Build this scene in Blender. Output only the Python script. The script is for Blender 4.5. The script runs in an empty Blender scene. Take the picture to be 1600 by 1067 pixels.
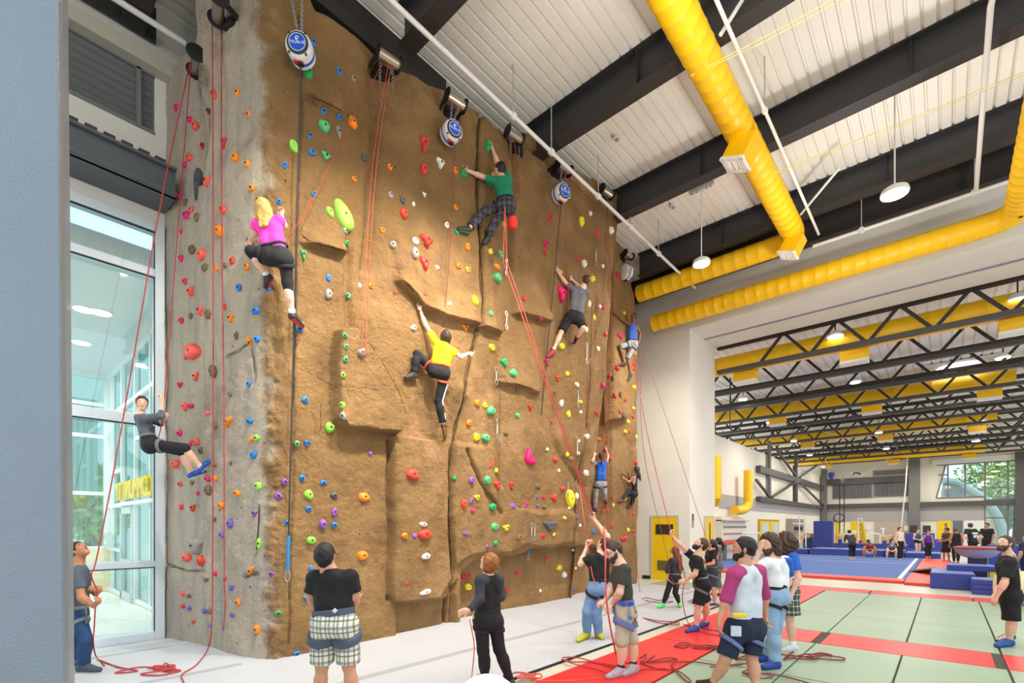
import bpy, bmesh, math, random
import numpy as np
from mathutils import Vector, Matrix, Euler
from mathutils.bvhtree import BVHTree
random.seed(7)
C = bpy.context.scene.collection
PI = math.pi
# ---------------------------------------------------------------- camera model of the photograph
FPX, HORIZON, CX, CAMH = 759.0, 821.0, 800.0, 1.85
TH = math.atan(678.0 / 759.0)
CT, ST = math.cos(TH), math.sin(TH)
CAM = Vector((0, 0, CAMH))
RGT, FWD, UPV = Vector((CT, ST, 0)), Vector((-ST, CT, 0)), Vector((0, 0, 1))

def ray(px, py):
    return FWD + RGT * ((px - CX) / FPX) + UPV * ((HORIZON - py) / FPX)

def at(px, py, depth):
    return CAM + ray(px, py) * depth

def on_z(px, py, z=0.0):
    return at(px, py, (z - CAMH) * FPX / (HORIZON - py))

def on_x(px, py, x):
    d = ray(px, py)
    return CAM + d * (x / d.x)

def on_y(px, py, y):
    d = ray(px, py)
    return CAM + d * (y / d.y)

def proj(p):
    v = Vector(p) - CAM
    z = v.dot(FWD)
    return CX + FPX * v.dot(RGT) / z, HORIZON - FPX * v.z / z, z

# ---------------------------------------------------------------- tagging and linking
def tag(o, label=None, cat=None, group=None, kind=None):
    if label: o['label'] = label
    if cat: o['category'] = cat
    if group: o['group'] = group
    if kind: o['kind'] = kind
    return o

def empty(name, loc, label=None, cat=None, group=None, kind=None):
    o = bpy.data.objects.new(name, None)
    C.objects.link(o)
    o.location = loc
    o.empty_display_size = 0.1
    return tag(o, label, cat, group, kind)

def link(name, me, mat=None, parent=None, loc=None):
    o = bpy.data.objects.new(name, me)
    C.objects.link(o)
    if mat is not None and not me.materials:
        me.materials.append(mat)
    if parent is not None:
        o.parent = parent
        if loc is None:
            pl = parent.location
            if parent.parent is not None:
                pl = pl + parent.parent.location
            o.location = (-pl[0], -pl[1], -pl[2])     # mesh data is in world coordinates; no parent is rotated
    if loc is not None:
        o.location = loc
    return o

class MB:
    """collects verts and faces of one mesh"""
    def __init__(self):
        self.v, self.f, self.m = [], [], []
    def add(self, vs, fs, mi=0):
        b = len(self.v)
        self.v += [tuple(p) for p in vs]
        self.f += [tuple(i + b for i in f) for f in fs]
        self.m += [mi] * len(fs)
        return self
    def box(self, x0, x1, y0, y1, z0, z1, mi=0):
        return self.add([(x0, y0, z0), (x1, y0, z0), (x1, y1, z0), (x0, y1, z0), (x0, y0, z1), (x1, y0, z1), (x1, y1, z1), (x0, y1, z1)],
                        [(0, 3, 2, 1), (4, 5, 6, 7), (0, 1, 5, 4), (1, 2, 6, 5), (2, 3, 7, 6), (3, 0, 4, 7)], mi)
    def obox(self, c, ax, ay, az, mi=0):
        c, ax, ay, az = Vector(c), Vector(ax), Vector(ay), Vector(az)
        if ax.cross(ay).dot(az) < 0: ax = -ax
        vs = [c + ax * a + ay * b + az * d for d in (-1, 1) for a, b in ((-1, -1), (1, -1), (1, 1), (-1, 1))]
        return self.add(vs, [(0, 3, 2, 1), (4, 5, 6, 7), (0, 1, 5, 4), (1, 2, 6, 5), (2, 3, 7, 6), (3, 0, 4, 7)], mi)
    def bar(self, a, b, w, h, up=(0, 0, 1), mi=0):
        a, b = Vector(a), Vector(b)
        d = (b - a)
        L = d.length
        d.normalize()
        s = d.cross(Vector(up))
        if s.length < 1e-4: s = d.cross(Vector((1, 0, 0)))
        s.normalize()
        u = s.cross(d)
        return self.obox((a + b) / 2, d * (L / 2), s * (w / 2), u * (h / 2), mi)
    def tube(self, pts, r, n=8, closed=False, cap=True, mi=0):
        pts = [Vector(p) for p in pts]
        rr = r if isinstance(r, (list, tuple)) else [r] * len(pts)
        N = len(pts)
        t0 = (pts[1] - pts[0]).normalized()
        u = t0.cross(Vector((0, 0, 1)))
        if u.length < 1e-3: u = t0.cross(Vector((1, 0, 0)))
        u.normalize()
        vs, fs = [], []
        for i, p in enumerate(pts):
            if closed: t = pts[(i + 1) % N] - pts[i - 1]
            else: t = pts[min(i + 1, N - 1)] - pts[max(i - 1, 0)]
            if t.length < 1e-9: t = t0
            t = t.normalized()
            u = u - t * u.dot(t)
            if u.length < 1e-6: u = t.cross(Vector((0.3, 0.5, 0.8)))
            u.normalize()
            w = t.cross(u)
            for k in range(n):
                a = 2 * PI * k / n
                vs.append(p + (u * math.cos(a) + w * math.sin(a)) * rr[i])
        for i in range(N if closed else N - 1):
            j = (i + 1) % N
            for k in range(n):
                q = (k + 1) % n
                fs.append((i * n + k, i * n + q, j * n + q, j * n + k))
        if cap and not closed:
            fs.append(tuple(range(n))[::-1])
            fs.append(tuple((N - 1) * n + k for k in range(n)))
        return self.add(vs, fs, mi)
    def cyl(self, a, b, r, n=16, r2=None, mi=0):
        return self.tube([a, b], [r, r if r2 is None else r2], n, mi=mi)
    def lathe(self, c, axis, prof, n=20, mi=0, u=None):
        """prof: (radius, along) pairs"""
        c, axis = Vector(c), Vector(axis).normalized()
        u = Vector(u) if u else axis.cross(Vector((0, 0, 1)))
        if u.length < 1e-3: u = axis.cross(Vector((1, 0, 0)))
        u.normalize()
        w = axis.cross(u)
        vs, fs = [], []
        for r, h in prof:
            for k in range(n):
                a = 2 * PI * k / n
                vs.append(c + axis * h + (u * math.cos(a) + w * math.sin(a)) * max(r, 1e-4))
        for i in range(len(prof) - 1):
            for k in range(n):
                q = (k + 1) % n
                fs.append((i * n + k, i * n + q, (i + 1) * n + q, (i + 1) * n + k))
        fs.append(tuple(range(n))[::-1])
        fs.append(tuple((len(prof) - 1) * n + k for k in range(n)))
        return self.add(vs, fs, mi)
    def prism(self, poly, ext, mi=0):
        """poly: 3-D points in order, ext: vector"""
        P = [Vector(p) for p in poly]
        e = Vector(ext)
        n = len(P)
        nn = Vector((0, 0, 0))
        for i in range(n): nn += P[i].cross(P[(i + 1) % n])
        if nn.dot(e) < 0: P = P[::-1]
        return self.add(P + [p + e for p in P], [tuple(range(n))[::-1], tuple(range(n, 2 * n))] + [(i, (i + 1) % n, n + (i + 1) % n, n + i) for i in range(n)], mi)
    def mesh(self, name, mats=None, smooth=False, bevel=0):
        me = bpy.data.meshes.new(name)
        me.from_pydata(self.v, [], self.f)
        for m in (mats if isinstance(mats, (list, tuple)) else [mats] if mats else []):
            me.materials.append(m)
        if any(self.m): me.polygons.foreach_set('material_index', self.m)
        if bevel:
            bm = bmesh.new(); bm.from_mesh(me)
            es = [e for e in bm.edges if len(e.link_faces) == 2 and e.calc_face_angle(0) > 0.6]
            bmesh.ops.bevel(bm, geom=es, offset=bevel, segments=2, profile=0.6, affect='EDGES', clamp_overlap=True)
            bm.to_mesh(me); bm.free()
        if smooth:
            me.shade_smooth() if smooth is True else me.polygons.foreach_set('use_smooth', [True] * len(me.polygons))
            if smooth is not True: me.set_sharp_from_angle(angle=smooth)
        me.update()
        return me
    def build(self, name, mats=None, parent=None, smooth=False, bevel=0):
        return link(name, self.mesh(name, mats, smooth, bevel), None, parent)

def curve_pts(P, k=6, closed=False):
    """Catmull-Rom through P"""
    P = [Vector(p) for p in P]
    n = len(P)
    out = []
    for i in range(n if closed else n - 1):
        p1, p2 = P[i], P[(i + 1) % n]
        p0 = P[i - 1] if (i > 0 or closed) else p1 * 2 - p2
        p3 = P[(i + 2) % n] if (i + 2 < n or closed) else p2 * 2 - p1
        for j in range(k):
            t = j / k
            out.append(0.5 * ((2 * p1) + (p2 - p0) * t + (2 * p0 - 5 * p1 + 4 * p2 - p3) * t * t + (3 * p1 - p0 - 3 * p2 + p3) * t ** 3))
    if not closed: out.append(P[-1])
    return out

def copy_tree(o, parent=None):
    c = o.copy()
    C.objects.link(c)
    if parent is not None: c.parent = parent
    for ch in list(o.children):
        copy_tree(ch, c)
    return c

# ---------------------------------------------------------------- materials
def lin(c):
    c = [x / 255.0 if max(c) > 1.001 else x for x in c]
    return tuple((x / 12.92 if x <= 0.04045 else ((x + 0.055) / 1.055) ** 2.4) for x in c)

MATS = {}
def mat(name, col, rough=0.6, metal=0.0, var=0.0, vscale=6.0, bump=0.0, bscale=40.0, emit=0.0, spec=None, coat=0.0, col2=None, stretch=None, coords='Object', trans=0.0):
    if name in MATS: return MATS[name]
    m = bpy.data.materials.new(name)
    m.use_nodes = True
    nt = m.node_tree
    N, L = nt.nodes, nt.links
    b = N['Principled BSDF']
    c = lin(col)
    b.inputs['Base Color'].default_value = (*c, 1)
    b.inputs['Roughness'].default_value = rough
    b.inputs['Metallic'].default_value = metal
    if spec is not None: b.inputs['Specular IOR Level'].default_value = spec
    if coat: b.inputs['Coat Weight'].default_value = coat
    if emit:
        b.inputs['Emission Color'].default_value = (*c, 1)
        b.inputs['Emission Strength'].default_value = emit
    if trans: b.inputs['Transmission Weight'].default_value = trans
    if var or col2 or bump:
        tc = N.new('ShaderNodeTexCoord')
        mp = N.new('ShaderNodeMapping')
        L.new(tc.outputs[coords], mp.inputs[0])
        if stretch: mp.inputs['Scale'].default_value = stretch
    if var or col2:
        nz = N.new('ShaderNodeTexNoise')
        nz.inputs['Scale'].default_value = vscale
        nz.inputs['Detail'].default_value = 6
        L.new(mp.outputs[0], nz.inputs['Vector'])
        mx = N.new('ShaderNodeMix'); mx.data_type = 'RGBA'
        a = tuple(x * (1 - var) for x in c)
        d = lin(col2) if col2 else tuple(min(1, x * (1 + var)) for x in c)
        mx.inputs['A'].default_value = (*(c if col2 else a), 1)
        mx.inputs['B'].default_value = (*d, 1)
        rp = N.new('ShaderNodeMapRange')
        rp.inputs['From Min'].default_value = 0.3; rp.inputs['From Max'].default_value = 0.7
        L.new(nz.outputs[0], rp.inputs[0])
        L.new(rp.outputs[0], mx.inputs['Factor'])
        L.new(mx.outputs['Result'], b.inputs['Base Color'])
    if bump:
        nb = N.new('ShaderNodeTexNoise')
        nb.inputs['Scale'].default_value = bscale
        nb.inputs['Detail'].default_value = 4
        L.new(mp.outputs[0], nb.inputs['Vector'])
        bp = N.new('ShaderNodeBump')
        bp.inputs['Strength'].default_value = bump
        bp.inputs['Distance'].default_value = 0.02
        L.new(nb.outputs[0], bp.inputs['Height'])
        L.new(bp.outputs[0], b.inputs['Normal'])
    MATS[name] = m
    return m

def vnoise(P, seed=0):
    """value noise of points P (n,3) -> (n,) in -1..1"""
    I = np.floor(P).astype(np.int64)
    F = P - I
    F = F * F * (3 - 2 * F)
    out = np.zeros(len(P))
    for dx in (0, 1):
        for dy in (0, 1):
            for dz in (0, 1):
                h = ((I[:, 0] + dx) * 73856093) ^ ((I[:, 1] + dy) * 19349663) ^ ((I[:, 2] + dz) * 83492791) ^ (seed * 2654435)
                h = (h ^ (h >> 13)) * 1274126177
                h = (h ^ (h >> 16)) & 0xFFFF
                w = (F[:, 0] if dx else 1 - F[:, 0]) * (F[:, 1] if dy else 1 - F[:, 1]) * (F[:, 2] if dz else 1 - F[:, 2])
                out += w * (h / 32767.5 - 1.0)
    return out

def fbm(P, oct=4, seed=0):
    s, a, o = 1.0, 1.0, np.zeros(len(P))
    for i in range(oct):
        o += a * vnoise(P * s, seed + i)
        s *= 2.03; a *= 0.5
    return o
ORD = ['', 'second ', 'third ', 'fourth ', 'fifth ', 'sixth ', 'seventh ', 'eighth ', 'ninth ', 'tenth ', 'eleventh ', 'twelfth ']
# ---------------------------------------------------------------- camera
cd = bpy.data.cameras.new('camera')
cam = bpy.data.objects.new('camera', cd)
C.objects.link(cam)
cam.location = CAM
cam.rotation_euler = (PI / 2, 0, TH)
cd.sensor_width = 36.0
cd.sensor_fit = 'HORIZONTAL'
cd.lens = 36.0 * FPX / 1600.0
cd.shift_x = 0.0
cd.shift_y = (HORIZON - 533.5) / 1600.0
cd.clip_start = 0.05
cd.clip_end = 500
bpy.context.scene.camera = cam
# ================================================================= materials
WHITE = mat('white_wall_paint', (226, 223, 214), 0.75, var=0.03, vscale=1.2, bump=0.04, bscale=60)
FLOORM = mat('sealed_concrete', (206, 204, 188), 0.35, var=0.06, vscale=0.8, bump=0.02)
PADM = mat('grey_vinyl_pad', (184, 187, 193), 0.5, var=0.03, vscale=2.0, bump=0.08, bscale=25)
REDM = mat('red_vinyl', (226, 44, 44), 0.4, var=0.06, vscale=1.5, bump=0.08, bscale=30)
GREENM = mat('sage_green_vinyl', (150, 172, 146), 0.45, var=0.06, vscale=1.1, bump=0.06, bscale=30)
OLIVEM = mat('olive_vinyl', (150, 160, 120), 0.5, var=0.05)
STEELBLUE = mat('blue_grey_gloss_paint', (122, 134, 145), 0.28, var=0.05, vscale=2, bump=0.35, bscale=90, spec=0.6)
ALU = mat('silver_aluminium', (205, 216, 222), 0.4, metal=0.2, spec=0.5)
GASKET = mat('black_gasket', (28, 32, 36), 0.6)
DARKSTEEL = mat('charcoal_painted_steel', (50, 50, 52), 0.5, var=0.06, vscale=1.5)
DARKSTEEL2 = mat('brown_black_painted_steel', (46, 41, 39), 0.55, var=0.06, vscale=1.5)
GREYSTEEL = mat('grey_painted_steel', (112, 112, 110), 0.5)
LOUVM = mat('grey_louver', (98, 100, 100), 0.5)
YELDOOR = mat('yellow_door_paint', (238, 196, 16), 0.4)
YELDUCT = mat('yellow_duct_paint', (250, 196, 8), 0.42, var=0.04, vscale=2.5, bump=0.05, bscale=8)
WHITEMET = mat('white_enamel', (232, 230, 224), 0.4)
BLACKM = mat('black_rubber', (18, 18, 19), 0.6)
DARKGLASS = mat('dark_wired_glass', (58, 56, 50), 0.15, spec=0.6)

def glass_mat(name, tint, a, rough=0.02):
    m = bpy.data.materials.new(name)
    m.use_nodes = True
    nt = m.node_tree
    for n in list(nt.nodes): nt.nodes.remove(n)
    o = nt.nodes.new('ShaderNodeOutputMaterial')
    mx = nt.nodes.new('ShaderNodeMixShader')
    t = nt.nodes.new('ShaderNodeBsdfTransparent')
    g = nt.nodes.new('ShaderNodeBsdfGlossy')
    t.inputs[0].default_value = (*lin(tint), 1)
    g.inputs['Roughness'].default_value = rough
    g.inputs['Color'].default_value = (0.9, 0.96, 0.96, 1)
    mx.inputs[0].default_value = a
    nt.links.new(t.outputs[0], mx.inputs[1]); nt.links.new(g.outputs[0], mx.inputs[2])
    nt.links.new(mx.outputs[0], o.inputs[0])
    return m
GLASS = glass_mat('clear_window_glass', (236, 244, 244), 0.07)
TEALGLASS = glass_mat('teal_tinted_glass', (206, 230, 226), 0.14)

def struct(name, mb, mats, label, cat, parent=None, smooth=False, bevel=0):
    o = mb.build(name, mats, parent, smooth, bevel)
    if parent is None: tag(o, label, cat, kind='structure')
    return o

# ================================================================= floor, walls
struct('floor', MB().box(-9.6, 14, -7, 56, -0.2, 0.0), FLOORM, 'pale sealed concrete floor running through both halls', 'floor')
m = MB()
m.box(-9.8, -9.5, 2.12, 15.7, 0, 10.3)
m.box(-9.8, -9.5, -4, 2.12, 6.70, 8.16)
m.box(-9.8, -9.5, -4, 2.12, 9.07, 10.3)
m.box(-9.8, -9.5, 2.0, 2.12, 8.16, 9.07)
m.box(-9.8, -9.5, -4, -3.0, 0, 6.7)
struct('wall_left', m, WHITE, 'white painted wall around the tall glazed window', 'wall')
m = MB()
m.box(-9.8, -6.24, 15.7, 18.0, 0, 10.3)
m.box(-6.24, 14, 15.7, 18.0, 8.27, 10.3)
struct('wall_back', m, WHITE, 'white wall with the wide opening into the gymnastics hall', 'wall')
struct('trim_1', MB().box(-6.2, 14, 16.86, 16.95, 8.245, 8.275), mat('violet_grey_track', (140, 136, 150), 0.5), 'violet grey track line along the opening soffit', 'trim')
struct('baseboard_back', MB().box(-7.9, -7.58, 15.66, 15.7, 0, 0.12), BLACKM, 'dark rubber baseboard beside the yellow door', 'baseboard')
struct('trim_2', MB().box(-9.5, -9.3, -4, 2.3, 9.07, 9.30), mat('beige_band', (188, 182, 166), 0.7), 'beige bulkhead band above the louvered clerestory', 'trim')

# foreground steel column
def leaned(px, zc, z):
    p = at(px, HORIZON, zc)
    s = 0.0095 * (4.6 - z)
    return (p.x + RGT.x * s, p.y + RGT.y * s, z)
m = MB()
for z0, z1 in ((0, 10.2),):
    plan = [(-190, 2.05), (86, 2.05), (90, 2.065), (95.5, 2.10), (97.5, 2.14), (105.5, 2.52), (106.5, 2.6), (-190, 2.6)]
    m.add([leaned(px, zc, z0) for px, zc in plan] + [leaned(px, zc, z1) for px, zc in plan],
          [tuple(range(8))[::-1], tuple(range(8, 16))] + [(i, (i + 1) % 8, 8 + (i + 1) % 8, 8 + i) for i in range(8)])
struct('column', m, STEELBLUE, 'large blue grey painted steel column close to the camera', 'column')

# ================================================================= tall window in the left wall
wroot = empty('window_1', (-9.55, -0.5, 0), 'tall aluminium framed window looking out to the covered entrance', 'window', kind='structure')
fr = MB()
X0, X1 = -9.62, -9.42
fr.box(X0, X1, 1.99, 2.12, 0, 6.70)
fr.box(X0, X1, -3.0, 1.99, 6.55, 6.70)
for z0, z1 in ((5.82, 5.95), (3.44, 3.60), (1.19, 1.29), (0.0, 0.16)):
    fr.box(X0, X1, -3.0, 1.99, z0, z1)
fr.box(X0, X1, -0.35, -0.25, 0.16, 6.55)
fr.build('window_frame', ALU, wroot, bevel=0.008)
gk = MB()
for z in (6.54, 5.815, 3.435, 1.185):
    gk.box(-9.46, -9.43, -3.0, 1.985, z - 0.012, z + 0.004)
gk.box(-9.46, -9.43, 1.978, 1.992, 0.16, 6.55)
gk.build('gasket', GASKET, wroot)
for z0, z1 in ((5.95, 6.55), (3.60, 5.82), (1.29, 3.44), (0.16, 1.19)):
    MB().box(-9.545, -9.535, -0.25, 1.99, z0, z1).build('window_pane', GLASS, wroot)
# clerestory; slats stand in for louver lines reflected in its glass
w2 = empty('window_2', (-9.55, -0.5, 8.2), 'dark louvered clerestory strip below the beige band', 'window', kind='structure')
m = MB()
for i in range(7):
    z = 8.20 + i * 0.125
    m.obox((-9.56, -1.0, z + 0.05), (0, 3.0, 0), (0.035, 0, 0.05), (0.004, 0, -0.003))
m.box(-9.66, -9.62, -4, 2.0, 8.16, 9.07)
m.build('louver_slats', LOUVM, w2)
m = MB()
m.box(-9.54, -9.47, 1.76, 1.82, 8.16, 9.07); m.box(-9.54, -9.47, -4, 2.0, 9.04, 9.09); m.box(-9.54, -9.48, -4, 2.0, 8.13, 8.18)
m.build('window_frame', mat('grey_frame', (120, 124, 124), 0.5), w2)
# dark steel channel over the window
ch = empty('steel_channel_beam', (-9.1, 0, 7.1), 'charcoal steel channel above the window with bolt blocks along its top', 'beam', kind='structure')
m = MB()
m.box(-8.95, -8.90, -4, 2.14, 6.92, 7.35); m.box(-9.49, -8.80, -4, 2.14, 6.92, 6.96); m.box(-9.49, -8.82, -4, 2.14, 7.31, 7.35)
m.build('channel', mat('slate_painted_steel', (84, 90, 94), 0.5), ch)
for i in range(14):
    y = 2.0 - i * 0.2
    MB().box(-8.93, -8.83, y - 0.13, y, 7.35, 7.40).build('bolt_block', DARKSTEEL, ch)

# ================================================================= outside the tall window
struct('exterior_floor', MB().box(-40, -9.62, -20, 2.7, -0.2, -0.01), mat('bright_concrete', (236, 232, 224), 0.7, var=0.04, vscale=1.0), 'bright concrete paving outside the tall window', 'paving')
struct('exterior_ceiling', MB().box(-18.2, -9.8, -7, 3.0, 6.08, 6.4), mat('pale_blue_soffit', (216, 222, 226), 0.7), 'pale soffit over the covered entrance outside the window', 'soffit')
LAMP = mat('lit_lamp_lens', (255, 250, 238), 0.4, emit=9.0)
def downlight(px, py, label):
    p = on_z(px, py, 6.08)
    o = empty('downlight', p, label, 'ceiling light', 'recessed downlights in the entrance soffit')
    MB().lathe(p + Vector((0, 0, 0.01)), (0, 0, -1), [(0.20, 0), (0.20, 0.02), (0.17, 0.025)], 20).build('trim_ring', WHITEMET, o)
    MB().lathe(p + Vector((0, 0, 0.0)), (0, 0, -1), [(0.165, 0), (0.165, 0.02)], 20).build('lens', LAMP, o)
downlight(158, 488, 'larger bright round downlight in the soffit seen through the window')
downlight(131, 483, 'smaller round downlight to the left of the larger one in the soffit')
downlight(127, 535, 'round downlight low in the soffit nearest the entrance facade')
FRW = mat('white_curtain_wall_frame', (236, 238, 238), 0.45)
fc = empty('entrance_curtain_wall', (-13.5, 2.7, 0), 'glazed entrance facade with white frames and a door seen through the window', 'facade', kind='structure')
fm = MB()
xs = [-17.8, -17.2, -15.85, -14.35, -12.9, -11.4, -9.9]
for x in xs: fm.box(x - 0.045, x + 0.045, 2.62, 2.74, 0, 6.08)
for z in (0.06, 2.38, 4.9, 6.04): fm.box(-17.8, -9.7, 2.63, 2.74, z - 0.05, z + 0.05)
for z, a, b in ((1.2, -17.8, -15.85), (3.3, -17.2, -15.85), (3.9, -14.35, -12.9)): fm.box(a, b, 2.63, 2.74, z - 0.04, z + 0.04)
fm.build('frame', FRW, fc)
MB().box(-17.8, -9.7, 2.69, 2.70, 0.05, 6.05).build('glazing', TEALGLASS, fc)
dm = MB()
dm.box(-15.75, -15.62, 2.58, 2.64, 0, 2.3); dm.box(-14.5, -14.4, 2.58, 2.64, 0, 2.3); dm.box(-15.7, -14.45, 2.58, 2.64, 2.14, 2.3); dm.box(-15.7, -14.45, 2.58, 2.64, 0, 0.2); dm.box(-15.6, -14.5, 2.56, 2.60, 0.95, 1.02)
dm.build('door_frame', ALU, fc)
f2 = empty('entrance_end_wall', (-17.8, -2, 0), 'glazed end wall with a beige base beyond the covered entrance', 'facade', kind='structure')
fm = MB()
for y in (2.62, 1.0, -0.6, -2.6): fm.box(-17.9, -17.76, y - 0.06, y + 0.06, 1.2, 6.08)
for z in (1.22, 2.75, 4.35, 5.25, 6.03): fm.box(-17.9, -17.77, -8, 2.7, z - 0.05, z + 0.05)
fm.build('frame', FRW, f2)
MB().box(-17.85, -17.84, -8, 2.7, 1.2, 6.05).build('glazing', TEALGLASS, f2)
MB().box(-17.95, -17.75, -8, 2.7, 0, 1.2).build('base_wall', mat('warm_beige_panel', (244, 226, 190), 0.6), f2)
# interior seen behind the facades
struct('exterior_wall', MB().box(-18.2, -9.7, 6.2, 6.4, 0, 6.3).box(-9.9, -9.7, 3.0, 6.4, 0, 6.3), mat('pale_teal_interior', (190, 212, 206), 0.8), 'pale teal lobby wall behind the entrance glazing', 'wall')
struct('exterior_wall_end', MB().box(-22.2, -22.0, -9, 3, 2.9, 6.2), mat('pale_teal_interior2', (206, 222, 216), 0.8), 'pale wall across the yard behind the end glazing', 'wall')
# yellow sign letters over the entrance door, seen mirrored
def text_mesh(body, size, depth, name):
    cu = bpy.data.curves.new(name, 'FONT')
    cu.body = body; cu.size = size; cu.extrude = depth; cu.align_x = 'CENTER'; cu.align_y = 'CENTER'
    o = bpy.data.objects.new(name, cu)
    C.objects.link(o)
    bpy.context.view_layer.update()
    me = bpy.data.meshes.new_from_object(o.evaluated_get(bpy.context.evaluated_depsgraph_get()))
    bpy.data.objects.remove(o); bpy.data.curves.remove(cu)
    return me
def place_text(me, c, right, up, mirror=False):
    """flat text mesh onto a plane with the given right and up directions"""
    R, U = Vector(right).normalized(), Vector(up).normalized()
    N = R.cross(U).normalized()
    for v in me.vertices:
        x, y, z = v.co
        if mirror: x = -x
        v.co = Vector(c) + R * x + U * y + N * z
    if mirror: me.flip_normals()
    me.update()
    return me
YSIGN = mat('yellow_sign', (250, 214, 10), 0.4)
sg = empty('letter_sign', (-13.3, 2.55, 2.62), 'yellow block letters in a row above the entrance door outside', 'sign')
for k, chx in enumerate('COMMUNITY'):
    me = text_mesh(chx, 0.62, 0.03, 'letter')
    place_text(me, (-12.15 - k * 0.42, 2.5, 2.66), (1, 0, 0), (0, 0, 1), True)
    link('letter', me, YSIGN, sg)
MB().box(-15.8, -11.9, 2.53, 2.60, 2.34, 2.42).build('rail', FRW, sg)

# ================================================================= mats on the floor
def pad(name, poly, h, mt, label, cat, group=None, z0=0.001):
    m = MB().prism([(x, y, z0) for x, y in poly], (0, 0, h))
    o = m.build(name, mt, None, bevel=0.008)
    return tag(o, label, cat, group)
pad('crash_pad', [(-9.4, -1.5), (-8.74, -1.5), (-8.74, 2.6), (-9.4, 2.3)], 0.03, PADM, 'narrow grey floor pad along the foot of the tall window', 'floor pad', 'grey floor pads below the climbing wall')
pad('crash_pad', [(-8.715, -1.5), (-6.92, -1.5), (-6.92, 2.95), (-8.715, 2.6)], 0.03, PADM, 'wide grey floor pad under the coiled rope beside the window belayer', 'floor pad', 'grey floor pads below the climbing wall')
pad('crash_pad', [(-6.895, -0.5), (-5.21, -0.5), (-5.21, 14.1), (-7.3, 14.1), (-7.3, 3.0), (-6.895, 2.96)], 0.03, PADM, 'long grey floor pad touching the foot of the brown climbing wall', 'floor pad', 'grey floor pads below the climbing wall')
pad('crash_pad', [(-5.18, 0.6), (-3.87, 0.6), (-3.87, 14.1), (-5.18, 14.1)], 0.03, PADM, 'long grey floor pad between the wall pad and the red strip', 'floor pad', 'grey floor pads below the climbing wall')
struct('trim_3', MB().box(-3.865, -3.845, 0.6, 14.1, 0.001, 0.03), BLACKM, 'thin black edge strip along the grey pads', 'trim')
SEAM = mat('seam_strip_grey', (158, 160, 166), 0.6)
for i, (x0, x1, y0, y1, l) in enumerate(((-5.26, -5.13, 0.6, 14.0, 'grey seam strip between the long pads'), (-6.97, -6.85, -1.5, 2.4, 'grey seam strip near the foot of the corner'), (-8.78, -8.68, -1.5, 2.05, 'grey seam strip by the tall window'))):
    struct('trim_%d' % (11 + i), MB().box(x0, x1, y0, y1, 0.0305, 0.0325), SEAM, l, 'trim')
pad('floor_mat', [(-7.0, 14.2), (-3.6, 14.2), (-3.6, 15.62), (-7.0, 15.62)], 0.012, OLIVEM, 'olive green floor strip in front of the yellow door', 'mat')
for a, b, l in ((3.0, 7.4, 'red mat of the long strip under the kneeling coils, nearest the camera'), (7.42, 11.7, 'middle red mat of the long strip, under the belayer in black shorts'), (11.72, 16.05, 'farthest red mat of the long strip before the hall opening')):
    pad('red_mat', [(-3.55, a), (-2.54, a), (-2.54, b), (-3.55, b)], 0.04, REDM, l, 'mat', 'red border mats')
for i, (a, b, l) in enumerate(((-2.5, -1.58, 'short red mat of the cross stripe between green mats, beside the light jeans'), (-1.45, 0.48, 'long red mat in the middle of the cross stripe between green mats'), (0.60, 2.6, 'red mat of the cross stripe below the man in black at the picture edge'))):
    pad('red_mat', [(a, 8.75), (b, 8.75), (b, 9.74), (a, 9.74)], 0.03, REDM, l, 'mat', 'red border mats')
for a, b, l in ((-3.55, -1.58, 'far red border mat joining the top of the long red strip'), (-1.52, 0.48, 'far red border mat in the middle, towards the blue spring floor'), (0.52, 2.5, 'far red border mat ending by the cream roll')):
    pad('red_mat', [(a, 16.09), (b, 16.09), (b, 17.02), (a, 17.02)], 0.03, REDM, l, 'mat', 'red border mats')
COLS = [(-2.515, -1.515, 'first'), (-1.495, -0.47, 'second'), (-0.45, 0.575, 'third'), (0.60, 1.6, 'fourth')]
struct('trim_10', MB().box(-2.53, 2.6, 2.5, 17.0, 0.0005, 0.006), mat('dark_gap_sheet', (70, 66, 54), 0.8), 'dark floor showing in the slits between the tumbling mats', 'floor strip')  # added dark sheet, so the gaps between the mats look dark
ROWS = [(2.5, 4.52, 'nearest row'), (4.54, 6.62, 'second row before the red cross stripe'), (6.65, 8.73, 'row just before the red cross stripe'), (9.77, 11.84, 'row just behind the red cross stripe'),
        (11.86, 13.94, 'middle row behind the red cross stripe'), (13.96, 16.06, 'farthest row by the far red border')]
for (a, b, cn) in COLS:
    for (c, d, rn) in ROWS:
        q = proj((b, d, 0))
        if q[2] < 1 or q[1] > 1090 or proj((a, d, 0))[0] > 1600: continue
        pad('green_mat', [(a, c), (b, c), (b, d), (a, d)], 0.03, GREENM, 'sage green mat, %s from the red strip, %s' % (cn, rn), 'mat', 'green tumbling mats')

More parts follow.
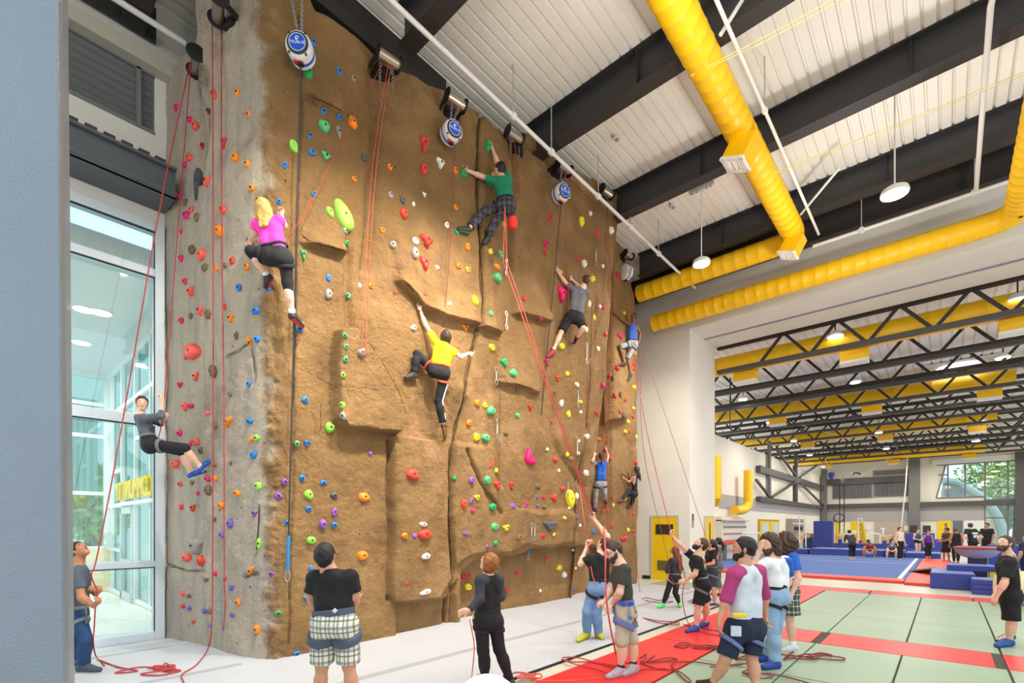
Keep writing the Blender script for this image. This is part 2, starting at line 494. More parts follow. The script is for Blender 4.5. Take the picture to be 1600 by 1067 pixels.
# ================================================================= doors of this hall
def door(name, label, c, right, w, h, vision=None, louver=None, num=None):
    """flat door on a wall; c: foot centre on the wall face; right: unit vector along the wall; the normal points to the camera side"""
    R = Vector(right); N = R.cross(Vector((0, 0, 1))).normalized()
    c = Vector(c)
    root = empty(name, c, label, 'door', kind='structure')
    f = MB()
    for s in (-1, 1): f.obox(c + R * s * (w / 2 + 0.03) + Vector((0, 0, h / 2)) + N * 0.02, R * 0.03, N * 0.03, Vector((0, 0, h / 2)))
    f.obox(c + Vector((0, 0, h + 0.03)) + N * 0.02, R * (w / 2 + 0.06), N * 0.03, Vector((0, 0, 0.03)))
    f.build('door_frame', mat('grey_door_frame', (190, 186, 172), 0.5), root)
    MB().obox(c + Vector((0, 0, h / 2)) + N * 0.02, R * (w / 2), N * 0.02, Vector((0, 0, h / 2))).build('door_leaf', YELDOOR, root)
    if vision:
        x, z, vw, vh = vision
        p = c + R * x + Vector((0, 0, z)) + N * 0.045
        MB().obox(p, R * (vw / 2), N * 0.006, Vector((0, 0, vh / 2))).build('vision_panel', DARKGLASS, root)
    if louver:
        x, z, vw, vh = louver
        p = c + R * x + Vector((0, 0, z)) + N * 0.045
        m = MB()
        m.obox(p, R * (vw / 2), N * 0.004, Vector((0, 0, vh / 2)))
        for i in range(9): m.obox(p + Vector((0, 0, (i / 8 - 0.5) * (vh - 0.04))) + N * 0.008, R * (vw / 2), N * 0.006, Vector((0, 0, 0.008)))
        m.build('louver_grille', mat('brown_grille', (120, 108, 62), 0.5), root)
    return root
door('door_1', 'yellow door with a wired glass panel and a lower louver, beside the climbing wall', (-7.09, 15.7, 0), (1, 0, 0), 0.88, 2.13, (0, 1.72, 0.62, 0.34), (0, 0.5, 0.5, 0.34))
door('door_2', 'yellow door with a narrow slit window in the opening jamb', (-6.24, 17.38, 0), (0, 1, 0), 0.76, 2.13, (0.02, 1.45, 0.1, 1.0))
s = empty('wall_sign', (-6.22, 15.9, 2.0), 'small grey room sign with a dark top on the opening jamb', 'sign')
MB().box(-6.24, -6.225, 15.86, 16.02, 1.78, 2.24).build('sign_plate', mat('grey_sign', (150, 150, 146), 0.5), s)
MB().box(-6.225, -6.221, 15.87, 16.01, 2.02, 2.23).build('sign_panel', mat('dark_sign', (70, 70, 68), 0.5), s)
# ================================================================= climbing wall (one continuous sculpted shell)
KEY = [  # X0,Y0 at the foot, X1,Y1 at 10 m, top height
 (-9.56, 2.13, -9.56, 2.15, 9.15), (-8.42, 2.36, -8.36, 2.36, 9.2), (-8.32, 2.38, -8.24, 2.22, 10.22), (-7.35, 2.58, -7.35, 2.45, 10.22),
 (-7.02, 2.68, -7.02, 2.55, 10.22), (-6.86, 2.78, -6.86, 2.68, 10.2), (-6.79, 2.97, -6.77, 2.85, 9.9), (-6.78, 3.4, -6.73, 3.3, 9.22), (-6.79, 4.0, -6.70, 4.0, 9.32), (-6.79, 4.7, -6.67, 4.7, 9.33),
 (-6.80, 5.2, -6.58, 5.2, 9.4), (-6.82, 6.0, -6.48, 6.0, 9.56), (-6.86, 7.0, -6.42, 7.0, 9.55), (-6.84, 7.55, -6.42, 7.5, 9.5), (-6.84, 7.75, -6.36, 7.75, 9.96), (-6.82, 8.5, -6.32, 8.5, 9.80),
 (-6.80, 8.9, -6.32, 8.9, 9.72), (-6.80, 9.15, -6.28, 9.15, 9.98), (-6.78, 10.0, -6.24, 10.05, 10.0), (-6.76, 10.15, -6.2, 10.95, 10.12), (-6.83, 10.3, -6.26, 11.12, 10.1), (-7.0, 10.5, -6.8, 11.25, 10.1),
 (-7.22, 11.05, -8.1, 11.6, 10.0), (-7.28, 12.1, -8.3, 12.1, 10.0), (-7.2, 12.42, -7.16, 12.42, 10.05), (-7.16, 13.0, -7.16, 13.0, 9.9), (-7.22, 13.9, -7.24, 13.8, 9.2), (-7.40, 14.35, -7.44, 14.3, 9.1), (-7.9, 14.7, -7.95, 14.7, 9.1), (-8.3, 15.68, -8.3, 15.68, 9.1)]
K = np.array(KEY)
def wall_axis():
    seg = np.hypot(np.diff(K[:, 0]), np.diff(K[:, 1]))
    s = np.concatenate([[0], np.cumsum(seg)])
    return s
KS = wall_axis()
NS, NV = 960, 600
s = np.linspace(0, KS[-1], NS)
s = np.unique(np.concatenate([s, KS]))
NS = len(s)
cols = np.stack([np.interp(s, KS, K[:, i]) for i in range(5)], 1)
# gently round the plan
ker = np.array([1, 2, 3, 4, 3, 2, 1.0]); ker /= ker.sum()
for i in range(4):
    p = np.pad(cols[:, i], 3, mode='edge'); cols[:, i] = np.convolve(p, ker, 'valid')
tn = np.stack([np.gradient(cols[:, 0] * 0.5 + cols[:, 2] * 0.5), np.gradient(cols[:, 1] * 0.5 + cols[:, 3] * 0.5)], 1)
tn /= np.linalg.norm(tn, axis=1)[:, None]
nrm = np.stack([tn[:, 1], -tn[:, 0]], 1)
v = np.linspace(0, 1, NV)
Z = v[None, :] * cols[:, 4][:, None]
t = Z / 10.0
PX = cols[:, 0][:, None] * (1 - t) + cols[:, 2][:, None] * t
PY = cols[:, 1][:, None] * (1 - t) + cols[:, 3][:, None] * t
P = np.stack([PX, PY, Z], -1).reshape(-1, 3)
NRM = np.repeat(nrm, NV, 0)
d = P - np.array([0, 0, CAMH])
zc = d @ np.array(FWD)
ipx = CX + FPX * (d @ np.array(RGT)) / zc
ipy = HORIZON - FPX * d[:, 2] / zc
disp = np.zeros(len(P))

def seg_dist(x, y, pts):
    best = np.full(len(x), 1e9)
    for (x0, y0), (x1, y1) in zip(pts[:-1], pts[1:]):
        dx, dy = x1 - x0, y1 - y0
        u = np.clip(((x - x0) * dx + (y - y0) * dy) / (dx * dx + dy * dy + 1e-9), 0, 1)
        best = np.minimum(best, np.hypot(x - x0 - u * dx, y - y0 - u * dy))
    return best
def inside(x, y, poly):
    r = np.zeros(len(x), bool)
    n = len(poly)
    for i in range(n):
        x0, y0 = poly[i]; x1, y1 = poly[(i + 1) % n]
        c = ((y0 > y) != (y1 > y)) & (x < (x1 - x0) * (y - y0) / (y1 - y0 + 1e-12) + x0)
        r ^= c
    return r
def sstep(a): 
    a = np.clip(a, 0, 1); return a * a * (3 - 2 * a)
wob = fbm(P * 1.7, 3, 40) * 3.0
wx, wy = ipx + wob, ipy + fbm(P * 1.7, 3, 60) * 3.0
def shifted(poly, h):
    cx = sum(q[0] for q in poly) / len(poly); cy_ = sum(q[1] for q in poly) / len(poly)
    i = int(np.argmin((ipx - cx) ** 2 + (ipy - cy_) ** 2))
    a = proj(P[i]); b = proj(P[i] + np.array([NRM[i, 0], NRM[i, 1], 0]) * h)
    return [(x - (b[0] - a[0]), y - (b[1] - a[1])) for x, y in poly]
def slab(poly, h, w=3.0):
    poly = shifted(poly, h)
    dd = seg_dist(wx, wy, poly + [poly[0]])
    sd = np.where(inside(wx, wy, poly), dd, -dd)
    disp[:] += h * sstep(sd / w * 0.5 + 0.5)
def ledge(line, h, L, fade=(25, 12)):
    line = shifted(line, h)
    xs = [p[0] for p in line]; ys = [p[1] for p in line]
    yl = np.interp(wx, xs, ys)
    up = yl - wy
    f = sstep((wx - xs[0]) / fade[0]) * sstep((xs[-1] - wx) / fade[1])
    disp[:] += np.where(up > -3, h * np.exp(-np.maximum(up, 0) / L) * sstep((up + 2.5) / 4.0) * f, 0)
def crack(line, h, w):
    dd = seg_dist(wx, wy, line)
    disp[:] -= h * np.exp(-(dd / w) ** 2)

slab([(532, 515), (560, 512), (606, 578), (629, 622), (637, 656), (634, 672), (545, 664), (533, 650)], 0.24, 2.2)
slab([(615, 681), (702, 690), (702, 740), (704, 890), (706, 903), (690, 931), (621, 945), (614, 932)], 0.11, 2.5)
slab([(706, 893), (722, 878), (748, 867), (783, 866), (800, 864), (822, 853), (850, 857), (907, 852), (927, 858), (932, 990), (706, 1010)], -0.30, 2.5)
slab([(712, 690), (760, 700), (800, 790), (850, 800), (905, 800), (905, 850), (850, 855), (822, 852), (800, 863), (783, 865), (748, 866), (722, 877), (708, 890)], 0.10, 5)
slab([(614, 945), (690, 932), (706, 905), (703, 1010), (612, 1020)], -0.13, 2.5)
ledge([(620, 430), (640, 446), (665, 476), (700, 492), (750, 501), (792, 518)], 0.19, 60, (14, 8))
ledge([(470, 366), (482, 376), (520, 386), (547, 394)], 0.16, 45, (30, 6))
ledge([(468, 144), (500, 156), (530, 170), (553, 186)], 0.13, 60, (8, 20))
ledge([(782, 592), (812, 600), (852, 612)], 0.13, 45, (6, 10))
ledge([(806, 486), (845, 494), (872, 500)], 0.18, 50, (10, 8))
ledge([(950, 664), (975, 655), (990, 648)], 0.22, 60, (4, 4))
ledge([(704, 800), (745, 790), (783, 815)], 0.0, 30)
crack([(468, 28), (469, 190), (463, 400), (458, 700), (451, 1005)], 0.05, 2.0)
crack([(753, 165), (748, 200), (745, 280), (748, 360), (753, 430), (755, 472), (750, 500), (738, 550), (722, 632), (708, 690), (703, 720), (700, 742), (702, 812), (705, 892), (700, 985)], 0.24, 2.1)
crack([(925, 470), (922, 600), (914, 690), (906, 722), (894, 850)], 0.09, 1.6)
crack([(727, 703), (745, 745), (762, 780), (779, 803)], 0.09, 2.2)
crack([(585, 102), (590, 180), (580, 300), (572, 420)], 0.10, 9)
crack([(545, 396), (541, 450), (545, 512)], 0.09, 6)
crack([(608, 690), (609, 940)], 0.12, 3)
crack([(782, 590), (780, 700), (781, 762)], 0.05, 3)
crack([(262, 884), (285, 889), (322, 894)], 0.05, 2)
crack([(350, 557), (372, 548), (392, 533), (396, 560), (399, 590), (396, 598)], 0.05, 2.0)
crack([(400, 898), (383, 902)], 0.08, 3)
crack([(405, 790), (404, 830), (400, 868)], 0.05, 2)
crack([(870, 620), (868, 680), (876, 710), (890, 730), (912, 760)], 0.08, 3.5)
crack([(800, 215), (806, 300), (800, 345), (800, 420)], 0.12, 4)
crack([(318, 108), (312, 210), (310, 280)], 0.14, 6)
crack([(490, 650), (492, 700)], 0.02, 2)
slab([(393, 190), (404, 214), (377, 288), (362, 284), (374, 225)], -0.05, 5)
slab([(852, 300), (880, 250), (930, 285), (962, 310), (950, 470), (925, 560), (905, 500), (880, 420)], 0.07, 12)
slab([(975, 690), (998, 705), (996, 760), (972, 740)], 0.06, 4)
slab([(640, 115), (690, 145), (745, 175), (748, 240), (700, 300), (600, 330), (598, 200)], 0.05, 25)
# chipped bands along the corner, general roughness
corner = np.exp(-((ipx - 428) / 16.0) ** 2) * sstep((ipy - 180) / 160)
disp += corner * 0.045 * np.abs(fbm(P * 7.0, 3, 11))
disp += 0.045 * fbm(P * 0.8, 3, 5) + 0.012 * fbm(P * 3.5, 3, 21) + 0.006 * fbm(P * 13.0, 2, 31)
edge_keep = sstep((s - 0.0) / 0.15)
P2 = P.copy()
P2[:, 0] += NRM[:, 0] * disp
P2[:, 1] += NRM[:, 1] * disp
# no displacement below the floor line and a ragged top
top_r = (0.10 * fbm(np.stack([s * 1.3, s * 0, s * 0], 1), 3, 77))
P2[:, 2] += np.repeat(top_r, NV) * np.tile(sstep((v - 0.9) / 0.1), NS)
G = P2.reshape(NS, NV, 3)
cap = G[:, -1, :].copy()
cap[:, 0] -= nrm[:, 0] * 0.9; cap[:, 1] -= nrm[:, 1] * 0.9
cap[:, 0] = np.clip(cap[:, 0], -9.45, 99); cap[:, 1] = np.clip(cap[:, 1], 0, 15.6); cap[:, 2] -= 0.1
G = np.concatenate([G, cap[:, None, :]], 1)
NV1 = NV + 1
idx = np.arange(NS * NV1).reshape(NS, NV1)
quads = np.stack([idx[:-1, :-1], idx[1:, :-1], idx[1:, 1:], idx[:-1, 1:]], -1).reshape(-1, 4)
verts = G.reshape(-1, 3)

def mesh_np(name, vs, fs, smooth=True):
    me = bpy.data.meshes.new(name)
    me.vertices.add(len(vs)); me.vertices.foreach_set('co', np.asarray(vs, np.float32).ravel())
    fs = np.asarray(fs, np.int32)
    k = fs.shape[1]
    me.loops.add(fs.size); me.loops.foreach_set('vertex_index', fs.ravel())
    me.polygons.add(len(fs)); me.polygons.foreach_set('loop_start', np.arange(0, fs.size, k, dtype=np.int32))
    me.update(calc_edges=True)
    if smooth: me.polygons.foreach_set('use_smooth', np.ones(len(fs), bool))
    me.validate()
    return me

def rock_material():
    m = bpy.data.materials.new('sculpted_rock_concrete')
    m.use_nodes = True
    nt = m.node_tree; N, L = nt.nodes, nt.links
    b = N['Principled BSDF']
    b.inputs['Roughness'].default_value = 0.8
    b.inputs['Specular IOR Level'].default_value = 0.25
    geo = N.new('ShaderNodeNewGeometry')
    tc = N.new('ShaderNodeTexCoord')
    def noise(scale, det=5, vec=None, rough=0.55):
        n = N.new('ShaderNodeTexNoise'); n.inputs['Scale'].default_value = scale; n.inputs['Detail'].default_value = det; n.inputs['Roughness'].default_value = rough
        L.new(vec or tc.outputs['Object'], n.inputs['Vector']); return n.outputs[0]
    def mix(f, a, bb, mode='MIX'):
        x = N.new('ShaderNodeMix'); x.data_type = 'RGBA'; x.blend_type = mode
        for k, q in (('A', a), ('B', bb)):
            if isinstance(q, tuple): x.inputs[k].default_value = (*lin(q), 1)
            else: L.new(q, x.inputs[k])
        if isinstance(f, float): x.inputs['Factor'].default_value = f
        else: L.new(f, x.inputs['Factor'])
        return x.outputs['Result']
    def rng(x, a, bb, c=0.0, dd=1.0):
        r = N.new('ShaderNodeMapRange'); r.inputs['From Min'].default_value = a; r.inputs['From Max'].default_value = bb; r.inputs['To Min'].default_value = c; r.inputs['To Max'].default_value = dd
        L.new(x, r.inputs[0]); return r.outputs[0]
    def math_(op, a, bb=None):
        x = N.new('ShaderNodeMath'); x.operation = op
        for i, q in enumerate((a, bb)):
            if q is None: continue
            if isinstance(q, float): x.inputs[i].default_value = q
            else: L.new(q, x.inputs[i])
        return x.outputs[0]
    sep = N.new('ShaderNodeSeparateXYZ'); L.new(geo.outputs['Position'], sep.inputs[0])
    base = mix(rng(noise(0.55), 0.35, 0.65), (148, 114, 70), (173, 137, 90))
    base = mix(rng(noise(2.6), 0.38, 0.68), base, (140, 108, 70))
    base = mix(rng(noise(1.1, 3), 0.58, 0.72, 0, 0.7), base, (176, 134, 98))
    mp = N.new('ShaderNodeMapping'); mp.inputs['Scale'].default_value = (3.0, 3.0, 0.35); L.new(tc.outputs['Object'], mp.inputs[0])
    base = mix(rng(noise(1.6, 6, mp.outputs[0]), 0.55, 0.75, 0, 0.18), base, (104, 82, 58))
    # daylight on the end panel put into its grey, partly paint; frays at corner
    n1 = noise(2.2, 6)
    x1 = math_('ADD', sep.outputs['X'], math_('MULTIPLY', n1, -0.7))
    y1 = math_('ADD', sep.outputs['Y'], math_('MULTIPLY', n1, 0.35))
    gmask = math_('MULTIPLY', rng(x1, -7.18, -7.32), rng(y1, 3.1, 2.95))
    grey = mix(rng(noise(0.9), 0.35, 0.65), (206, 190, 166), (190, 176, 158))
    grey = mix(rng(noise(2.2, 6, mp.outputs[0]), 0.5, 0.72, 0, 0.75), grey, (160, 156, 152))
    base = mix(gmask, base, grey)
    base = mix(rng(noise(26.0, 3), 0.60, 0.70, 0, 0.35), base, (118, 86, 50))
    base = mix(rng(noise(0.75, 4), 0.60, 0.74, 0, 0.55), base, (112, 84, 54))
    base = mix(rng(noise(70.0, 2), 0.66, 0.74, 0, 0.6), base, (84, 60, 38))
    # small bolt sockets and pale chalk specks
    vo = N.new('ShaderNodeTexVoronoi'); vo.inputs['Scale'].default_value = 3.6; L.new(tc.outputs['Object'], vo.inputs['Vector'])
    base = mix(rng(vo.outputs['Distance'], 0.052, 0.045), base, (46, 34, 26))
    vo2 = N.new('ShaderNodeTexVoronoi'); vo2.inputs['Scale'].default_value = 5.3; L.new(tc.outputs['Object'], vo2.inputs['Vector'])
    base = mix(rng(vo2.outputs['Distance'], 0.05, 0.035, 0, 0.6), base, (214, 200, 184))
    L.new(base, b.inputs['Base Color'])
    h = math_('ADD', math_('MULTIPLY', noise(30.0, 5), 0.7), math_('MULTIPLY', noise(90.0, 3), 0.35))
    h2 = math_('ADD', h, math_('MULTIPLY', rng(noise(9.0, 8, None, 0.7), 0.35, 0.65), 0.9))
    bp = N.new('ShaderNodeBump'); bp.inputs['Strength'].default_value = 0.8; bp.inputs['Distance'].default_value = 0.04
    L.new(h2, bp.inputs['Height']); L.new(bp.outputs[0], b.inputs['Normal'])
    return m
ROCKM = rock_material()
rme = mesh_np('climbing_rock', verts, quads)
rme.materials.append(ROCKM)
rock = bpy.data.objects.new('climbing_rock', rme)
C.objects.link(rock)
tag(rock, 'tall brown sculpted concrete climbing wall dotted with colourful holds', 'climbing wall')
BVH = BVHTree.FromPolygons([tuple(p) for p in verts], [tuple(q) for q in quads.tolist()])
def rock_hit(px, py, tries=0):
    dr = ray(px, py)
    loc, n, i, dist = BVH.ray_cast(CAM, dr.normalized(), 60)
    if loc is None:
        return rock_hit(px - 4, py + 4, tries + 1) if tries < 14 else (None, None)
    if n.dot(dr) > 0: n = -n
    return loc, n
def rock_depth(px, py):
    h, n = rock_hit(px, py)
    return (h - CAM).dot(FWD) if h is not None else None

SEAMSHADE = mat('dark_seam_and_shade', (44, 35, 28), 0.9)
def seam(line, r=0.011, k=5):  # dark strips paint crack and lip shade; the tall vertical line is a joint
    pts = []
    for (x0, y0), (x1, y1) in zip(line[:-1], line[1:]):
        n_ = max(2, int(math.hypot(x1 - x0, y1 - y0) / 6))
        for i in range(n_):
            h_, n2 = rock_hit(x0 + (x1 - x0) * i / n_, y0 + (y1 - y0) * i / n_)
            if h_ is not None and (not pts or (h_ - pts[-1]).length < 0.5): pts.append(h_ + n2 * 0.001)
    sm = [sum((pts[max(0, min(len(pts) - 1, i + j))] for j in (-1, 0, 1)), Vector()) / 3 for i in range(len(pts))]
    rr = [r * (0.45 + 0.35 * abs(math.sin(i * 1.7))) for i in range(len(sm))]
    o = MB().tube(sm, rr, 6).build('seam_shade_strip', SEAMSHADE, rock)
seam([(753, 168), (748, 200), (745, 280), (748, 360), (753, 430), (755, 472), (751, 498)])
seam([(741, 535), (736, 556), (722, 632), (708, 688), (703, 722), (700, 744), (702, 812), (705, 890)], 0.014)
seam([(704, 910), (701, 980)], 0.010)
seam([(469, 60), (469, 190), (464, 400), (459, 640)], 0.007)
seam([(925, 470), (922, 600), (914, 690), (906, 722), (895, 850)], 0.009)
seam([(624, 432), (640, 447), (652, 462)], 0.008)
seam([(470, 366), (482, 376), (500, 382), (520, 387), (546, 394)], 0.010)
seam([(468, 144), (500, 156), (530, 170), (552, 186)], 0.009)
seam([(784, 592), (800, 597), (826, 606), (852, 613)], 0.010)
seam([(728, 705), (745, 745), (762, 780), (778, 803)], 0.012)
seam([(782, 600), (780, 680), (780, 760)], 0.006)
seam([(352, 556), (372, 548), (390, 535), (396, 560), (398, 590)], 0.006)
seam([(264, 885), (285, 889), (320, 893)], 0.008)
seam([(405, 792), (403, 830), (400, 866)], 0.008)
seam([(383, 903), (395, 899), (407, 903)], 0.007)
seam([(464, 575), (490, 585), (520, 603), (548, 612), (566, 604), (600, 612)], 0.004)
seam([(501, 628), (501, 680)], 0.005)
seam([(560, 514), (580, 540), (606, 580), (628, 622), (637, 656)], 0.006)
# ================================================================= holds
HC = {'M': ('magenta', (226, 14, 104)), 'R': ('red', (214, 62, 44)), 'D': ('crimson', (206, 30, 52)), 'O': ('orange', (250, 136, 18)), 'T': ('brown', (116, 92, 62)), 'B': ('blue', (22, 124, 206)),
      'L': ('lime', (146, 220, 74)), 'G': ('mint', (84, 186, 122)), 'E': ('green', (30, 160, 84)), 'K': ('grey', (150, 142, 136)), 'S': ('slate', (84, 84, 92)), 'P': ('purple', (140, 84, 170)), 'V': ('violet', (104, 92, 178)), 'Y': ('yellow', (238, 222, 40)), 'W': ('white', (236, 230, 214)), 'C': ('coral', (240, 92, 74)), 'F': ('olive', (78, 78, 36))}
HM = {k: mat('hold_' + v[0], v[1], 0.55, var=0.12, vscale=14, bump=0.12, bscale=160) for k, v in HC.items()}
# x y w h colour [shape] : places measured on the photograph
HOLDS = """
277 168 8 9 M;297 187 7 9 M;306 197 9 15 C;316 228 7 11 M;297 247 9 11 C;290 258 6 10 M;325 283 11 14 C t;310 285 14 48 S h;335 148 8 17 C;325 174 7 9 T;372 145 6 12 O;390 179 6 12 O;350 223 8 18 R t;369 247 11 15 O;387 256 7 12 O;394 294 7 11 O;459 229 15 19 L o;445 258 9 12 B
280 306 8 11 M;291 317 5 10 T;300 328 7 9 C;292 337 9 11 M;309 340 6 12 T;349 328 9 15 C;345 362 12 18 O;284 362 4 8 M;302 391 9 14 T;317 399 12 16 C;321 419 7 11 T;339 420 6 9 O;352 415 5 9 T;364 408 7 12 R;387 417 7 12 O;284 404 7 10 M;290 440 8 9 M;299 455 10 14 C t;374 450 8 12 B;390 375 8 8 B;436 315 8 12 B;419 452 9 9 B;400 486 11 12 B;314 485 8 15 C t;326 491 8 14 T;299 494 5 9 T;352 480 4 10 R;362 497 9 13 O t;284 501 7 10 M
304 550 23 25 C;291 559 4 7 M;335 580 9 20 T;370 525 5 13 T;391 534 9 19 O;402 530 10 10 B;307 588 8 13 C t;282 601 7 9 M t;390 600 7 9 B;360 616 6 8 T;290 635 8 13 C;299 634 8 8 M;325 645 7 7 C;338 665 7 10 T;359 659 9 18 O l;391 658 8 10 B;393 686 6 9 O;402 684 8 10 L;282 677 8 10 M;299 693 6 7 M;308 691 9 12 C
315 704 7 10 T;275 725 11 14 C;283 756 8 8 R;325 748 8 9 M;337 747 7 9 O;336 726 5 8 T;301 754 6 7 T t;327 766 9 15 T;310 771 4 7 M;284 792 5 8 M;303 793 7 12 R t;361 723 5 6 T t;397 711 9 12 B;404 759 9 12 L;371 770 8 11 O;347 790 7 11 O;398 802 8 10 P t;361 818 9 14 V;348 835 6 11 P;435 775 13 11 P;445 753 11 10 P;448 817 7 9 B;405 849 7 17 L;336 812 4 7 T;309 852 18 27 K t;293 871 12 14 C;317 876 8 17 R;393 891 9 16 O l;424 897 9 8 P t;337 896 5 8 D
322 905 7 8 T t;286 927 6 8 C;295 931 6 7 T;362 918 6 9 V t;373 941 7 11 O;287 947 5 7 D;296 950 5 8 V;320 954 6 9 V;328 955 5 9 T;363 961 6 7 V;303 971 6 7 R t;329 977 5 6 V;435 958 11 7 E;402 983 8 14 O;463 1021 10 10 B t
489 67 9 12 B;482 114 15 19 E;529 112 8 13 B;552 123 8 9 K;505 174 8 12 B;530 184 10 11 B;550 192 16 18 O;506 198 19 18 G;529 206 9 17 K;484 212 7 10 B;487 239 12 9 B;509 244 15 14 G t;569 247 10 12 S;553 280 9 9 O;609 261 8 11 O;491 304 8 10 B;515 332 13 14 L;537 337 27 43 L r;539 361 8 9 K;610 305 9 11 K;629 313 8 12 S;630 334 14 14 R;597 360 8 9 O;589 187 5 7 T
474 397 10 18 E t;513 434 8 12 B;513 460 12 16 K;614 383 11 13 K;542 380 7 9 E;544 462 8 9 G;562 446 5 8 W;579 447 7 9 O;617 457 5 7 R;468 515 11 9 B;539 524 8 8 G;541 542 7 9 G;565 551 12 14 K;540 561 8 10 G;536 586 8 9 L;476 625 10 11 B;535 633 8 10 L;536 650 9 13 K;515 668 15 15 L b;464 693 8 9 G;480 692 11 9 B t;578 708 7 7 P
472 747 9 10 B;505 754 10 8 B;482 773 13 15 L b;522 774 12 10 S;482 795 8 10 B;522 800 9 13 P;504 819 11 15 P;522 820 9 9 B;486 844 13 12 L b;568 777 15 15 O;566 868 14 16 O;486 888 7 8 B;632 837 9 10 O;635 911 4 6 R;478 934 8 9 B t;550 951 8 10 O;564 930 5 5 K
663 224 15 25 R t;662 265 13 17 R;688 255 14 16 W t;711 266 7 10 O;762 228 11 17 E;724 272 12 12 E;663 304 6 8 W t;646 319 5 7 W;712 324 7 9 O;698 352 7 10 W;787 350 7 9 Y;774 349 8 6 E;770 273 4 7 Y;713 362 7 9 E
649 377 10 11 W;666 377 19 19 R t;648 396 12 19 K;663 411 15 22 R t;683 418 7 7 W t;730 386 8 13 O;766 393 7 9 Y;716 416 8 9 O;731 421 9 9 Y t;782 397 8 12 G t;776 417 9 9 O;776 434 12 14 G;664 459 5 6 R;702 475 6 7 W;742 470 9 15 Y;766 490 7 8 G;646 512 8 9 W;726 512 9 10 O t;819 467 6 7 D
768 543 9 10 Y;787 566 9 13 E;801 583 11 12 G;745 630 8 11 O;757 633 7 9 Y;767 642 12 13 G b;732 661 8 10 O;744 683 9 12 Y;758 684 11 12 G;808 649 6 8 G;790 677 7 7 T;808 608 6 6 T
644 742 18 17 R;661 819 11 7 W;648 837 7 7 P;663 835 18 17 R;665 869 13 10 W;710 747 7 7 E;736 750 8 11 P;766 725 12 10 R l;774 735 6 8 Y;761 750 9 13 G;776 757 9 14 R t;799 758 6 12 D t;724 787 8 13 R;736 782 8 8 P l;745 777 9 9 Y t;738 798 6 7 M;769 792 10 11 E;800 791 8 10 P;811 790 8 8 T t;772 823 10 12 G;790 824 9 10 Y t;727 833 6 7 P;774 848 6 8 E;810 839 8 9 T l;761 854 5 6 P
665 925 16 8 W;732 899 11 6 D;723 901 5 9 D;731 917 9 11 Y;744 927 4 8 D;779 886 5 6 E;808 895 7 7 D;792 923 6 7 D;853 874 6 7 R;873 887 7 9 Y;881 898 6 10 W;890 894 7 5 R l;899 888 4 4 W;844 923 3 5 W;896 921 4 6 V;922 892 6 8 B
859 340 6 13 M t;908 346 8 14 Y;922 334 5 7 W;954 360 7 11 W;933 365 8 9 R;852 381 8 14 M t;852 396 5 6 D;904 405 7 7 R t;912 412 8 10 W;942 416 5 6 W;925 436 7 10 Y;877 458 14 27 M t;920 475 5 11 W;937 479 5 6 W;928 496 5 10 Y;844 498 6 7 D;915 515 6 9 W;877 541 9 10 Y;934 545 5 7 W;946 522 5 7 R;968 525 8 8 M;965 430 7 9 D;956 489 5 7 R;942 480 4 9 D;975 489 4 5 Y;1000 544 4 6 Y;876 425 4 5 Y
854 565 7 12 M t;886 584 5 8 Y;871 591 7 9 R t;901 601 7 7 W;877 630 5 12 W;907 628 5 6 Y;907 644 4 6 W;888 647 5 11 Y;916 682 6 9 W;904 689 4 5 W;903 708 5 6 W;828 636 5 10 D t;861 658 5 6 R;855 702 4 5 W;886 710 5 8 Y;893 716 8 6 G;867 718 7 8 R;942 602 6 9 M;932 645 6 7 D;936 686 7 6 O;961 618 6 8 R;969 617 4 10 F;958 590 5 9 F;953 587 5 7 R;964 575 6 9 D;968 643 4 7 R;974 650 5 8 S;977 625 3 5 R;988 650 5 6 R;990 638 4 5 Y;990 605 4 7 Y;990 576 4 7 R;981 659 4 6 Y;976 674 5 6 Y;984 674 3 6 R;993 683 4 7 Y;949 690 4 6 R;945 703 6 7 R;954 716 5 7 R;931 711 5 6 D;994 565 5 7 R
827 715 19 25 M n;873 735 4 5 W;915 739 7 10 W;840 760 7 8 T;879 763 8 6 R;849 777 4 7 D;865 777 7 11 R;890 779 12 27 Y r;901 775 5 10 W;889 794 4 5 W;900 787 4 8 T;821 789 9 7 M l;839 776 3 5 V;839 790 3 5 V;850 792 5 7 T;882 809 5 5 Y;901 808 5 9 P;858 820 20 16 S t;848 837 6 7 D;865 835 5 6 Y l;906 821 4 5 W;926 831 4 8 B;923 846 5 7 O;896 859 4 6 W;957 777 3 5 R;958 789 3 6 Y;942 798 4 6 R;950 799 4 4 R;947 790 4 5 R;957 820 4 9 R l;972 842 6 8 D;977 841 4 8 R;981 828 3 7 Y;988 829 3 6 R;991 837 3 5 R;976 778 5 7 Y;989 803 3 7 R;993 723 4 7 R"""
SHAPES = {'b': 'grooved', 't': 'pointed', 'l': 'slanted', 'o': 'ring', 'r': 'big oval', 'n': 'curved', 'h': 'long horn'}
BOLT = mat('hold_bolt', (24, 22, 22), 0.5, metal=0.4)

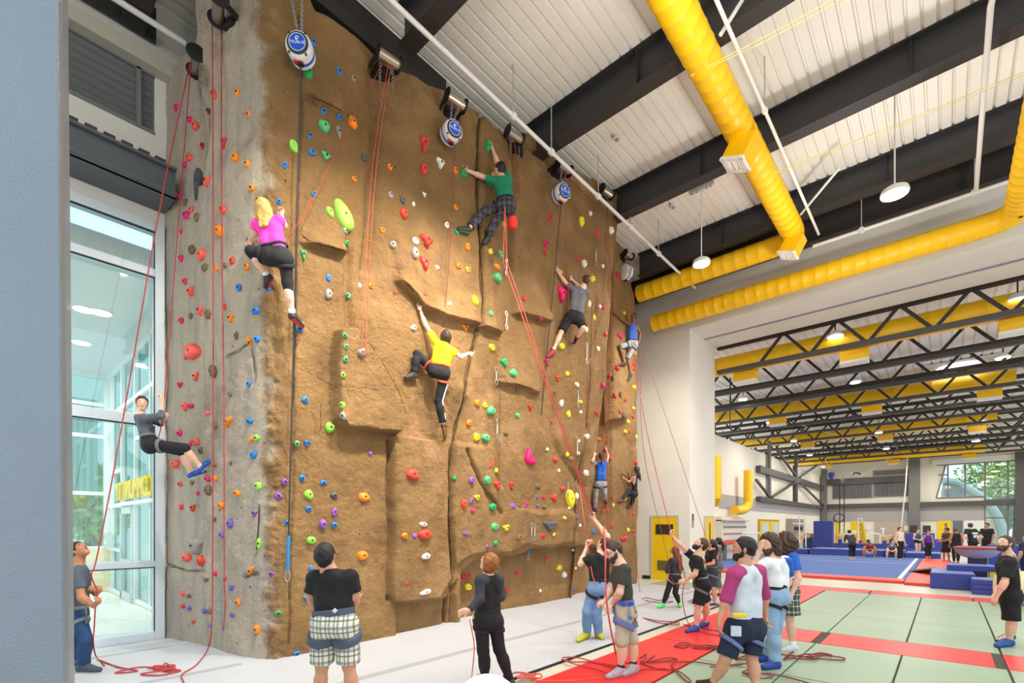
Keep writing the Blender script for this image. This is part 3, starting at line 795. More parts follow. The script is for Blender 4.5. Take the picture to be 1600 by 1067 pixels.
def hold_mesh(w, h, kind, rnd, T, U, Nn, c):
    n = 18
    dome = min(w, h) * (0.42 if kind not in 'rn' else 0.30)
    rings = [(1.0, -0.35), (1.0, 0.12), (0.92, 0.5), (0.74, 0.82), (0.48, 0.98), (0.22, 1.0), (0.1, 0.86)]
    ph = rnd.random() * 6.28
    a2, a3, a5 = rnd.uniform(0.03, 0.1), rnd.uniform(0.02, 0.1), rnd.uniform(0.0, 0.05)
    rot = {'l': -0.75, 'r': 0.34 if w > h * 0.55 else -0.12, 'o': 0.5, 'n': 0.6, 't': rnd.uniform(-0.3, 0.3)}.get(kind, rnd.uniform(-0.35, 0.35))
    vs, fs = [], []
    for ri, (rr, hh) in enumerate(rings):
        for k in range(n):
            a = 2 * PI * k / n
            r = 1 + a2 * math.cos(2 * a + ph) + a3 * math.cos(3 * a + ph * 1.7) + a5 * math.cos(5 * a + ph)
            ca, sa = math.cos(a), math.sin(a)
            if kind == 't':      # tapering downward point
                r *= 0.80 + 0.28 * math.cos(3 * (a - 1.5 * PI)) 
                r *= 1.08
            x, y = r * rr * ca * 0.5, r * rr * sa * 0.5
            if kind == 'n': pass
            zz = hh
            if kind == 'b' and ri in (2, 3, 4): zz -= 0.13 * (k % 3 == 0)
            if kind == 'o' and ri >= 4: zz -= 0.75
            if kind == 't': zz *= 0.75 + 0.5 * max(0, -sa * rr)
            if kind in 'bT': pass
            zz *= 1 + 0.06 * rnd.uniform(-1, 1)
            xw, yw = x * w, y * h
            if kind in 'lr':      # rotate while keeping the measured box
                L_, S_ = max(w, h) * 1.05, min(w, h) * (0.95 if kind == 'r' else 0.55)
                xx, yy = (x * S_, y * L_)
                q = rot
                xw, yw = xx * math.cos(q) - yy * math.sin(q), xx * math.sin(q) + yy * math.cos(q)
            elif kind == 'h': xw = x * w * (0.55 + 0.9 * (0.5 + y)) + (0.5 + y) * w * 0.15 - w * 0.1
            elif kind == 'n':
                q = -0.9
                xx, yy = x * h * 1.18, y * w * 0.55 + 1.15 * h * x * x - 0.12 * h
                xw, yw = xx * math.cos(q) - yy * math.sin(q), xx * math.sin(q) + yy * math.cos(q)
            else:
                q = rot * 0.5
                xw, yw = xw * math.cos(q) - yw * math.sin(q), xw * math.sin(q) + yw * math.cos(q)
            vs.append(c + T * xw + U * yw + Nn * (dome * zz))
    for i in range(len(rings) - 1):
        for k in range(n):
            q = (k + 1) % n
            fs.append((i * n + k, i * n + q, (i + 1) * n + q, (i + 1) * n + k))
    fs.append(tuple((len(rings) - 1) * n + k for k in range(n)))
    return vs, fs, dome

# landmarks a hold can be described by
MARKS = [(466, 80, 'the topmost white drum'), (708, 205, 'the second white drum'), (880, 302, 'the third white drum'), (980, 425, 'the white drum on the pillar'),
 (425, 370, 'the climber in pink'), (690, 560, 'the climber in yellow'), (780, 300, 'the climber in green'), (895, 470, 'the grey shirted climber'), (987, 525, 'the boy in blue'),
 (937, 750, 'the climber in blue with ponytail'), (988, 755, 'the climber in black tank top'), (285, 690, 'the rappelling girl in grey'), (512, 880, 'the man in plaid shorts'), (764, 890, 'the red haired woman'),
 (310, 120, 'the roller anchor by the window'), (604, 95, 'the roller under the roof beam'), (803, 212, 'the roller near the green shirt'), (948, 300, 'the last main face roller'),
 (585, 590, 'the protruding wedge slab'), (660, 760, 'the raised lower slab'), (705, 480, 'the curved overhang lip'), (515, 380, 'the small ledge'), (270, 890, 'the seam by the window'),
 (450, 880, 'the blue strap sleeve'), (832, 840, 'the paired quickdraws'), (935, 840, 'the raised belaying hands'), (782, 590, 'the shadowed wall step'), (440, 1000, 'the foot of the corner'), (270, 250, 'the steel channel end'),
 (900, 900, 'the belayer in jeans'), (880, 620, 'the midwall quickdraws'), (965, 660, 'the pillar ledge'), (655, 960, 'the cut-back wall foot')]
def where(dx, dy):
    ax, ay = abs(dx), abs(dy)
    if ay > 2.2 * ax: return 'above' if dy < 0 else 'below'
    if ax > 2.2 * ay: return 'left of' if dx < 0 else 'right of'
    return ('upper ' if dy < 0 else 'lower ') + ('left of' if dx < 0 else 'right of')
hl = []
for tok in HOLDS.replace('\n', ';').split(';'):
    q = tok.split()
    if len(q) < 5: continue
    hl.append((float(q[0]), float(q[1]), float(q[2]), float(q[3]), q[4], q[5] if len(q) > 5 else ''))
cand = {}
for i, (x, y, w, h, c, k) in enumerate(hl):
    ms = sorted(MARKS, key=lambda m: math.hypot(m[0] - x, (m[1] - y)))
    size = 'tiny' if w * h < 34 else 'small' if w * h < 95 else 'large' if w * h > 220 else 'midsize'
    kind = SHAPES.get(k, '')
    desc = ' '.join(z for z in (size if k not in 'r' or not k else '', kind, HC[c][0]) if z)
    mk = ms[0]
    cand.setdefault((desc, where(x - mk[0], y - mk[1]), mk[2]), []).append((math.hypot(x - mk[0], y - mk[1]), i))
HLAB = {}
for (desc, wh, mk), lst in cand.items():
    lst.sort()
    for r, (_, i) in enumerate(lst):
        rk = '' if len(lst) == 1 else ['nearest ', 'second nearest ', 'third nearest ', 'fourth nearest ', 'fifth nearest ', 'sixth nearest ', 'seventh nearest '][min(r, 6)]
        HLAB[i] = '%s%s climbing hold %s %s' % (rk, desc, wh, mk)
bolt_me = MB().lathe((0, 0, 0), (0, 0, 1), [(0.011, -0.01), (0.011, 0.006), (0.007, 0.007)], 8).mesh('bolt', BOLT)
HPOS = []
for i, (x, y, w, h, c, k) in enumerate(hl):
    loc, n = rock_hit(x, y)
    if loc is None: continue
    # smooth normal from neighbours
    ns = Vector(n)
    for ox, oy in ((5, 0), (-5, 0), (0, 5), (0, -5)):
        l2, n2 = rock_hit(x + ox, y + oy)
        if l2 is not None and (l2 - loc).length < 0.4: ns += n2
    n = ns.normalized()
    T = n.cross(Vector((0, 0, 1))); T = -T if T.dot(RGT) < 0 else T
    T.normalize(); U = n.cross(T); U = U if U.z > 0 else -U
    p0 = proj(loc); p1 = proj(loc + T * 0.1); p2 = proj(loc + U * 0.1)
    sx = max(math.hypot(p1[0] - p0[0], p1[1] - p0[1]) / 0.1, 26.0); sy = math.hypot(p2[0] - p0[0], p2[1] - p0[1]) / 0.1
    sx = max(sx, sy * 0.42)
    rnd = random.Random(i * 13 + 5)
    W, H = w / sx * 1.04, h / sy * 1.04
    vs, fs, dome = hold_mesh(W, H, k or 'x', rnd, T, U, n, loc)
    mb = MB().add(vs, fs)
    o = mb.build('climbing_hold', HM[c], None, smooth=True)
    ctr = loc
    for vv in o.data.vertices: vv.co -= ctr
    o.location = ctr
    tag(o, HLAB[i], 'climbing hold', HC[c][0] + ' climbing holds')
    if w * h > 60 and k not in ('o',):
        b = bpy.data.objects.new('bolt', bolt_me); C.objects.link(b); b.parent = o
        b.location = n * (dome * 0.86 + 0.004)
        b.rotation_euler = Vector((0, 0, 1)).rotation_difference(n).to_euler()
        b.scale = (1.3, 1.3, 1)
    HPOS.append((x, y))
# ================================================================= rope hardware on the climbing wall
STAINLESS = mat('brushed_steel_drum', (186, 172, 156), 0.32, metal=0.85, var=0.1, vscale=30, stretch=(1, 1, 12))
CHAINM = mat('galvanised_chain', (176, 176, 178), 0.35, metal=0.9)
ROPE_R = mat('red_climbing_rope', (150, 38, 44), 0.8, col2=(196, 70, 66), vscale=60)
ROPE_B = mat('bright_red_rope', (196, 60, 54), 0.8, col2=(226, 110, 96), vscale=50)
ROPE_D = mat('dark_red_rope', (120, 40, 42), 0.8, col2=(150, 66, 62), vscale=60)
WEBB = mat('black_webbing', (62, 58, 56), 0.8)
BLUEW = mat('blue_sleeve', (32, 130, 190), 0.6)
TBLUE = mat('label_blue', (28, 84, 196), 0.45)
TWHITE = mat('drum_white', (228, 226, 222), 0.4)
TBLACK = mat('drum_black', (40, 42, 46), 0.5)
TRED = mat('label_red', (206, 60, 50), 0.45)

def chain_mb(a, b, link_len=0.055, r=0.006):
    a, b = Vector(a), Vector(b)
    d = (b - a); L = d.length; d.normalize()
    n = max(2, int(L / (link_len * 0.8)))
    s1 = d.cross(Vector((0.3, 0.8, 0.1))).normalized(); s2 = d.cross(s1)
    m = MB()
    for i in range(n):
        c = a + d * (L * (i + 0.5) / n)
        s = s1 if i % 2 else s2
        ring = []
        for k in range(10):
            q = 2 * PI * k / 10
            ring.append(c + d * (math.cos(q) * L / n * 0.68) + s * (math.sin(q) * 0.017))
        m.tube(ring, r, 5, closed=True)
    return m

def anchor(px, py, label, off=0.28, rot=0.0, chains=2, sc=1.0):
    """roller top anchor: steel drum between two black cheek plates on an arm bolted into the rock"""
    loc, n = rock_hit(px - 2, py + 14)
    if loc is None: loc, n = rock_hit(px, py + 30)
    dep = (loc - CAM).dot(FWD) - off
    c = at(px, py, dep)
    root = empty('roller_anchor', c, label, 'rope anchor', 'roller anchors along the top of the wall')
    n = Vector((n.x, n.y, 0)).normalized()
    ax = Vector((math.sin(rot) * 0.0 + 0.2, 0.98, -0.05)).normalized() if rot == 0 else Vector((math.cos(rot), math.sin(rot), 0))
    L = 0.17 * sc
    MB().lathe(c - ax * L, ax, [(0.075 * sc, 0), (0.075 * sc, 2 * L)], 24).build('drum', STAINLESS, root, smooth=0.7)
    for s in (-1, 1):
        e = c + ax * s * L
        m = MB().lathe(e - ax * s * 0.0, ax * s, [(0.125 * sc, 0), (0.125 * sc, 0.012), (0.10 * sc, 0.016)], 22)
        b = e - n * 0.26 + Vector((0, 0, -0.05))
        m.bar(e + ax * s * 0.006, b + ax * s * 0.006, 0.09 * sc, 0.014, up=ax)
        m.build('cheek_plate', BLACKM, root, smooth=0.6)
    MB().bar(c - n * 0.12 + Vector((0, 0, -0.06)), c - n * (off + 0.25) + Vector((0, 0, -0.12)), 0.22 * sc, 0.10).build('support_arm', BLACKM, root, bevel=0.01)
    for k in range(chains):
        a = c + ax * (0.10 - 0.2 * k) * sc + Vector((0, 0, -0.09)) - n * 0.06
        chain_mb(a, a + Vector((0.0, 0.01 - 0.02 * k, -0.30))).build('chain', CHAINM, root)
    return c
AN = {}
for key, px, py, rot, ch, lab in (
    ('a', 341, 13, 2.9, 0, 'roller anchor highest on the near corner, at the top edge of the picture'), ('b', 306, 97, 2.9, 2, 'roller anchor above the grey end panel beside the window'), ('c', 607, 92, 0, 2, 'roller anchor tucked under the end of the roof beam'),
    ('d', 712, 158, 0, 0, 'roller anchor directly over the second white auto belay drum'), ('e', 804, 212, 0, 2, 'roller anchor up and right of the green shirted climber'), ('f', 881, 262, 0, 0, 'roller anchor directly over the third white auto belay drum'),
    ('g', 948, 300, 0, 2, 'last roller anchor at the outer edge of the main face'), ('h', 982, 398, 0, 0, 'roller anchor on top of the far pillar')):
    AN[key] = anchor(px, py, lab, rot=rot, chains=ch, sc=1.0 if key != 'h' else 0.9)

def auto_belay(px, py, dia_px, label, top, axis=None, foot=None, chain2=None):
    loc, n = rock_hit(px, py)
    n = Vector((n.x, n.y, 0)).normalized()
    dep = (loc - CAM).dot(FWD) - 0.34
    c = at(px, py, dep)
    R = dia_px / 2 * dep / FPX
    root = empty('auto_belay', c, label, 'auto belay', 'white auto belay drums hanging on the wall')
    ax = Vector(axis).normalized() if axis else Vector((n.x, n.y - 0.15, -0.12)).normalized()
    MB().lathe(c, ax, [(R * 0.80, -0.20), (R * 0.98, -0.17), (R, -0.1), (R, 0.0), (R * 0.98, 0.025), (R * 0.9, 0.045)], 32).build('housing', TWHITE, root, smooth=0.7)
    MB().lathe(c, ax, [(R * 1.015, -0.11), (R * 1.015, -0.075)], 32).build('blue_band', TBLUE, root, smooth=0.7)
    fm = MB().lathe(c, ax, [(R * 0.80, 0.044), (R * 0.80, 0.058), (R * 0.7, 0.064)], 32).build('face_ring', TBLACK, root, smooth=0.7)
    tag(fm, 'black face ring')
    dd = MB().lathe(c, ax, [(R * 0.64, 0.060), (R * 0.64, 0.068)], 32).build('face_label', TBLUE, root)
    rr = Vector((0, 0, 1)).cross(ax).normalized(); rr = rr if rr.dot(RGT) > 0 else -rr
    uu = ax.cross(rr); uu = uu if uu.z > 0 else -uu
    wm = mat('label_white', (236, 240, 246), 0.5)
    ring = [c + ax * 0.069 + (rr * math.cos(q) + uu * math.sin(q)) * R * 0.62 for q in np.linspace(0, 2 * PI, 28)[:-1]]
    lm = MB().tube(ring, 0.004, 5, closed=True)
    for k in range(2):
        lm.tube([c + ax * 0.069 + uu * R * 0.27 + (rr * math.cos(q) + uu * math.sin(q)) * R * (0.13 - 0.05 * k) for q in np.linspace(0.6 + k * 2.4, 4.6 + k * 2.4, 12)], 0.005, 5)
    lm.build('emblem', wm, dd)
    te = text_mesh('TRUBLUE', R * 0.28, 0.001, 'lettering')
    place_text(te, c + ax * 0.070 - uu * R * 0.02, rr, uu)
    link('lettering', te, wm, dd)
    for q in (0.9, 2.3, 3.9, 5.4):
        p = c + ax * 0.03 + (rr * math.cos(q) + uu * math.sin(q)) * R * 0.93
        MB().lathe(p, ax, [(0.014, 0), (0.014, 0.022)], 8).build('bolt', TBLACK, root)
    # side stickers and strap outlet underneath
    MB().obox(c - ax * 0.03 - uu * R * 0.98 - rr * R * 0.15, rr * 0.05, ax * 0.03, uu * 0.012).build('warning_label', TRED, root)
    MB().obox(c - ax * 0.05 - uu * R * 0.99, rr * 0.035, ax * 0.03, uu * 0.035).build('strap_outlet', BLACKM, root, bevel=0.008)
    hm = MB().tube([c - ax * 0.07 + rr * 0.09 * s + uu * (R * 0.95 + (0.06 if abs(s) < 0.9 else 0)) for s in (-1, -0.5, 0.5, 1)], 0.012, 6)
    hm.build('handle', TBLUE, root)
    for s in (-1, 1):
        a = c - ax * 0.07 + uu * R * 1.05 + rr * 0.02 * s
        chain_mb(a, Vector(top) + rr * 0.07 * s).build('chain', CHAINM, root)
    out = c - ax * 0.05 - uu * (R + 0.03)
    if foot:
        f_loc, f_n = rock_hit(*foot)
        f_ = at(foot[0], foot[1], (f_loc - CAM).dot(FWD) - 0.12)
        d = (f_ - out)
        L = d.length
        st = empty('lead_strap', out, label.split(' auto')[0] + ' drum, its black webbing lead with a blue sleeve', 'strap', 'webbing leads of the auto belays')
        st['label'] = 'black webbing lead with blue sleeve under ' + ('the topmost drum near the corner' if 'topmost' in label else 'the drum above the grey shirted climber')
        k1 = out + d * ((L - 0.62) / L)
        side = d.cross(ax).normalized()
        MB().obox((out + k1) / 2, d.normalized() * ((k1 - out).length / 2), side * 0.011, side.cross(d.normalized()) * 0.004).build('webbing', WEBB, st)
        k2 = out + d * ((L - 0.14) / L)
        MB().tube([k1, k2], 0.022, 8).build('sleeve', BLUEW, st)
        dn = d.normalized()
        MB().tube([k2 + dn * (0.07 + 0.075 * math.cos(q)) + side * 0.032 * math.sin(q) for q in np.linspace(0, 2 * PI, 14)[:-1]], 0.009, 6, closed=True).build('carabiner', CHAINM, st)
    return c, root
l1, _ = rock_hit(463, 18); l4 = AN['h']
auto_belay(467, 72, 40, 'the topmost white auto belay drum near the rounded corner', l1 + Vector((0.12, -0.05, 0.05)), axis=(0.72, -0.68, -0.12), foot=(449, 908))
auto_belay(708, 204, 31, 'the white auto belay drum over the green shirted climber', AN['d'] + Vector((0, 0, -0.05)))
auto_belay(880, 300, 27, 'the white auto belay drum above the grey shirted climber', AN['f'] + Vector((0, 0, -0.05)), foot=(825, 875))
auto_belay(980, 427, 23, 'the white auto belay drum on the far pillar', AN['h'] + Vector((0, 0, -0.05)), axis=(0.2, 0.98, 0))
tag(bpy.data.objects['auto_belay'], 'topmost white auto belay drum near the rounded corner'); 
tag(bpy.data.objects['auto_belay.001'], 'white auto belay drum above and left of the green shirted climber')
tag(bpy.data.objects['auto_belay.002'], 'white auto belay drum above the grey shirted climber')
tag(bpy.data.objects['auto_belay.003'], 'white auto belay drum seen edge-on upon the far pillar')

# quickdraws and hanging chain clips
def quickdraw(px, py, hpx, label):
    loc, n = rock_hit(px, py - hpx / 2)
    n = Vector((n.x, n.y, 0)).normalized()
    dep = (loc - CAM).dot(FWD) - 0.06
    a, b = at(px, py - hpx / 2, dep), at(px, py + hpx / 2, dep)
    a = a + n * 0.03; b = b + n * 0.03
    d = (b - a); L = d.length; d.normalize()
    side = Vector((n.y, -n.x, 0))
    root = empty('quickdraw', a, label, 'quickdraw', 'quickdraws hanging on the wall')
    r = min(0.055, L * 0.17)
    for k, c in enumerate((a + d * r, b - d * r)):
        MB().tube([c + d * r * math.cos(q) + side * r * 0.5 * math.sin(q) for q in np.linspace(0, 2 * PI, 14)[:-1]], 0.0085, 6, closed=True).build('carabiner', CHAINM, root)
    MB().obox((a + b) / 2, d * (L / 2 - 1.7 * r), side * 0.010, n * 0.004).build('sling', mat('pale_sling', (206, 204, 200), 0.6), root)
for q in ((790, 418, 28, 'quickdraw hanging level with the upper mint hold beside the red rope'), (790, 501, 29, 'quickdraw at the end of the curved overhang lip'), (775, 588, 28, 'upper of the two quickdraws right of the climber in yellow'), (775, 670, 29, 'lower of the two quickdraws right of the climber in yellow'),
          (930, 402, 27, 'quickdraw high on the right half beside a white hold'), (916, 552, 33, 'quickdraw below the red shoe of the grey shirted climber'), (902, 624, 26, 'quickdraw next to a round yellow hold at mid height'), (901, 697, 29, 'quickdraw between two small white holds'), (886, 764, 23, 'quickdraw above the long yellow hold'),
          (829, 830, 27, 'left one of the paired quickdraws near the overhang'), (834, 831, 26, 'right one of the paired quickdraws near the overhang')):
    quickdraw(*q)

# ================================================================= ropes
def rope(pts, r, mt, label, k=6, group=None, parts=None):
    m = MB().tube(curve_pts(pts, k) if k > 1 else pts, r, 7)
    o = m.build('climbing_rope', mt, None, smooth=True)
    return tag(o, label, 'rope', group)
RG = 'red climbing ropes'
def zr(px, py, off):
    dd = rock_depth(px, py)
    return at(px, py, (dd if dd else 9) - off)
ca = AN['a']
rope([at(331.5, 12, 6.9), at(333, 300, 6.85), at(333, 640, 6.85), at(332, 900, 6.85), at(331, 975, 6.82), at(328, 1003, 6.85), on_z(321, 1021, 0.05), on_z(305, 1040, 0.045), on_z(285, 1053, 0.045), on_z(287, 1066, 0.045), on_z(292, 1085, 0.045), on_z(320, 1110, 0.045)], 0.008, ROPE_R, 'red rope hanging down the grey end panel and curling onto the pad', 6, RG)
rope([at(345.5, 20, 6.9), at(347, 400, 6.75), at(350, 640, 6.75), at(350.5, 895, 6.75), at(352, 940, 6.75), at(349, 985, 6.75)], 0.008, ROPE_R, 'red rope with a knot ending in the air before the grey end panel', 6, RG)
MB().lathe(at(351, 904, 6.75) - Vector((0, 0, 0.03)), (0, 0, 1), [(0.01, 0), (0.024, 0.02), (0.022, 0.045), (0.01, 0.065)], 10).build('knot', ROPE_R, bpy.data.objects['climbing_rope.001'], smooth=True)
# ================================================================= ceiling of the climbing hall
DECKM = mat('cream_metal_deck', (240, 236, 226), 0.5, var=0.02, vscale=1.5)
ZB = CAMH + 7.70        # underside of the beams
ZT = CAMH + 8.39        # underside of the deck
def deck(name, x0, x1, y0, y1, z, label, pitch=0.203):
    m = MB()
    n = int((x1 - x0) / pitch)
    prof = []
    for i in range(n):
        x = x0 + i * pitch
        prof += [(x, z), (x + pitch * 0.70, z), (x + pitch * 0.77, z + 0.05), (x + pitch * 0.90, z + 0.05), (x + pitch * 0.985, z)]
    vs = [(x, y0, zz) for x, zz in prof] + [(x, y1, zz) for x, zz in prof]
    k = len(prof)
    m.add(vs, [(i, k + i, k + i + 1, i + 1) for i in range(k - 1)])
    m.box(x0, x1, y0, y1, z + 0.10, z + 0.16)
    return struct(name, m, DECKM, label, 'ceiling')
deck('ceiling', -9.6, 8.5, -5, 15.75, ZT, 'cream ribbed metal roof deck over the climbing hall')
BY = [-1.35, 1.69, 4.73, 7.93, 10.90, 13.90]
def ibeam(y, x0, x1, zb, zt, w, label, mt=DARKSTEEL):
    r = empty('ceiling_beam', (0, y, zb), label, 'beam', 'roof beams of the climbing hall', kind='structure')
    MB().box(x0, x1, y - 0.011, y + 0.011, zb + 0.02, zt - 0.02).build('web', mt, r)
    MB().box(x0, x1, y - w / 2, y + w / 2, zb, zb + 0.022).build('bottom_flange', DARKSTEEL2, r)
    MB().box(x0, x1, y - w / 2, y + w / 2, zt - 0.022, zt).build('top_flange', mt, r)
    for x in np.arange(x0 + 2.5, x1, 3.6):
        MB().box(x - 0.005, x + 0.005, y - w / 2 + 0.01, y - 0.011, zb + 0.02, zt - 0.02).build('stiffener', mt, r)
    return r
for i, y in enumerate(BY):
    ibeam(y, -6.55 if 4 < y < 13 else (-9.4 if y < 4 else -7.1), 8.4, ZB, ZT, 0.30, ['roof beam behind the camera side', 'roof beam crossing above the tall window', 'first charcoal roof beam landing on top of the climbing wall', 'second charcoal roof beam passing behind the long yellow duct', 'third charcoal roof beam with a pendant lamp before it', 'fourth charcoal roof beam over the duct elbow'][i])
ibeam(15.38, -9.4, 8.4, ZB, ZT, 0.28, 'last charcoal roof beam tight against the opening wall', DARKSTEEL2)
e = empty('edge_beam', (-7.0, 3, ZB), 'dark lengthwise edge beam behind the top of the climbing wall', 'beam', kind='structure')
MB().box(-7.05, -7.02, -4.9, 6.0, 9.62, ZT).build('web', DARKSTEEL2, e)
MB().box(-7.15, -6.92, -4.9, 6.0, 9.60, 9.63).build('bottom_flange', DARKSTEEL2, e)
MB().box(-9.45, -9.40, -4.9, 2.0, 9.55, 10.1).build('wall_beam', DARKSTEEL, e)

# pipes
PIPEM = mat('white_sprinkler_pipe', (228, 226, 222), 0.45)
def pipe(pts, r, label, fit=(), par=None):
    root = empty('sprinkler_pipe', pts[0], label, 'pipe', 'white pipes under the roof')
    MB().tube(pts, r, 10).build('pipe', PIPEM, root, smooth=0.8)
    for p in fit:
        p = Vector(p)
        MB().lathe(p - Vector((0, 0.05, 0)), (0, 1, 0), [(r * 1.5, 0), (r * 1.7, 0.02), (r * 1.7, 0.08), (r * 1.5, 0.10)], 12).build('coupling', PIPEM, root)
        MB().cyl(p, (p.x, p.y, ZT if p.z < ZT - 0.02 else p.z + 0.1), 0.012, 6).build('hanger_rod', mat('thin_rod', (190, 190, 186), 0.5, metal=0.3), root)
    return root
pipe([(-5.87, -4, 9.30), (-5.87, 15.2, 9.30)], 0.038, 'white sprinkler pipe running along the top of the climbing wall', [(-5.87, 3.4, 9.3), (-5.87, 6.6, 9.3), (-5.87, 7.75, 9.3), (-5.87, 9.5, 9.3), (-5.87, 11.0, 9.3), (-5.87, 12.6, 9.3)])
pipe([(-9.0, -4, 9.5), (-9.0, 2.3, 9.5)], 0.045, 'white pipe in the dark corner above the clerestory', [(-9.0, 0.6, 9.5)])
pipe([(-2.42, -3, 9.28), (-2.42, 14.45, 9.28)], 0.03, 'thin white pipe beside the long yellow duct', [(-2.42, 5.5, 9.28), (-2.42, 9.5, 9.28)])
pa = on_y(1272, 462, 14.75); pb = on_y(1583, 278, 14.75)
pipe([on_y(1270, 385, 14.75), on_y(1585, 281, 14.75)], 0.045, 'white pipe running level above the lower cross duct', [on_y(1346, 360, 14.75), on_y(1523, 301, 14.75)])
pipe([on_z(1560, -40, 9.30), on_z(1548, 10, 9.30), on_y(1525, 298, 14.72)], 0.04, 'white pipe running back to the tee above the lower cross duct')
pipe([on_z(1312, 262, 9.6), on_y(1251, 335, 13.6)], 0.028, 'slanting white pipe brace by the bend of the long duct')
pipe([on_z(1160, 0, 9.8), on_z(1126, 54, 9.25)], 0.03, 'slanting white pipe brace beside the long duct near the picture top')
for k, (px, py, z2) in enumerate(((782, 148, 0.55), (1016, 352, 0.5))):
    q = at(px, py, (9.3 - CAMH) * FPX / (HORIZON - py))

# ducts
def duct_tube(m, pts, r, n=28):
    m.tube(pts, r, n)
def spiral(pts, r, step=0.3):
    """duct skin with raised seams"""
    out, rr = [], []
    for a, b in zip(pts[:-1], pts[1:]):
        a, b = Vector(a), Vector(b)
        L = (b - a).length
        k = max(1, int(L / step))
        for i in range(k):
            p = a + (b - a) * (i / k)
            d = (b - a).normalized()
            out += [p, p + d * 0.012, p + d * 0.024]; rr += [r, r + 0.006, r]
    out.append(Vector(pts[-1])); rr.append(r)
    return out, rr
def elbow(a, c, b, R, k=7):
    """rounded corner points between a-c and c-b"""
    a, c, b = Vector(a), Vector(c), Vector(b)
    u, w = (a - c).normalized(), (b - c).normalized()
    return [c + u * R * (1 - t) ** 2 + w * R * t ** 2 for t in np.linspace(0, 1, k)]
def duct(name, pts, r, label, group, seam=0.3, R=0.5):
    P = [Vector(pts[0])]
    for i in range(1, len(pts) - 1): P += elbow(pts[i - 1], pts[i], pts[i + 1], R)
    P.append(Vector(pts[-1]))
    root = empty(name, P[0], label, 'air duct', group)
    q, rr = spiral(P, r, seam)
    MB().tube(q, rr, 26).build('duct_skin', YELDUCT, root, smooth=0.5)
    return root
GR = mat('white_diffuser', (236, 234, 228), 0.45)
GRD = mat('diffuser_shade', (150, 152, 150), 0.5)
def diffuser(root, c, ax, down, w=0.36, h=0.36, L=0.5):
    """boxed outlet on a duct: c = centre of the white face, ax = along duct, down = outlet direction"""
    c, ax, dn = Vector(c), Vector(ax).normalized(), Vector(down).normalized()
    s = ax.cross(dn).normalized()
    b = MB().obox(c - dn * (L / 2 + 0.02), ax * w / 2, s * h / 2, dn * L / 2).build('outlet_box', YELDUCT, root, bevel=0.006)
    g = MB()
    for k in (-1, 1):
        g.obox(c + ax * k * (w / 2 - 0.03), ax * 0.035, s * (h / 2 + 0.02), dn * 0.03)
        g.obox(c + s * k * (h / 2 - 0.03), ax * (w / 2 + 0.02), s * 0.035, dn * 0.03)
    for k in (-0.5, 0, 0.5): g.obox(c - dn * 0.01 + s * k * h * 0.5, ax * w / 2, s * 0.03 + dn * 0.02, dn * 0.006 - s * 0.004)
    gl = g.build('grille', GR, b)
    gl.location = (0, 0, 0) ; gl.location = -(root.location + b.location) if False else gl.location
    return b
zc_ = CAMH + 7.38
d1 = duct('air_duct', [(-2.87, -4, zc_), (-2.87, 14.25, zc_), (-7.3, 14.25, zc_)], 0.255, 'long yellow round duct running the length of the hall and turning to the climbing wall', 'yellow ducts of the climbing hall', 0.28, 0.55)
d2 = duct('air_duct', [(-7.15, 14.98, CAMH + 6.62), (1.15, 14.98, CAMH + 6.62), (1.15, 14.0, CAMH + 6.62), (1.15, 4, CAMH + 6.62)], 0.25, 'lower yellow round duct along the top of the hall opening, turning back at its end', 'yellow ducts of the climbing hall', 0.28, 0.55)
def outlet(root, px, py, zc, ax, dn, w, h, L):
    diffuser(root, at(px, py, zc), ax, dn, w, h, L)
p = on_x(1149, 257, -2.95)
diffuser(d1, p, (0, 1, 0), (-0.35, -0.3, -0.9), 0.46, 0.40, 0.55)
p = on_x(1231, 399, -2.95)
diffuser(d1, p, (0, 1, 0), (-0.35, -0.3, -0.9), 0.42, 0.38, 0.5)

# pendant lamps
GLOBE = mat('lit_pendant_lens', (255, 246, 228), 0.4, emit=6.0)
def pendant(px, py, zl, dia, top_py, label):
    c = on_z(px, py, zl)
    root = empty('pendant_lamp', c, label, 'pendant lamp', 'white pendant lamps of the climbing hall')
    r = dia / 2
    MB().lathe(c, (0, 0, 1), [(r * 0.96, 0), (r, 0.03), (r * 0.92, 0.09), (r * 0.5, 0.15), (0.05, 0.18)], 30).build('shade', WHITEMET, root, smooth=0.7)
    MB().lathe(c, (0, 0, 1), [(r * 0.2, -0.05), (r * 0.6, -0.035), (r * 0.88, -0.005), (r * 0.9, 0.01)], 30).build('lens', GLOBE, root, smooth=0.7)
    MB().cyl(c + Vector((0, 0, 0.16)), (c.x, c.y, ZT - 0.12), 0.014, 8).build('stem', WHITEMET, root)
    m = MB().box(c.x - 0.3, c.x + 0.3, c.y - 0.045, c.y + 0.045, ZT - 0.16, ZT - 0.06)
    m.build('mounting_box', mat('lamp_mount', (200, 200, 196), 0.4, metal=0.3), root, bevel=0.01)
    for q in (-0.22, -0.12, 0.12, 0.22):
        MB().lathe((c.x + q, c.y, ZT - 0.16), (0, 0, -1), [(0.014, 0), (0.014, 0.02)], 8).build('knockout', BLACKM, root)
    return c
PL1 = pendant(1398, 304, 8.15, 0.46, 165, 'larger nearer white pendant lamp below the third roof beam')
PL2 = pendant(1096, 413, 8.25, 0.42, 307, 'smaller farther white pendant lamp just above the yellow cross duct')
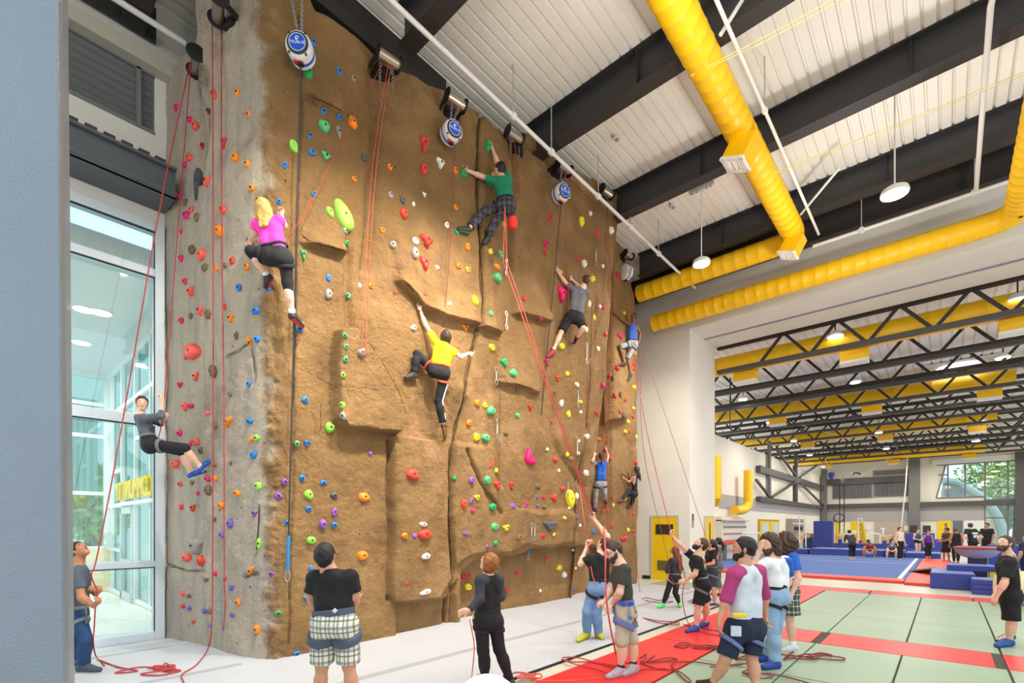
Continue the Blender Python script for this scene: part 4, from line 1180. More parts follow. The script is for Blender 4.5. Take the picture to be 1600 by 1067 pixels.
for px, py, lab in ((964, 218, 'small round deck fitting between the second and third roof beams'), (1052, 324, 'small round deck fitting left of the farther pendant lamp')):
    c = on_z(px, py, ZT - 0.08)
    r = empty('deck_fitting', c, lab, 'junction box')
    MB().lathe(c, (0, 0, 1), [(0.08, 0), (0.09, 0.02), (0.09, 0.08)], 16).build('cover', WHITEMET, r)
    MB().lathe(c, (0, 0, 1), [(0.04, -0.02), (0.05, 0.0)], 12).build('sensor', GRD, r)
# thin yellow lines strung under the roof
CORDY = mat('pale_yellow_cord', (236, 232, 120), 0.6)
for k, (a, b, lab) in enumerate((((1078, 118), (1325, -14), 'thin yellow cord strung across the long duct'), ((1205, 272), (1640, 96), 'thin yellow cord strung past the nearer pendant lamp'))):
    A, B = on_z(*a, 9.0), on_z(*b, 9.0)
    tag(MB().tube([A, (A + B) / 2 + Vector((0, 0, -0.02)), B], 0.006, 5).build('cord', CORDY), lab, 'cord')
    tag(MB().tube([A + Vector((0, 0.02, 0)), (A + B) / 2 + Vector((0, 0.06, -0.03)), B + Vector((0, 0.08, 0))], 0.005, 5).build('cord', CORDY), lab.replace('thin', 'second thin'), 'cord')
# ================================================================= gymnastics hall beyond the opening
ZD = 8.62
deck('ceiling_far', -20.2, 14, 17.9, 55, ZD, 'pale ribbed metal roof deck over the gymnastics hall', 0.3)
tag(bpy.data.objects['ceiling_far'], kind='structure')
TRM = mat('black_brown_truss_steel', (42, 38, 36), 0.55)
TRG = mat('grey_truss_chord', (72, 70, 70), 0.5)
zt_, zb_ = 8.28, 7.36
def make_truss(y, x0, x1, label, px=1.53):
    r = empty('roof_truss', (0, y, zb_), label, 'roof truss', 'open web roof trusses of the gymnastics hall', kind='structure')
    MB().box(x0, x1, y - 0.09, y + 0.09, zt_ - 0.03, zt_ + 0.14).build('top_chord', TRM, r)
    MB().box(x0, x1, y - 0.09, y + 0.09, zb_, zb_ + 0.14).build('bottom_chord', TRG, r)
    n0 = math.ceil((x0 + 1.78) / px)
    k = 0
    while True:
        xb = -1.78 + (n0 + k) * px
        if xb > x1 - px: break
        MB().bar((xb, y, zb_ + 0.05), (xb + px / 2, y, zt_ + 0.05), 0.09, 0.07, up=(0, 1, 0)).build('diagonal', TRM, r)
        MB().bar((xb + px / 2, y, zt_ + 0.05), (xb + px, y, zb_ + 0.05), 0.09, 0.07, up=(0, 1, 0)).build('diagonal', TRM, r)
        k += 1
    return r
TY = [18.25 + 3.05 * i for i in range(12)]
NAMES = ['nearest', 'second', 'third', 'fourth', 'fifth', 'sixth', 'seventh', 'eighth', 'ninth', 'tenth', 'eleventh', 'farthest']
for i, y in enumerate(TY):
    x0 = -0.3468 * y - 1.0; x1 = 0.0823 * y + 1.5
    make_truss(y, x0 if y > 20 else -6.22, x1, '%s open web roof truss of the gymnastics hall, counted from the opening' % NAMES[i])
# yellow ducts between the trusses
def vent(root, x, y, z, w=0.62):
    b = MB().box(x - w / 2, x + w / 2, y - 0.2, y + 0.2, z - 0.16, z + 0.16).build('outlet_box', YELDUCT, root)
    MB().box(x - w / 2, x + w / 2, y - 0.22, y + 0.22, z - 0.24, z - 0.16).build('outlet_frame', GR, root)
for i, (y, x1, k, lab, vents) in enumerate(((19.0, 4.0, 6.0, 'nearest yellow duct between the trusses, just inside the opening', (1165, 1335, 1590)), (28.2, None, 6.0, 'second yellow duct between the trusses, ending in an open end', (1215, 1362, 1546)), (38.0, None, 6.0, 'third yellow duct between the trusses', (1262, 1383, 1527)), (51.0, None, 5.85, 'farthest yellow duct between the trusses, close to the end wall', (1292, 1397, 1514)))):
    end_px = [1640, 1587, 1558, 1539][i]
    r_ = (end_px - CX) / FPX
    xe = y * (r_ * CT - ST) / (r_ * ST + CT)
    root = empty('air_duct', (0, y, CAMH + k), lab, 'air duct', 'yellow ducts of the gymnastics hall')
    q, rr = spiral([(-0.3468 * y - 1.0, y, CAMH + k), (xe, y, CAMH + k)], 0.34, 1.2)
    MB().tube(q, rr, 20).build('duct_skin', YELDUCT, root, smooth=0.5)
    for px in vents:
        r2 = (px - CX) / FPX
        vent(root, y * (r2 * CT - ST) / (r2 * ST + CT), y, CAMH + k - 0.55, 0.75)
# ceiling lights
LL = mat('lit_high_bay_lens', (255, 252, 244), 0.4, emit=7.0)
for px, py, z, w, lab in ((1305, 526, 7.9, 0.6, 'bright ceiling light beside the nearest yellow duct'), (1590, 469, 7.9, 0.6, 'bright ceiling light at the far edge of the nearest duct'), (1336, 597, 7.8, 0.55, 'bright ceiling light under the fourth truss'), (1567, 559, 7.8, 0.55, 'bright ceiling light near the roof skylight'),
                          (1161, 624, 7.7, 0.5, 'bright ceiling light close to the opening jamb'), (1240, 689, 7.4, 0.5, 'bright ceiling light over the third duct, middle'), (1129, 700, 7.2, 0.5, 'bright ceiling light over the third duct, by the jamb'), (1373, 676, 7.4, 0.5, 'bright ceiling light under the third duct'),
                          (1265, 711, 7.2, 0.5, 'bright ceiling light over the braced side wall'), (1385, 701, 7.2, 0.5, 'bright ceiling light before the farthest duct'), (1165, 719, 7.2, 0.5, 'bright ceiling light in the dark corner over the bent duct'), (1525, 689, 7.2, 0.55, 'bright ceiling light over the big window'), (1203, 660, 7.5, 0.5, 'bright ceiling light next to a yellow outlet box'),
                          (1286, 729, 6.8, 0.4, 'small ceiling light at the far column'), (1195, 733, 6.8, 0.4, 'small ceiling light over the braced bay'), (1535, 658, 7.6, 0.5, 'bright ceiling light before the third duct end')):
    c = on_z(px, py, z)
    r = empty('high_bay_light', c, lab, 'ceiling light', 'ceiling lights of the gymnastics hall')
    w *= 0.78
    MB().lathe(c, (0, 0, 1), [(w / 2, 0), (w / 2, 0.05), (w * 0.3, 0.16)], 18).build('reflector', WHITEMET, r)
    MB().lathe(c, (0, 0, -1), [(w * 0.46, 0.0), (w * 0.44, 0.03)], 18).build('lens', LL, r)
    MB().cyl(c + Vector((0, 0, 0.15)), (c.x, c.y, ZD), 0.02, 6).build('stem', TRM, r)
# skylight
sk = empty('skylight', on_z(1500, 570, ZD - 0.03), 'square bright skylight opening in the far roof deck', 'skylight', kind='structure')
c = on_z(1500, 572, ZD - 0.05)
MB().box(c.x - 1.2, c.x + 1.2, c.y - 1.0, c.y + 1.0, ZD - 0.07, ZD - 0.03).build('frame', WHITEMET, sk)
MB().lathe((c.x, c.y, ZD - 0.07), (0, 0, -1), [(0.75, 0), (0.75, 0.03)], 24).build('lens', mat('skylight_lens', (250, 252, 255), 0.4, emit=2.5), sk)
# long sloping pipe / brace
P1, P2 = at(1338, 520, 20), at(1408, 718, 42)
tag(MB().tube([P1, P2], 0.06, 8).build('ceiling_pipe', mat('grey_pipe', (128, 124, 122), 0.5)), 'long grey pipe slanting back under the far trusses', 'pipe')
tag(MB().tube([at(1612, 640, 30), at(1568, 706, 40)], 0.13, 8).build('ceiling_pipe', WHITEMET), 'white pipe slanting under the far trusses near the big window', 'pipe')

# ---- walls of the gymnastics hall
XL, YF = -8.8, 54.0
GREYBAND = mat('grey_wall_band', (168, 164, 162), 0.75)
WARMW = mat('warm_white_wall', (232, 224, 208), 0.75)
m = MB(); m.box(XL - 0.3, XL, 18.02, YF, 0, 6.5)
struct('wall_gym_left', m, WARMW, 'warm white side wall of the gymnastics hall behind the cross bracing', 'wall')
struct('wall_gym_outer', MB().box(-20.3, -20.0, 18, YF, 5, ZD + 0.2), WARMW, 'pale outer wall beyond the truss ends of the gymnastics hall', 'wall')
struct('trim_4', MB().box(XL, XL + 0.03, 26, YF, 2.75, 3.5), GREYBAND, 'grey painted band on the side wall of the gymnastics hall', 'trim')
def fx(px):
    r_ = (px - CX) / FPX
    return YF * (r_ * CT - ST) / (r_ * ST + CT)
def fz(px, py):
    return on_y(px, py, YF).z
wx0, wx1, wx2, wx3 = fx(1463), fx(1478), fx(1541), fx(1596)
zt1, zbot = fz(1540, 722), fz(1500, 777)
m = MB()
m.box(-20.3, wx0 - 0.4, YF, YF + 0.4, 0, ZD + 0.2)
m.box(wx0 - 0.4, wx3 + 8, YF, YF + 0.4, zt1, ZD + 0.2)
m.box(wx0 - 0.4, wx2, YF, YF + 0.4, 0, zbot)
m.prism([(wx0 - 0.4, YF, zbot), (wx0, YF, zbot), (wx1, YF, zt1), (wx0 - 0.4, YF, zt1)], (0, 0.4, 0))
m.box(wx3 + 0.2, wx3 + 8, YF, YF + 0.4, 0, zt1)
struct('wall_gym_back', m, WARMW, 'white end wall of the gymnastics hall with a large slanted window', 'wall')
struct('trim_5', MB().box(XL, fx(1540), YF - 0.03, YF, 2.2, 3.35), GREYBAND, 'grey painted band along the end wall of the gymnastics hall', 'trim')
struct('trim_6', MB().box(XL + 4, fx(1430), YF - 0.02, YF, 0, 2.2), mat('taupe_wall', (186, 172, 158), 0.7), 'taupe lower part of the gymnastics hall end wall', 'trim')
w3 = empty('window_3', (wx2, YF, 2), 'large slanted window with trees outside in the end wall', 'window', kind='structure')
m = MB()
for px in (1481, 1508, 1539, 1575): m.box(fx(px) - 0.05, fx(px) + 0.05, YF - 0.05, YF + 0.1, 0.6 if px > 1530 else zbot, zt1)
m.box(wx3 - 0.05, wx3 + 0.2, YF - 0.05, YF + 0.1, 0, zt1)
for px0, px1, py in ((1466, 1481, 742), (1508, 1539, 740), (1545, 1575, 762), (1575, 1596, 735), (1541, 1575, 809), (1541, 1596, 780)):
    z = fz((px0 + px1) / 2, py); m.box(fx(px0), fx(px1), YF - 0.04, YF + 0.08, z - 0.05, z + 0.05)
m.box(wx0, wx3, YF - 0.06, YF + 0.1, zt1 - 0.06, zt1 + 0.04); m.box(wx0, wx2, YF - 0.06, YF + 0.1, zbot - 0.05, zbot + 0.05)
m.bar((wx0, YF, zbot), (wx1, YF, zt1), 0.1, 0.1)
m.build('window_frame', GREYSTEEL, w3)
MB().box(wx0, wx3, YF + 0.05, YF + 0.06, 0.3, zt1).build('window_pane', GLASS, w3)
struct('trim_7', MB().box(fx(1456), fx(1596), YF - 0.25, YF, zt1 + 0.02, zt1 + 0.45), WHITEMET, 'pale blind box over the slanted window', 'trim')
# steel frame on the walls
GIRT = mat('girt_steel', (78, 74, 72), 0.5)
fr_ = empty('wall_bracing', (XL, 42, 3), 'dark steel girts, columns and cross braces on the gymnastics side wall', 'steel frame', kind='structure')
def girt_l(z, h): MB().box(XL + 0.05, XL + 0.3, 32.5, YF, z - h / 2, z + h / 2).build('girt', GIRT, fr_)
girt_l(5.35, 0.42); girt_l(3.5, 0.3)
for y, w, mt in ((35.0, 0.3, GREYSTEEL), (42.6, 0.5, GIRT), (53.4, 0.6, GREYSTEEL)): MB().box(XL + 0.08, XL + (0.25 if y < 50 else 0.5), y - w / 2, y + w / 2, 0 if y > 50 else 3.4, 7.4).build('brace_column', mt, fr_)
for (y0, z0), (y1, z1) in (((35, 3.7), (42, 5.2)), ((43.2, 5.2), (53, 3.7)), ((36.5, 6.9), (42, 5.6)), ((43.2, 5.6), (50, 7.2)), ((31.5, 4.6), (34.6, 3.7))):
    MB().bar((XL + 0.3, y0, z0), (XL + 0.3, y1, z1), 0.13, 0.13).build('brace', GIRT, fr_)
f2_ = empty('end_wall_frame', (0, YF, 4), 'grey steel columns and girts on the end wall of the gymnastics hall', 'steel frame', kind='structure')
for px, wd, mt in ((1429, 0.75, GREYSTEEL), (1600, 1.0, GIRT)):
    MB().box(fx(px) - wd / 2, fx(px) + wd / 2, YF - 0.5, YF - 0.1, 0, 7.5).build('wall_column', mt, f2_)
for z, h in ((5.9, 0.55), (3.62, 0.42)):
    MB().box(XL, fx(1429) if z > 5 else wx3 + 0.4, YF - 0.35, YF - 0.06, z - h / 2, z + h / 2).build('girt', GIRT, f2_)
# louvered openings
for i, (a, b, t, bb, lab) in enumerate(((1302, 1362, 751, 778, 'wide louvered window below the girt, towards the side wall'), (1366, 1423, 751, 775, 'louvered window below the girt, beside the grey column'), (1366, 1421, 735, 741, 'narrow louvered strip above the girt'))):
    z1, z0 = fz((a + b) / 2, t), fz((a + b) / 2, bb)
    r = empty('window_%d' % (4 + i), (fx(a), YF, z0), lab, 'window', kind='structure')
    MB().box(fx(a) - 0.1, fx(b) + 0.1, YF - 0.05, YF, z0 - 0.1, z1 + 0.1).build('window_frame', mat('lilac_grey_frame', (160, 154, 156), 0.6), r)
    m = MB()
    n = max(2, int((z1 - z0) / 0.12))
    for k in range(n):
        z = z0 + (k + 0.5) * (z1 - z0) / n
        m.obox(((fx(a) + fx(b)) / 2, YF - 0.09, z), ((fx(b) - fx(a)) / 2, 0, 0), (0, 0.03, 0.03), (0, 0.004, -0.004))
    m.build('louver_slats', LOUVM, r)
    for k in range(1, 5):
        x = fx(a) + (fx(b) - fx(a)) * k / 5
        MB().box(x - 0.03, x + 0.03, YF - 0.14, YF - 0.05, z0, z1).build('mullion', GREYSTEEL, r)
# doors of the end and side walls
def far_door(name, px0, px1, h, label, mt=YELDOOR, kids=()):
    x0, x1 = fx(px0), fx(px1)
    r = empty(name, ((x0 + x1) / 2, YF, 0), label, 'door', kind='structure')
    MB().box(x0, x1, YF - 0.08, YF - 0.04, 0, h).build('door_leaf', mt, r)
    for a, b, z0, z1, mm in kids: MB().box(fx(a), fx(b), YF - 0.10, YF - 0.08, z0, z1).build('door_panel', mm, r)
far_door('door_3', 1292, 1311, 2.2, 'broad yellow door left of the pale panel in the end wall', YELDOOR, ((1302, 1305, 1.0, 1.9, WHITEMET),))
far_door('door_4', 1329.5, 1340, 2.25, 'narrow yellow door right of the pale panel in the end wall', YELDOOR, ((1331, 1338, 1.1, 1.4, WHITEMET),))
far_door('door_5', 1464.5, 1486, 2.25, 'yellow door beside a slate panel in the end wall', YELDOOR, ((1476, 1480, 1.75, 2.05, GREYSTEEL),))
far_door('door_6', 1489, 1504, 2.25, 'slate blue door panel beside the yellow door in the end wall', mat('slate_panel', (96, 106, 118), 0.5))
struct('trim_8', MB().box(fx(1311.5), fx(1329), YF - 0.06, YF - 0.03, 0, 2.15), mat('cream_panel', (236, 236, 200), 0.6), 'cream panel between the two yellow doors', 'trim')
struct('trim_9', MB().box(fx(1506), fx(1538), YF - 0.06, YF - 0.03, 0, 2.25), mat('white_panel', (226, 226, 228), 0.6), 'white wall panel next to the slate door', 'trim')
def ly(px):
    r_ = (px - CX) / FPX
    return XL * (r_ * ST + CT) / (r_ * CT - ST)
y0, y1 = ly(1184), ly(1216)
zd = 2.25
r = empty('door_7', (XL, (y0 + y1) / 2, 0), 'pair of yellow doors with glass panes in the side wall', 'door', kind='structure')
MB().box(XL, XL + 0.06, y0, y1, 0, zd).build('door_frame', mat('mustard_frame', (168, 140, 40), 0.5), r)
mid = (y0 + y1) / 2
for a, b in ((y0 + 0.15, mid - 0.05), (mid + 0.05, y1 - 0.15)):
    dl = MB().box(XL + 0.06, XL + 0.10, a, b, 0, zd - 0.12).build('door_leaf', YELDOOR, r)
    MB().box(XL + 0.10, XL + 0.12, a + (b - a) * 0.2, a + (b - a) * 0.82, 0.7, zd - 0.25).build('door_pane', mat('bright_door_glass', (206, 224, 226), 0.2), r)
# hook board, wall unit, clock, screens, notices
def lwall(name, px0, px1, z0, z1, mt, label, cat, d=0.08):
    a, b = ly(px0), ly(px1)
    r = empty(name, (XL, a, z0), label, cat)
    MB().box(XL, XL + d, min(a, b), max(a, b), z0, z1).build('board', mt, r)
    return r, min(a, b), max(a, b)
r, a, b = lwall('hook_board', 1118, 1157, 0.6, 2.32, mat('cream_board', (224, 214, 196), 0.6), 'cream wall board with three rows of small hooks behind the raglan shirted man', 'hook board', 0.3)
for z in (1.72, 1.36, 1.0):
    m = MB()
    for k in range(16): m.box(XL + 0.3, XL + 0.34, a + 0.3 + k * 0.24, a + 0.34 + k * 0.24, z, z + 0.1)
    m.build('hook_row_pattern', GREYSTEEL, r)
MB().box(XL + 0.02, XL + 0.5, a, b - 0.1, 2.08, 2.14).build('shelf', mat('tan_shelf', (190, 176, 150), 0.6), r)
r, a, b = lwall('wall_unit', 1228, 1247, 1.35, 2.35, mat('grey_unit', (150, 142, 136), 0.5), 'grey wall cabinet with a dark slot right of the paired yellow doors', 'wall unit', 0.4)
MB().box(XL + 0.4, XL + 0.42, a + 0.6, b - 0.6, 1.5, 1.75).build('slot', BLACKM, r)
MB().box(XL + 0.4, XL + 0.43, a + 0.2, b - 0.2, 1.95, 2.05).build('shelf', WHITEMET, r)
c = on_y(1311, 809, YF - 0.07)
r = empty('wall_clock', c, 'round wall clock on the grey band of the end wall', 'clock')
MB().lathe(c, (0, -1, 0), [(0.42, 0), (0.42, 0.05)], 24).build('rim', mat('navy_rim', (40, 44, 70), 0.4), r)
MB().lathe(c, (0, -1, 0), [(0.34, 0.05), (0.34, 0.06)], 24).build('dial', GREYBAND, r)
MB().bar(c + Vector((0, -0.07, 0)), c + Vector((0.14, -0.07, 0.18)), 0.03, 0.02).build('hand', BLACKM, r)
for px0, px1, lab in ((1423, 1433, 'small dark wall screen left of the blue climbing frame'), (1442.5, 1454.5, 'small dark wall screen right of the blue climbing frame')):
    x0, x1 = fx(px0), fx(px1)
    r = empty('wall_screen', (x0, YF - 0.7, 1.4), lab, 'screen')
    MB().box(x0, x1, YF - 0.75, YF - 0.68, 1.25, 1.85).build('bezel', BLACKM, r)
    MB().box(x0 + 0.06, x1 - 0.06, YF - 0.76, YF - 0.75, 1.31, 1.79).build('display', mat('dim_screen', (72, 46, 42), 0.25), r)
for px, py, lab in ((1357, 825, 'pale paper notice on the taupe wall behind the seated athletes'), (1418, 825, 'pale paper notice beside the grey column')):
    c = on_y(px, py, YF - 0.06)
    tag(MB().box(c.x - 0.22, c.x + 0.22, YF - 0.06, YF - 0.04, c.z - 0.22, c.z + 0.22).build('notice', WHITEMET), lab, 'notice')

# ---- yellow drop ducts by the side wall
rd = empty('drop_duct', (-8.0, 33, 5), 'yellow duct dropping down the side wall and curving out at the bottom', 'air duct')
pz = [on_x(1169, 735, -8.2), on_x(1169, 784, -8.2)]
P = [pz[0], pz[1]] + [on_x(1168, 790, -8.2), on_x(1164, 795, -8.25), on_x(1157, 797.5, -8.3), on_x(1148, 797, -8.4)]
MB().tube(curve_pts(P, 4), 0.24, 18).build('duct_skin', YELDUCT, rd, smooth=0.6)
rd = empty('drop_duct', (-8.4, 25, 5), 'yellow duct edge dropping beside the white opening jamb', 'air duct')
MB().tube([on_x(1119.5, 712, -8.3), on_x(1119.5, 778, -8.3), on_x(1117, 786, -8.5)], 0.22, 18).build('duct_skin', YELDUCT, rd, smooth=0.6)

# ---- spring floor with red border and foam blocks
BLUEF = mat('blue_carpet', (84, 112, 172), 0.9, var=0.05, vscale=3, bump=0.1, bscale=120)
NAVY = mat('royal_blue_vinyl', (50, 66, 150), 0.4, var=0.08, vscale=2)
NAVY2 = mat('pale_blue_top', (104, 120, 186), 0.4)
ORRED = mat('orange_red_vinyl', (232, 74, 52), 0.45)
sf = empty('spring_floor', (-4.8, 27, 0), 'large blue carpeted spring floor of the gymnastics hall', 'spring floor')
MB().box(-8.6, -0.95, 20.65, 34.2, 0.001, 0.08).build('carpet', BLUEF, sf)
for y, a, b in ((31.0, -8.5, -1.1), (29.0, -8.5, -1.1)):
    MB().box(a, b, y, y + 0.06, 0.08, 0.084).build('line', WHITEMET, sf)
MB().box(-1.22, -1.1, 20.7, 34, 0.08, 0.084).build('line', WHITEMET, sf)
pad('border_mat', [(-8.6, 19.75), (-1.0, 19.75), (-1.0, 20.62), (-8.6, 20.62)], 0.09, ORRED, 'orange red border mat along the front of the blue spring floor', 'mat', 'orange red border mats')
pad('border_mat', [(-0.97, 19.4), (0.05, 19.4), (0.05, 24.0), (-0.97, 24.0)], 0.09, ORRED, 'orange red border mat at the front corner of the blue spring floor', 'mat', 'orange red border mats')
pad('border_mat', [(-0.92, 24.05), (0.15, 24.05), (0.15, 34.0), (-0.92, 34.0)], 0.09, ORRED, 'orange red border mat along the side of the blue spring floor', 'mat', 'orange red border mats')
def block(x0, x1, y0, y1, z0, z1, label, mt=NAVY, top=None, grp='blue foam blocks'):
    r = empty('foam_block', ((x0 + x1) / 2, (y0 + y1) / 2, z0), label, 'foam mat', grp)
    MB().box(x0, x1, y0, y1, z0, z1).build('block', mt, r, bevel=0.02)
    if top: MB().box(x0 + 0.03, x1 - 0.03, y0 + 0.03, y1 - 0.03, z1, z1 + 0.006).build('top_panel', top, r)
    return r
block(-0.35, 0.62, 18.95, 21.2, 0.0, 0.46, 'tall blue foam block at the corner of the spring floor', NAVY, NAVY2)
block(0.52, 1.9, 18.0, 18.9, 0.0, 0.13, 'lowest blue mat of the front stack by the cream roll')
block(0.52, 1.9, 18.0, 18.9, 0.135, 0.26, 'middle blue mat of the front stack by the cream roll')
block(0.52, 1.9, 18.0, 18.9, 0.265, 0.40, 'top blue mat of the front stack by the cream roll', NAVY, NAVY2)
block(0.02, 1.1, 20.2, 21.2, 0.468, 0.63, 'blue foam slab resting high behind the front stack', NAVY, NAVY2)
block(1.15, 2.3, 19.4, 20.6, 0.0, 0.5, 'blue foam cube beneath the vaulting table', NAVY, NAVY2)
m = MB().prism([on_z(1420, 893, 0.09), on_z(1462, 888, 0.09), on_z(1462, 888, 0.35)], (0.0, 0.9, 0))
tag(m.build('wedge_ramp', mat('dark_navy_wedge', (34, 32, 52), 0.5)), 'dark wedge ramp lying on the side border mat', 'mat')
# vaulting table
vt = empty('vaulting_table', on_z(1526, 879, 0.0), 'vaulting table with a dished red rimmed top on a dark pedestal', 'vaulting table')
vc = at(1527, 857, 16.6)
prof = []
MB().lathe(vc, (0, 0, 1), [(0.18, -0.36), (0.42, -0.26), (0.56, -0.1), (0.6, 0.0)], 28).build('apron', mat('lilac_apron', (150, 148, 186), 0.5), vt, smooth=0.7)
MB().lathe(vc, (0, 0, 1), [(0.58, -0.03), (0.62, 0.0), (0.61, 0.05), (0.5, 0.075)], 28).build('pad', mat('brick_red_pad', (150, 66, 60), 0.5), vt, smooth=0.7)
MB().box(vc.x - 0.24, vc.x + 0.24, vc.y - 0.24, vc.y + 0.24, 0.1, vc.z - 0.2).build('pedestal', mat('navy_pedestal', (34, 36, 66), 0.4), vt, bevel=0.03)
for sx in (-1, 1): MB().box(vc.x + sx * 0.42 - 0.14, vc.x + sx * 0.42 + 0.14, vc.y - 0.4, vc.y + 0.4, 0.0, 0.42).build('foot_guard', mat('yellow_guard', (226, 200, 40), 0.5), vt, bevel=0.03)
# cream roll
CREAM = mat('cream_vinyl', (232, 220, 172), 0.45)
ca_, cb_ = at(1557, 921, 11.5), None
ca_.z = 0.40
tag(MB().lathe(ca_, Vector((1, -0.02, 0)), [(0.14, -0.06), (0.30, -0.03), (0.38, 0.02), (0.40, 0.10), (0.40, 2.1), (0.36, 2.18)], 36).build('foam_roll', CREAM, None, smooth=0.7), 'cream foam roll lying behind the man in black', 'foam roll')
# blue landing mats at the back
for a, b, y0, y1, h, lab in ((1230, 1262, 35.2, 37.0, 0.35, 'low blue landing mat by the side wall'), (1265, 1326, 35.0, 37.5, 0.42, 'long blue landing mat left of the leaning athlete'), (1327, 1350, 35.0, 37.5, 0.40, 'short blue landing mat behind the leaning athlete'), (1347, 1381, 35.0, 37.5, 0.40, 'blue landing mat the red shirted athlete sits on'), (1382, 1412, 35.0, 37.5, 0.40, 'blue landing mat the grey shirted athlete sits on'), (1413, 1470, 35.4, 38.0, 0.30, 'low blue landing mat behind the leotard athletes')):
    x0, x1 = [y0 * (((q - CX) / FPX) * CT - ST) / (((q - CX) / FPX) * ST + CT) for q in (a, b)]
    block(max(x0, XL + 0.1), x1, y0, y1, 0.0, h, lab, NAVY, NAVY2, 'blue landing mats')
for a, b, y0, y1, h, lab in ((1225, 1272, 46, 47, 1.2, 'tall blue crash mat behind the near balance beam'), (1271, 1301, 44, 44.6, 2.2, 'upright blue mat panel behind the bars'), (1302, 1420, 42.5, 44.5, 0.55, 'wide blue mat bank in front of the taupe wall'), (1413, 1460, 45, 46.5, 1.3, 'tall blue mat bank behind the leotard athletes'), (1452, 1478, 44, 45, 0.9, 'blue mat bank left of the dark shirted men'), (1545, 1600, 30, 31, 1.0, 'blue mat bank at the picture edge behind the man in black')):
    x0, x1 = [y0 * (((q - CX) / FPX) * CT - ST) / (((q - CX) / FPX) * ST + CT) for q in (a, b)]
    block(max(x0, XL + 0.1), x1, y0, y1, 0.0, h, lab, NAVY, None, 'blue mat banks')
m = MB().prism([at(1413, 868, 33), at(1470, 868, 33), at(1470, 866, 33), at(1440, 860.5, 33), at(1413, 857, 33)], (0.0, 1.5, 0))
tag(m.build('foam_wedge', NAVY), 'blue foam wedge sloping down behind the leotard athletes', 'foam mat')
pad('landing_mat', [(fx(1478) * 0 + 0.3, 22.0), (2.2, 22.0), (2.2, 30.0), (0.3, 30.0)], 0.06, mat('sky_blue_mat', (80, 134, 200), 0.5), 'sky blue runway mat under the men in black', 'mat')
# balance beams
TANB = mat('tan_suede', (196, 160, 104), 0.8)
def balance_beam(pa, pb, depth_a, depth_b, label):
    a, b = at(pa[0], pa[1], depth_a), at(pb[0], pb[1], depth_b)
    r = empty('balance_beam', (a + b) / 2 - Vector((0, 0, 1.1)), label, 'balance beam', 'balance beams')
    MB().bar(a, b, 0.22, 0.26).build('beam', TANB, r, bevel=0.02)
    for t in (0.12, 0.88):
        p = a.lerp(b, t)
        MB().box(p.x - 0.1, p.x + 0.1, p.y - 0.1, p.y + 0.1, 0.02, p.z - 0.1).build('upright', NAVY, r)
        MB().box(p.x - 0.5, p.x + 0.5, p.y - 0.08, p.y + 0.08, 0.0, 0.08).build('foot', NAVY, r)
balance_beam((1243, 841), (1270, 836), 36, 39, 'tan balance beam nearest the side wall')
balance_beam((1309, 839.5), (1338, 836), 31, 34, 'tan balance beam above the leaning athlete')
balance_beam((1380, 841.5), (1394, 838), 31, 36, 'short looking tan balance beam left of the white tank top')
# bars, rings, ladders
def bars(name, label, cat, segs, r=0.04, mt=WHITEMET, nm='post', base=None):
    root = empty(name, base or segs[0][0], label, cat)
    for a, b in segs: MB().tube([a, b], r, 8).build(nm, mt, root)
    return root
A = lambda px, py, d=38.0: at(px, py, d)
bars('horizontal_bars', 'white uneven bars frame in front of the upright blue panel', 'gymnastic bars', [(A(1272, 830.5), A(1304, 830.5)), (A(1272, 830.5), A(1272, 853)), (A(1303.5, 830.5), A(1303.5, 853)), (A(1272, 843), A(1283, 843))])
bars('horizontal_bars', 'tall thin high bar posts near the wall cabinet', 'gymnastic bars', [(A(1249, 806, 36), A(1249, 855, 36)), (A(1259, 806, 36), A(1259, 855, 36)), (A(1160, 833, 25.5), A(1187, 833, 27)), (A(1160, 826, 25.5), A(1160, 872, 25.5))])
bars('parallel_bars', 'white parallel bars with a red end beside the taupe wall', 'gymnastic bars', [(A(1353, 831.5), A(1375, 834.5)), (A(1375, 834.5), A(1375, 853)), (A(1380, 826), A(1380, 852)), (A(1376, 826), A(1382, 826))], 0.06)
bars('rope_ladder_frame', 'pale ladder frame leaning by the narrow yellow door', 'ladder', [(A(1341, 810), A(1343, 845)), (A(1347, 810), A(1349.5, 845)), (A(1341, 810), A(1347, 810)), (A(1342, 817), A(1348, 817)), (A(1342, 824), A(1348, 824)), (A(1342.5, 832), A(1349, 832))], 0.03, WHITEMET, 'rail')
yb = empty('yellow_frame', A(1347, 850), 'slanted yellow stand and pink pad beside the narrow yellow door', 'training frame')
MB().bar(A(1345, 816), A(1350, 850), 0.55, 0.1).build('panel', YELDOOR, yb)
MB().bar(A(1345, 844, 36), A(1346, 862, 36), 0.3, 0.1).build('pink_pad', mat('pink_pad', (214, 70, 140), 0.5), yb)
MB().box(*sorted((A(1313, 850).x, A(1326, 850).x)), A(1320, 850).y, A(1320, 850).y + 0.4, A(1320, 852).z, A(1320, 847.5).z).build('yellow_base', mat('amber', (240, 176, 20), 0.5), yb)
st = empty('training_tower', A(1438, 850, 44), 'blue climbing frame tower between the two dark screens', 'training frame')
for a, b in (((1438, 806), (1431, 838)), ((1438, 806), (1444, 838)), ((1438, 806), (1437.5, 838))): MB().tube([A(*a, 44), A(*b, 44)], 0.09, 8).build('leg', NAVY, st)
